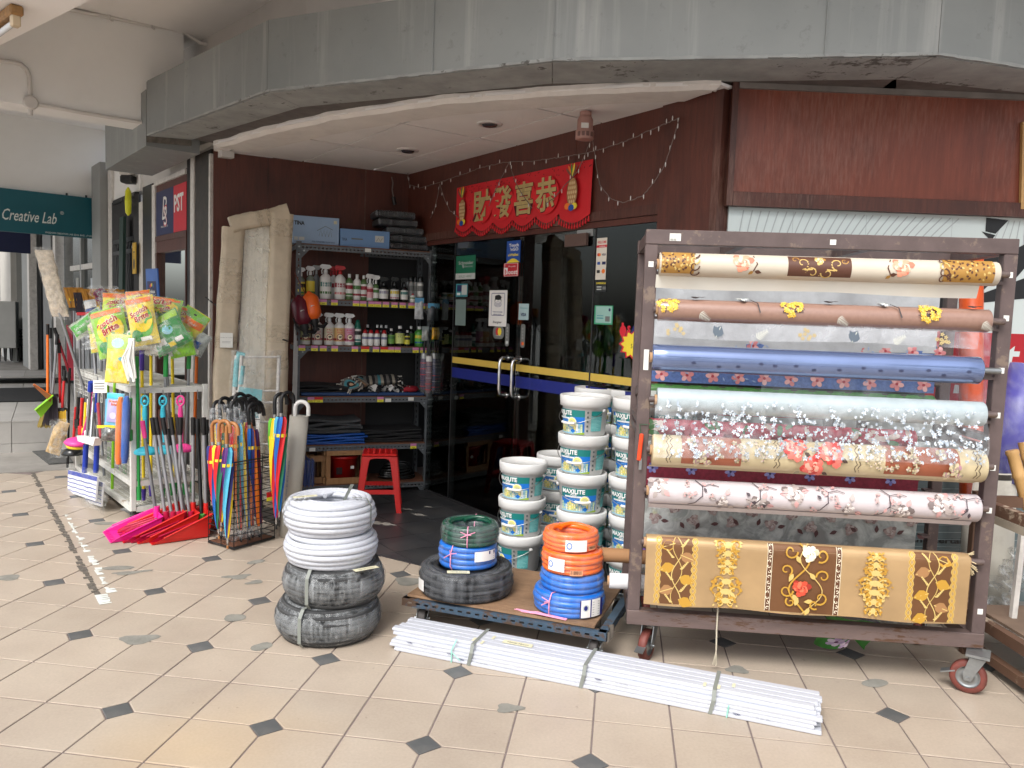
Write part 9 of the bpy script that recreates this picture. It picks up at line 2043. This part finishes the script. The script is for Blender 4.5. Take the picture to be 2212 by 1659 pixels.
for x0,x1,lab in ((427,437,'black broom stick with ribbed grip, left of the three by the umbrellas'),(446,452,'middle black broom stick by the umbrellas'),(458,463,'right black broom stick next to the umbrellas')):
 q=G(x1,1128,.05);p=AY(x0,906,q.y + .08);o=thing('broom_stick',lab,'broom',q,0,'black broom sticks by the umbrella basket');tb(o,[q,p],.011,m_dkb,'pole');tb(o,[p + (q - p) * .14,p + (q - p) * .10,p + (q - p) * .05,p],[.013,.018,.015,.018],m_blk,'grip');t=MB(M('dustpan_red',(196,34,30)));t.box(q + V((0,0,-.015)),(.16,.05,.06),Matrix.Rotation(.6,3,'Z'),None,.01);t.build('head',o)
 # paint shade card leaning in the window corner
o=thing('shade_card','blue paint shade board leaning against the side window','board',LF.pt(lfu(331,600),LF.hit(331,645,.25)[1],.25));W_=Wall(LF.pt(0,0,.25),LF.pt(5,0,.25));Q=[on(W_,x,y) for x,y in ((317,581),(342,580),(346,645),(320,645))]
def qf(x,y,h): return (Q[3] * (1 - x) + Q[2] * x) * (1 - y) + (Q[0] * (1 - x) + Q[1] * x) * y + W_.n * (.011 + h)
t=MB(M('shade_blue',(40,96,176),.45,var=.2,vs=4));t.prism(Q,W_.n * .01);f=Sheet(qf,.0006,.0003);rect(t,f,.1,.85,.08,.58,m_navy);
for k,m_ in enumerate((m_red,m_or,m_yel,m_grn,m_blue)): blob(t,f,.36 + .07 * k,.46 - .01 * (k - 2) ** 2,.05,.06,8,m_)
t.text('Dulux',f,.11,.48,.24,m_wht,w=.55,bold=.03);stroke(t,f,[(.1,.10),(.4,.05),(.8,.13)],.02,m_lg);t.build('board',o)
# ================================================================== rusty stand with pipes and rolls at the right edge
m_rusty=worn_paint('rusty_rail',(96,70,54),(168,152,132),.4,.7,(1,1,1),16)
rg=thing('pipe_stand','low rusty angle iron stand with a pale upright at the right edge of the picture','stand',G(2150,1352,.0))
A=G(2085,1312,.22);B=G(2240,1408,.22);d=(B - A).normalized();n=V((-d.y,d.x,0))
if n.y < 0: n=-n
def rgb_(nm,p,q,w=.04,h=.05,m_=m_rusty): t=MB(m_);t.bar(p,q,w,h);t.build(nm,rg)
for z in (.20,.75): rgb_('rail',V((A.x,A.y,z)),V((B.x,B.y,z)) + d * .8);rgb_('rail',V((A.x,A.y,z)) + n * .5,V((B.x,B.y,z)) + n * .5 + d * .8);rgb_('end_rail',V((A.x,A.y,z)) + n * .03,V((A.x,A.y,z)) + n * .47)
rgb_('wood_rail',V((A.x,A.y,.705)) - n * .01,V((B.x,B.y,.705)) - n * .01 + d * .8,.03,.035,M('pale_wood',(150,140,124),.8,var=.2));rgb_('low_rail',V((A.x,A.y,.06)),V((B.x,B.y,.06)) + d * .8,.04,.04)
for s in (.02,1.6):
 for e in (0,.5): rgb_('leg',V((A.x,A.y,0)) + d * s + n * e,V((A.x,A.y,.80)) + d * s + n * e,.035,.035)
q=G(2178,1341,.22);rgb_('upright',V((q.x,q.y,.22)) + n * .02,V((q.x,q.y,.72)) + n * .02 + d * .015,.024,.024,m_strip)
t=MB(M('stand_deck',(120,100,84),.8,var=.2));t.prism([V((A.x,A.y,.225)) + n * .03,V((B.x,B.y,.225)) + n * .03 + d * .8,V((B.x,B.y,.225)) + n * .47 + d * .8,V((A.x,A.y,.225)) + n * .47],(0,0,.012));t.build('deck',rg)
pb2=V((2.62,4.06,.238));big=thing('big_pipe','wide dirty white plastic pipe standing on the rusty stand','pipe',pb2);pt3=AY(2140,1016,4.09);d3=(pt3 - pb2).normalized();pb2=AY(2126,1306,4.06);d3=(pt3 - pb2).normalized();L3=(pt3 - pb2).length
t=MB(M('pvc_dirty',(206,202,190),.5,var=.06,vs=5,dirt=.5,dcol=(120,110,96)));t.lathe([(.110,0),(.120,0),(.120,L3),(.110,L3),(.110,.02)],32,pb2,d3,caps=False);t.build('pipe',big)
t=MB(M('tape_dirt',(60,56,50),.8,var=.4));t.lathe([(.1206,L3 - .035),(.1206,L3 - .006)],32,pb2,d3,caps=False);t.lathe([(.1206,L3 - .125),(.1206,L3 - .120)],32,pb2,d3,caps=False);t.build('dirt_band',big)
def standing(nm,lab,cat,x0,y0,x1,y1,Y0,Y1,r,mat,parts=None):
 p,q=AY(x0,y0,Y0),AY(x1,y1,Y1);o=thing(nm,lab,cat,p);t=MB(mat);t.lathe([(r * .6,0),(r,.0),(r,(q - p).length),(r * .6,(q - p).length)],20,p,(q - p).normalized(),caps=False);t.build('roll',o);return o,p,q
o,p,q=standing('plastic_roll','purple blue plastic roll in clear film leaning in the wide pipe','roll',2164,1040,2222,790,4.06,4.10,.085,M('roll_violet',(74,70,160),.4,var=.12,vs=10))
t=MB(film('roll_film',(220,224,236),.08,.1,3,.5,.26));t.tube([p,p + (q - p) * .5,q],[.09,.105,.10],18,cap=False);t.build('film',o)
o,p,q=standing('plastic_roll','orange plastic roll in clear film standing behind the rack','roll',2098,1120,2098,556,4.10,4.10,.056,M('roll_orange',(206,84,36),.4,var=.12,vs=10));t=MB(film('roll_film',(220,224,236),.08,.1,3,.5,.26));t.tube([p + CR * .02,p + (q - p) * .5 + CR * .03,q + (p - q) * .2],[.07,.09,.08],18,cap=False);t.build('film',o)
m_bam=wood_stain('bamboo',(176,136,84),(200,160,104),(140,100,60),.5,(8,8,3))
def bamboo(lab,x0,y0,x1,y1,Y0,Y1,r=.028):
 p,q=AY(x0,y0,Y0),AY(x1,y1,Y1);o=thing('bamboo_pole',lab,'pole',p,0,'bamboo poles at the right edge');d=q - p;L=d.length;t=MB(m_bam);k=0;pr_=[(r * .9,0)];z=0
 while z < L - .08: z += .17;z=min(z,L);pr_ += [(r * .97,z - .02),(r * 1.14,z - .006),(r * 1.0,z + .004)]
 pr_.append((r,max(L,z + .006)));t.lathe(pr_,14,p,d);t.build('cane',o)
bamboo('bamboo pole leaning over the rusty stand at the right edge',2222,1100,2186,975,3.75,3.80);bamboo('second bamboo pole just inside the right edge',2236,1060,2212,955,3.85,3.9);p,q=RF.pt(*RF.hit(2209,452,.013),.013),RF.pt(*RF.hit(2213,264,.013),.013);t=MB(m_bam);t.bar(p,q,.03,.02,None,RF.n);tag(t.build('wall_batten'),'pale narrow batten fixed to the wood panel at the right edge','batten')
for j,(x,y,w,h,lab) in enumerate(((2185,1250,70,60,'crumpled clear plastic bag on the rusty stand by the pipe'),(2150,1310,80,50,'flattened clear plastic bag on the deck of the rusty stand'),(2200,1215,50,70,'puffed clear bag behind the pale upright'),(2190,1362,60,30,'clear film hanging under the rusty stand'))):
 c=AY(x,y,3.86 + .05 * (j == 2));k=c.y / FPX;t=MB(film('bag_grey',(196,200,200),.18,.1,7,.8,.5))
 t.grid(lambda a,b: c + V(((a - .5) * w * k,.05 * sin(a * 11 + b * 5) + .03 * sin(b * 17),(b - .5) * h * k + .012 * sin(a * 15))),14,10);tag(t.build('plastic_bag'),lab,'plastic bag')
 # more stock crowding the wire shelf
for px,py,w,h,ang,W,o_,base,prn,lab in ((300,650,46,40,6,PL_F2,.0,YB_,pB,'small orange topped packet squeezed between the two upper rows'),(216,730,40,56,8,PL_MID,.16,pc(186,216,120),pGl,'pale green glove packet behind the big green one'),(385,690,44,56,-16,PL_F2,.06,LG_,pA,'lime packet behind the dark green refill'),(300,735,44,40,4,PL_F2,.12,pc(226,224,210),lambda t,f,w,h: rect(t,f,-w * .4,w * .4,0,h * .4,GRN),'white mop head packet with a green card, low in the middle'),(338,742,40,44,-6,PL_F2,.14,pc(226,222,206),lambda t,f,w,h: rect(t,f,-w * .4,w * .4,h * .05,h * .42,YEL),'white mop head packet with a yellow card under the front row')):
 bag(px,py,w,h,ang,W,o_,base,prn,lab,group=g_m,th=.045)
broomhead(226,644,40,40,PL_MID,.0,BR1,YEL,'golden broom with a yellow rim behind the upper packets');broomhead(160,634,34,26,PL_MID,-.04,BR1,YEL,'broom with a flat yellow edge at the far left of the heads')
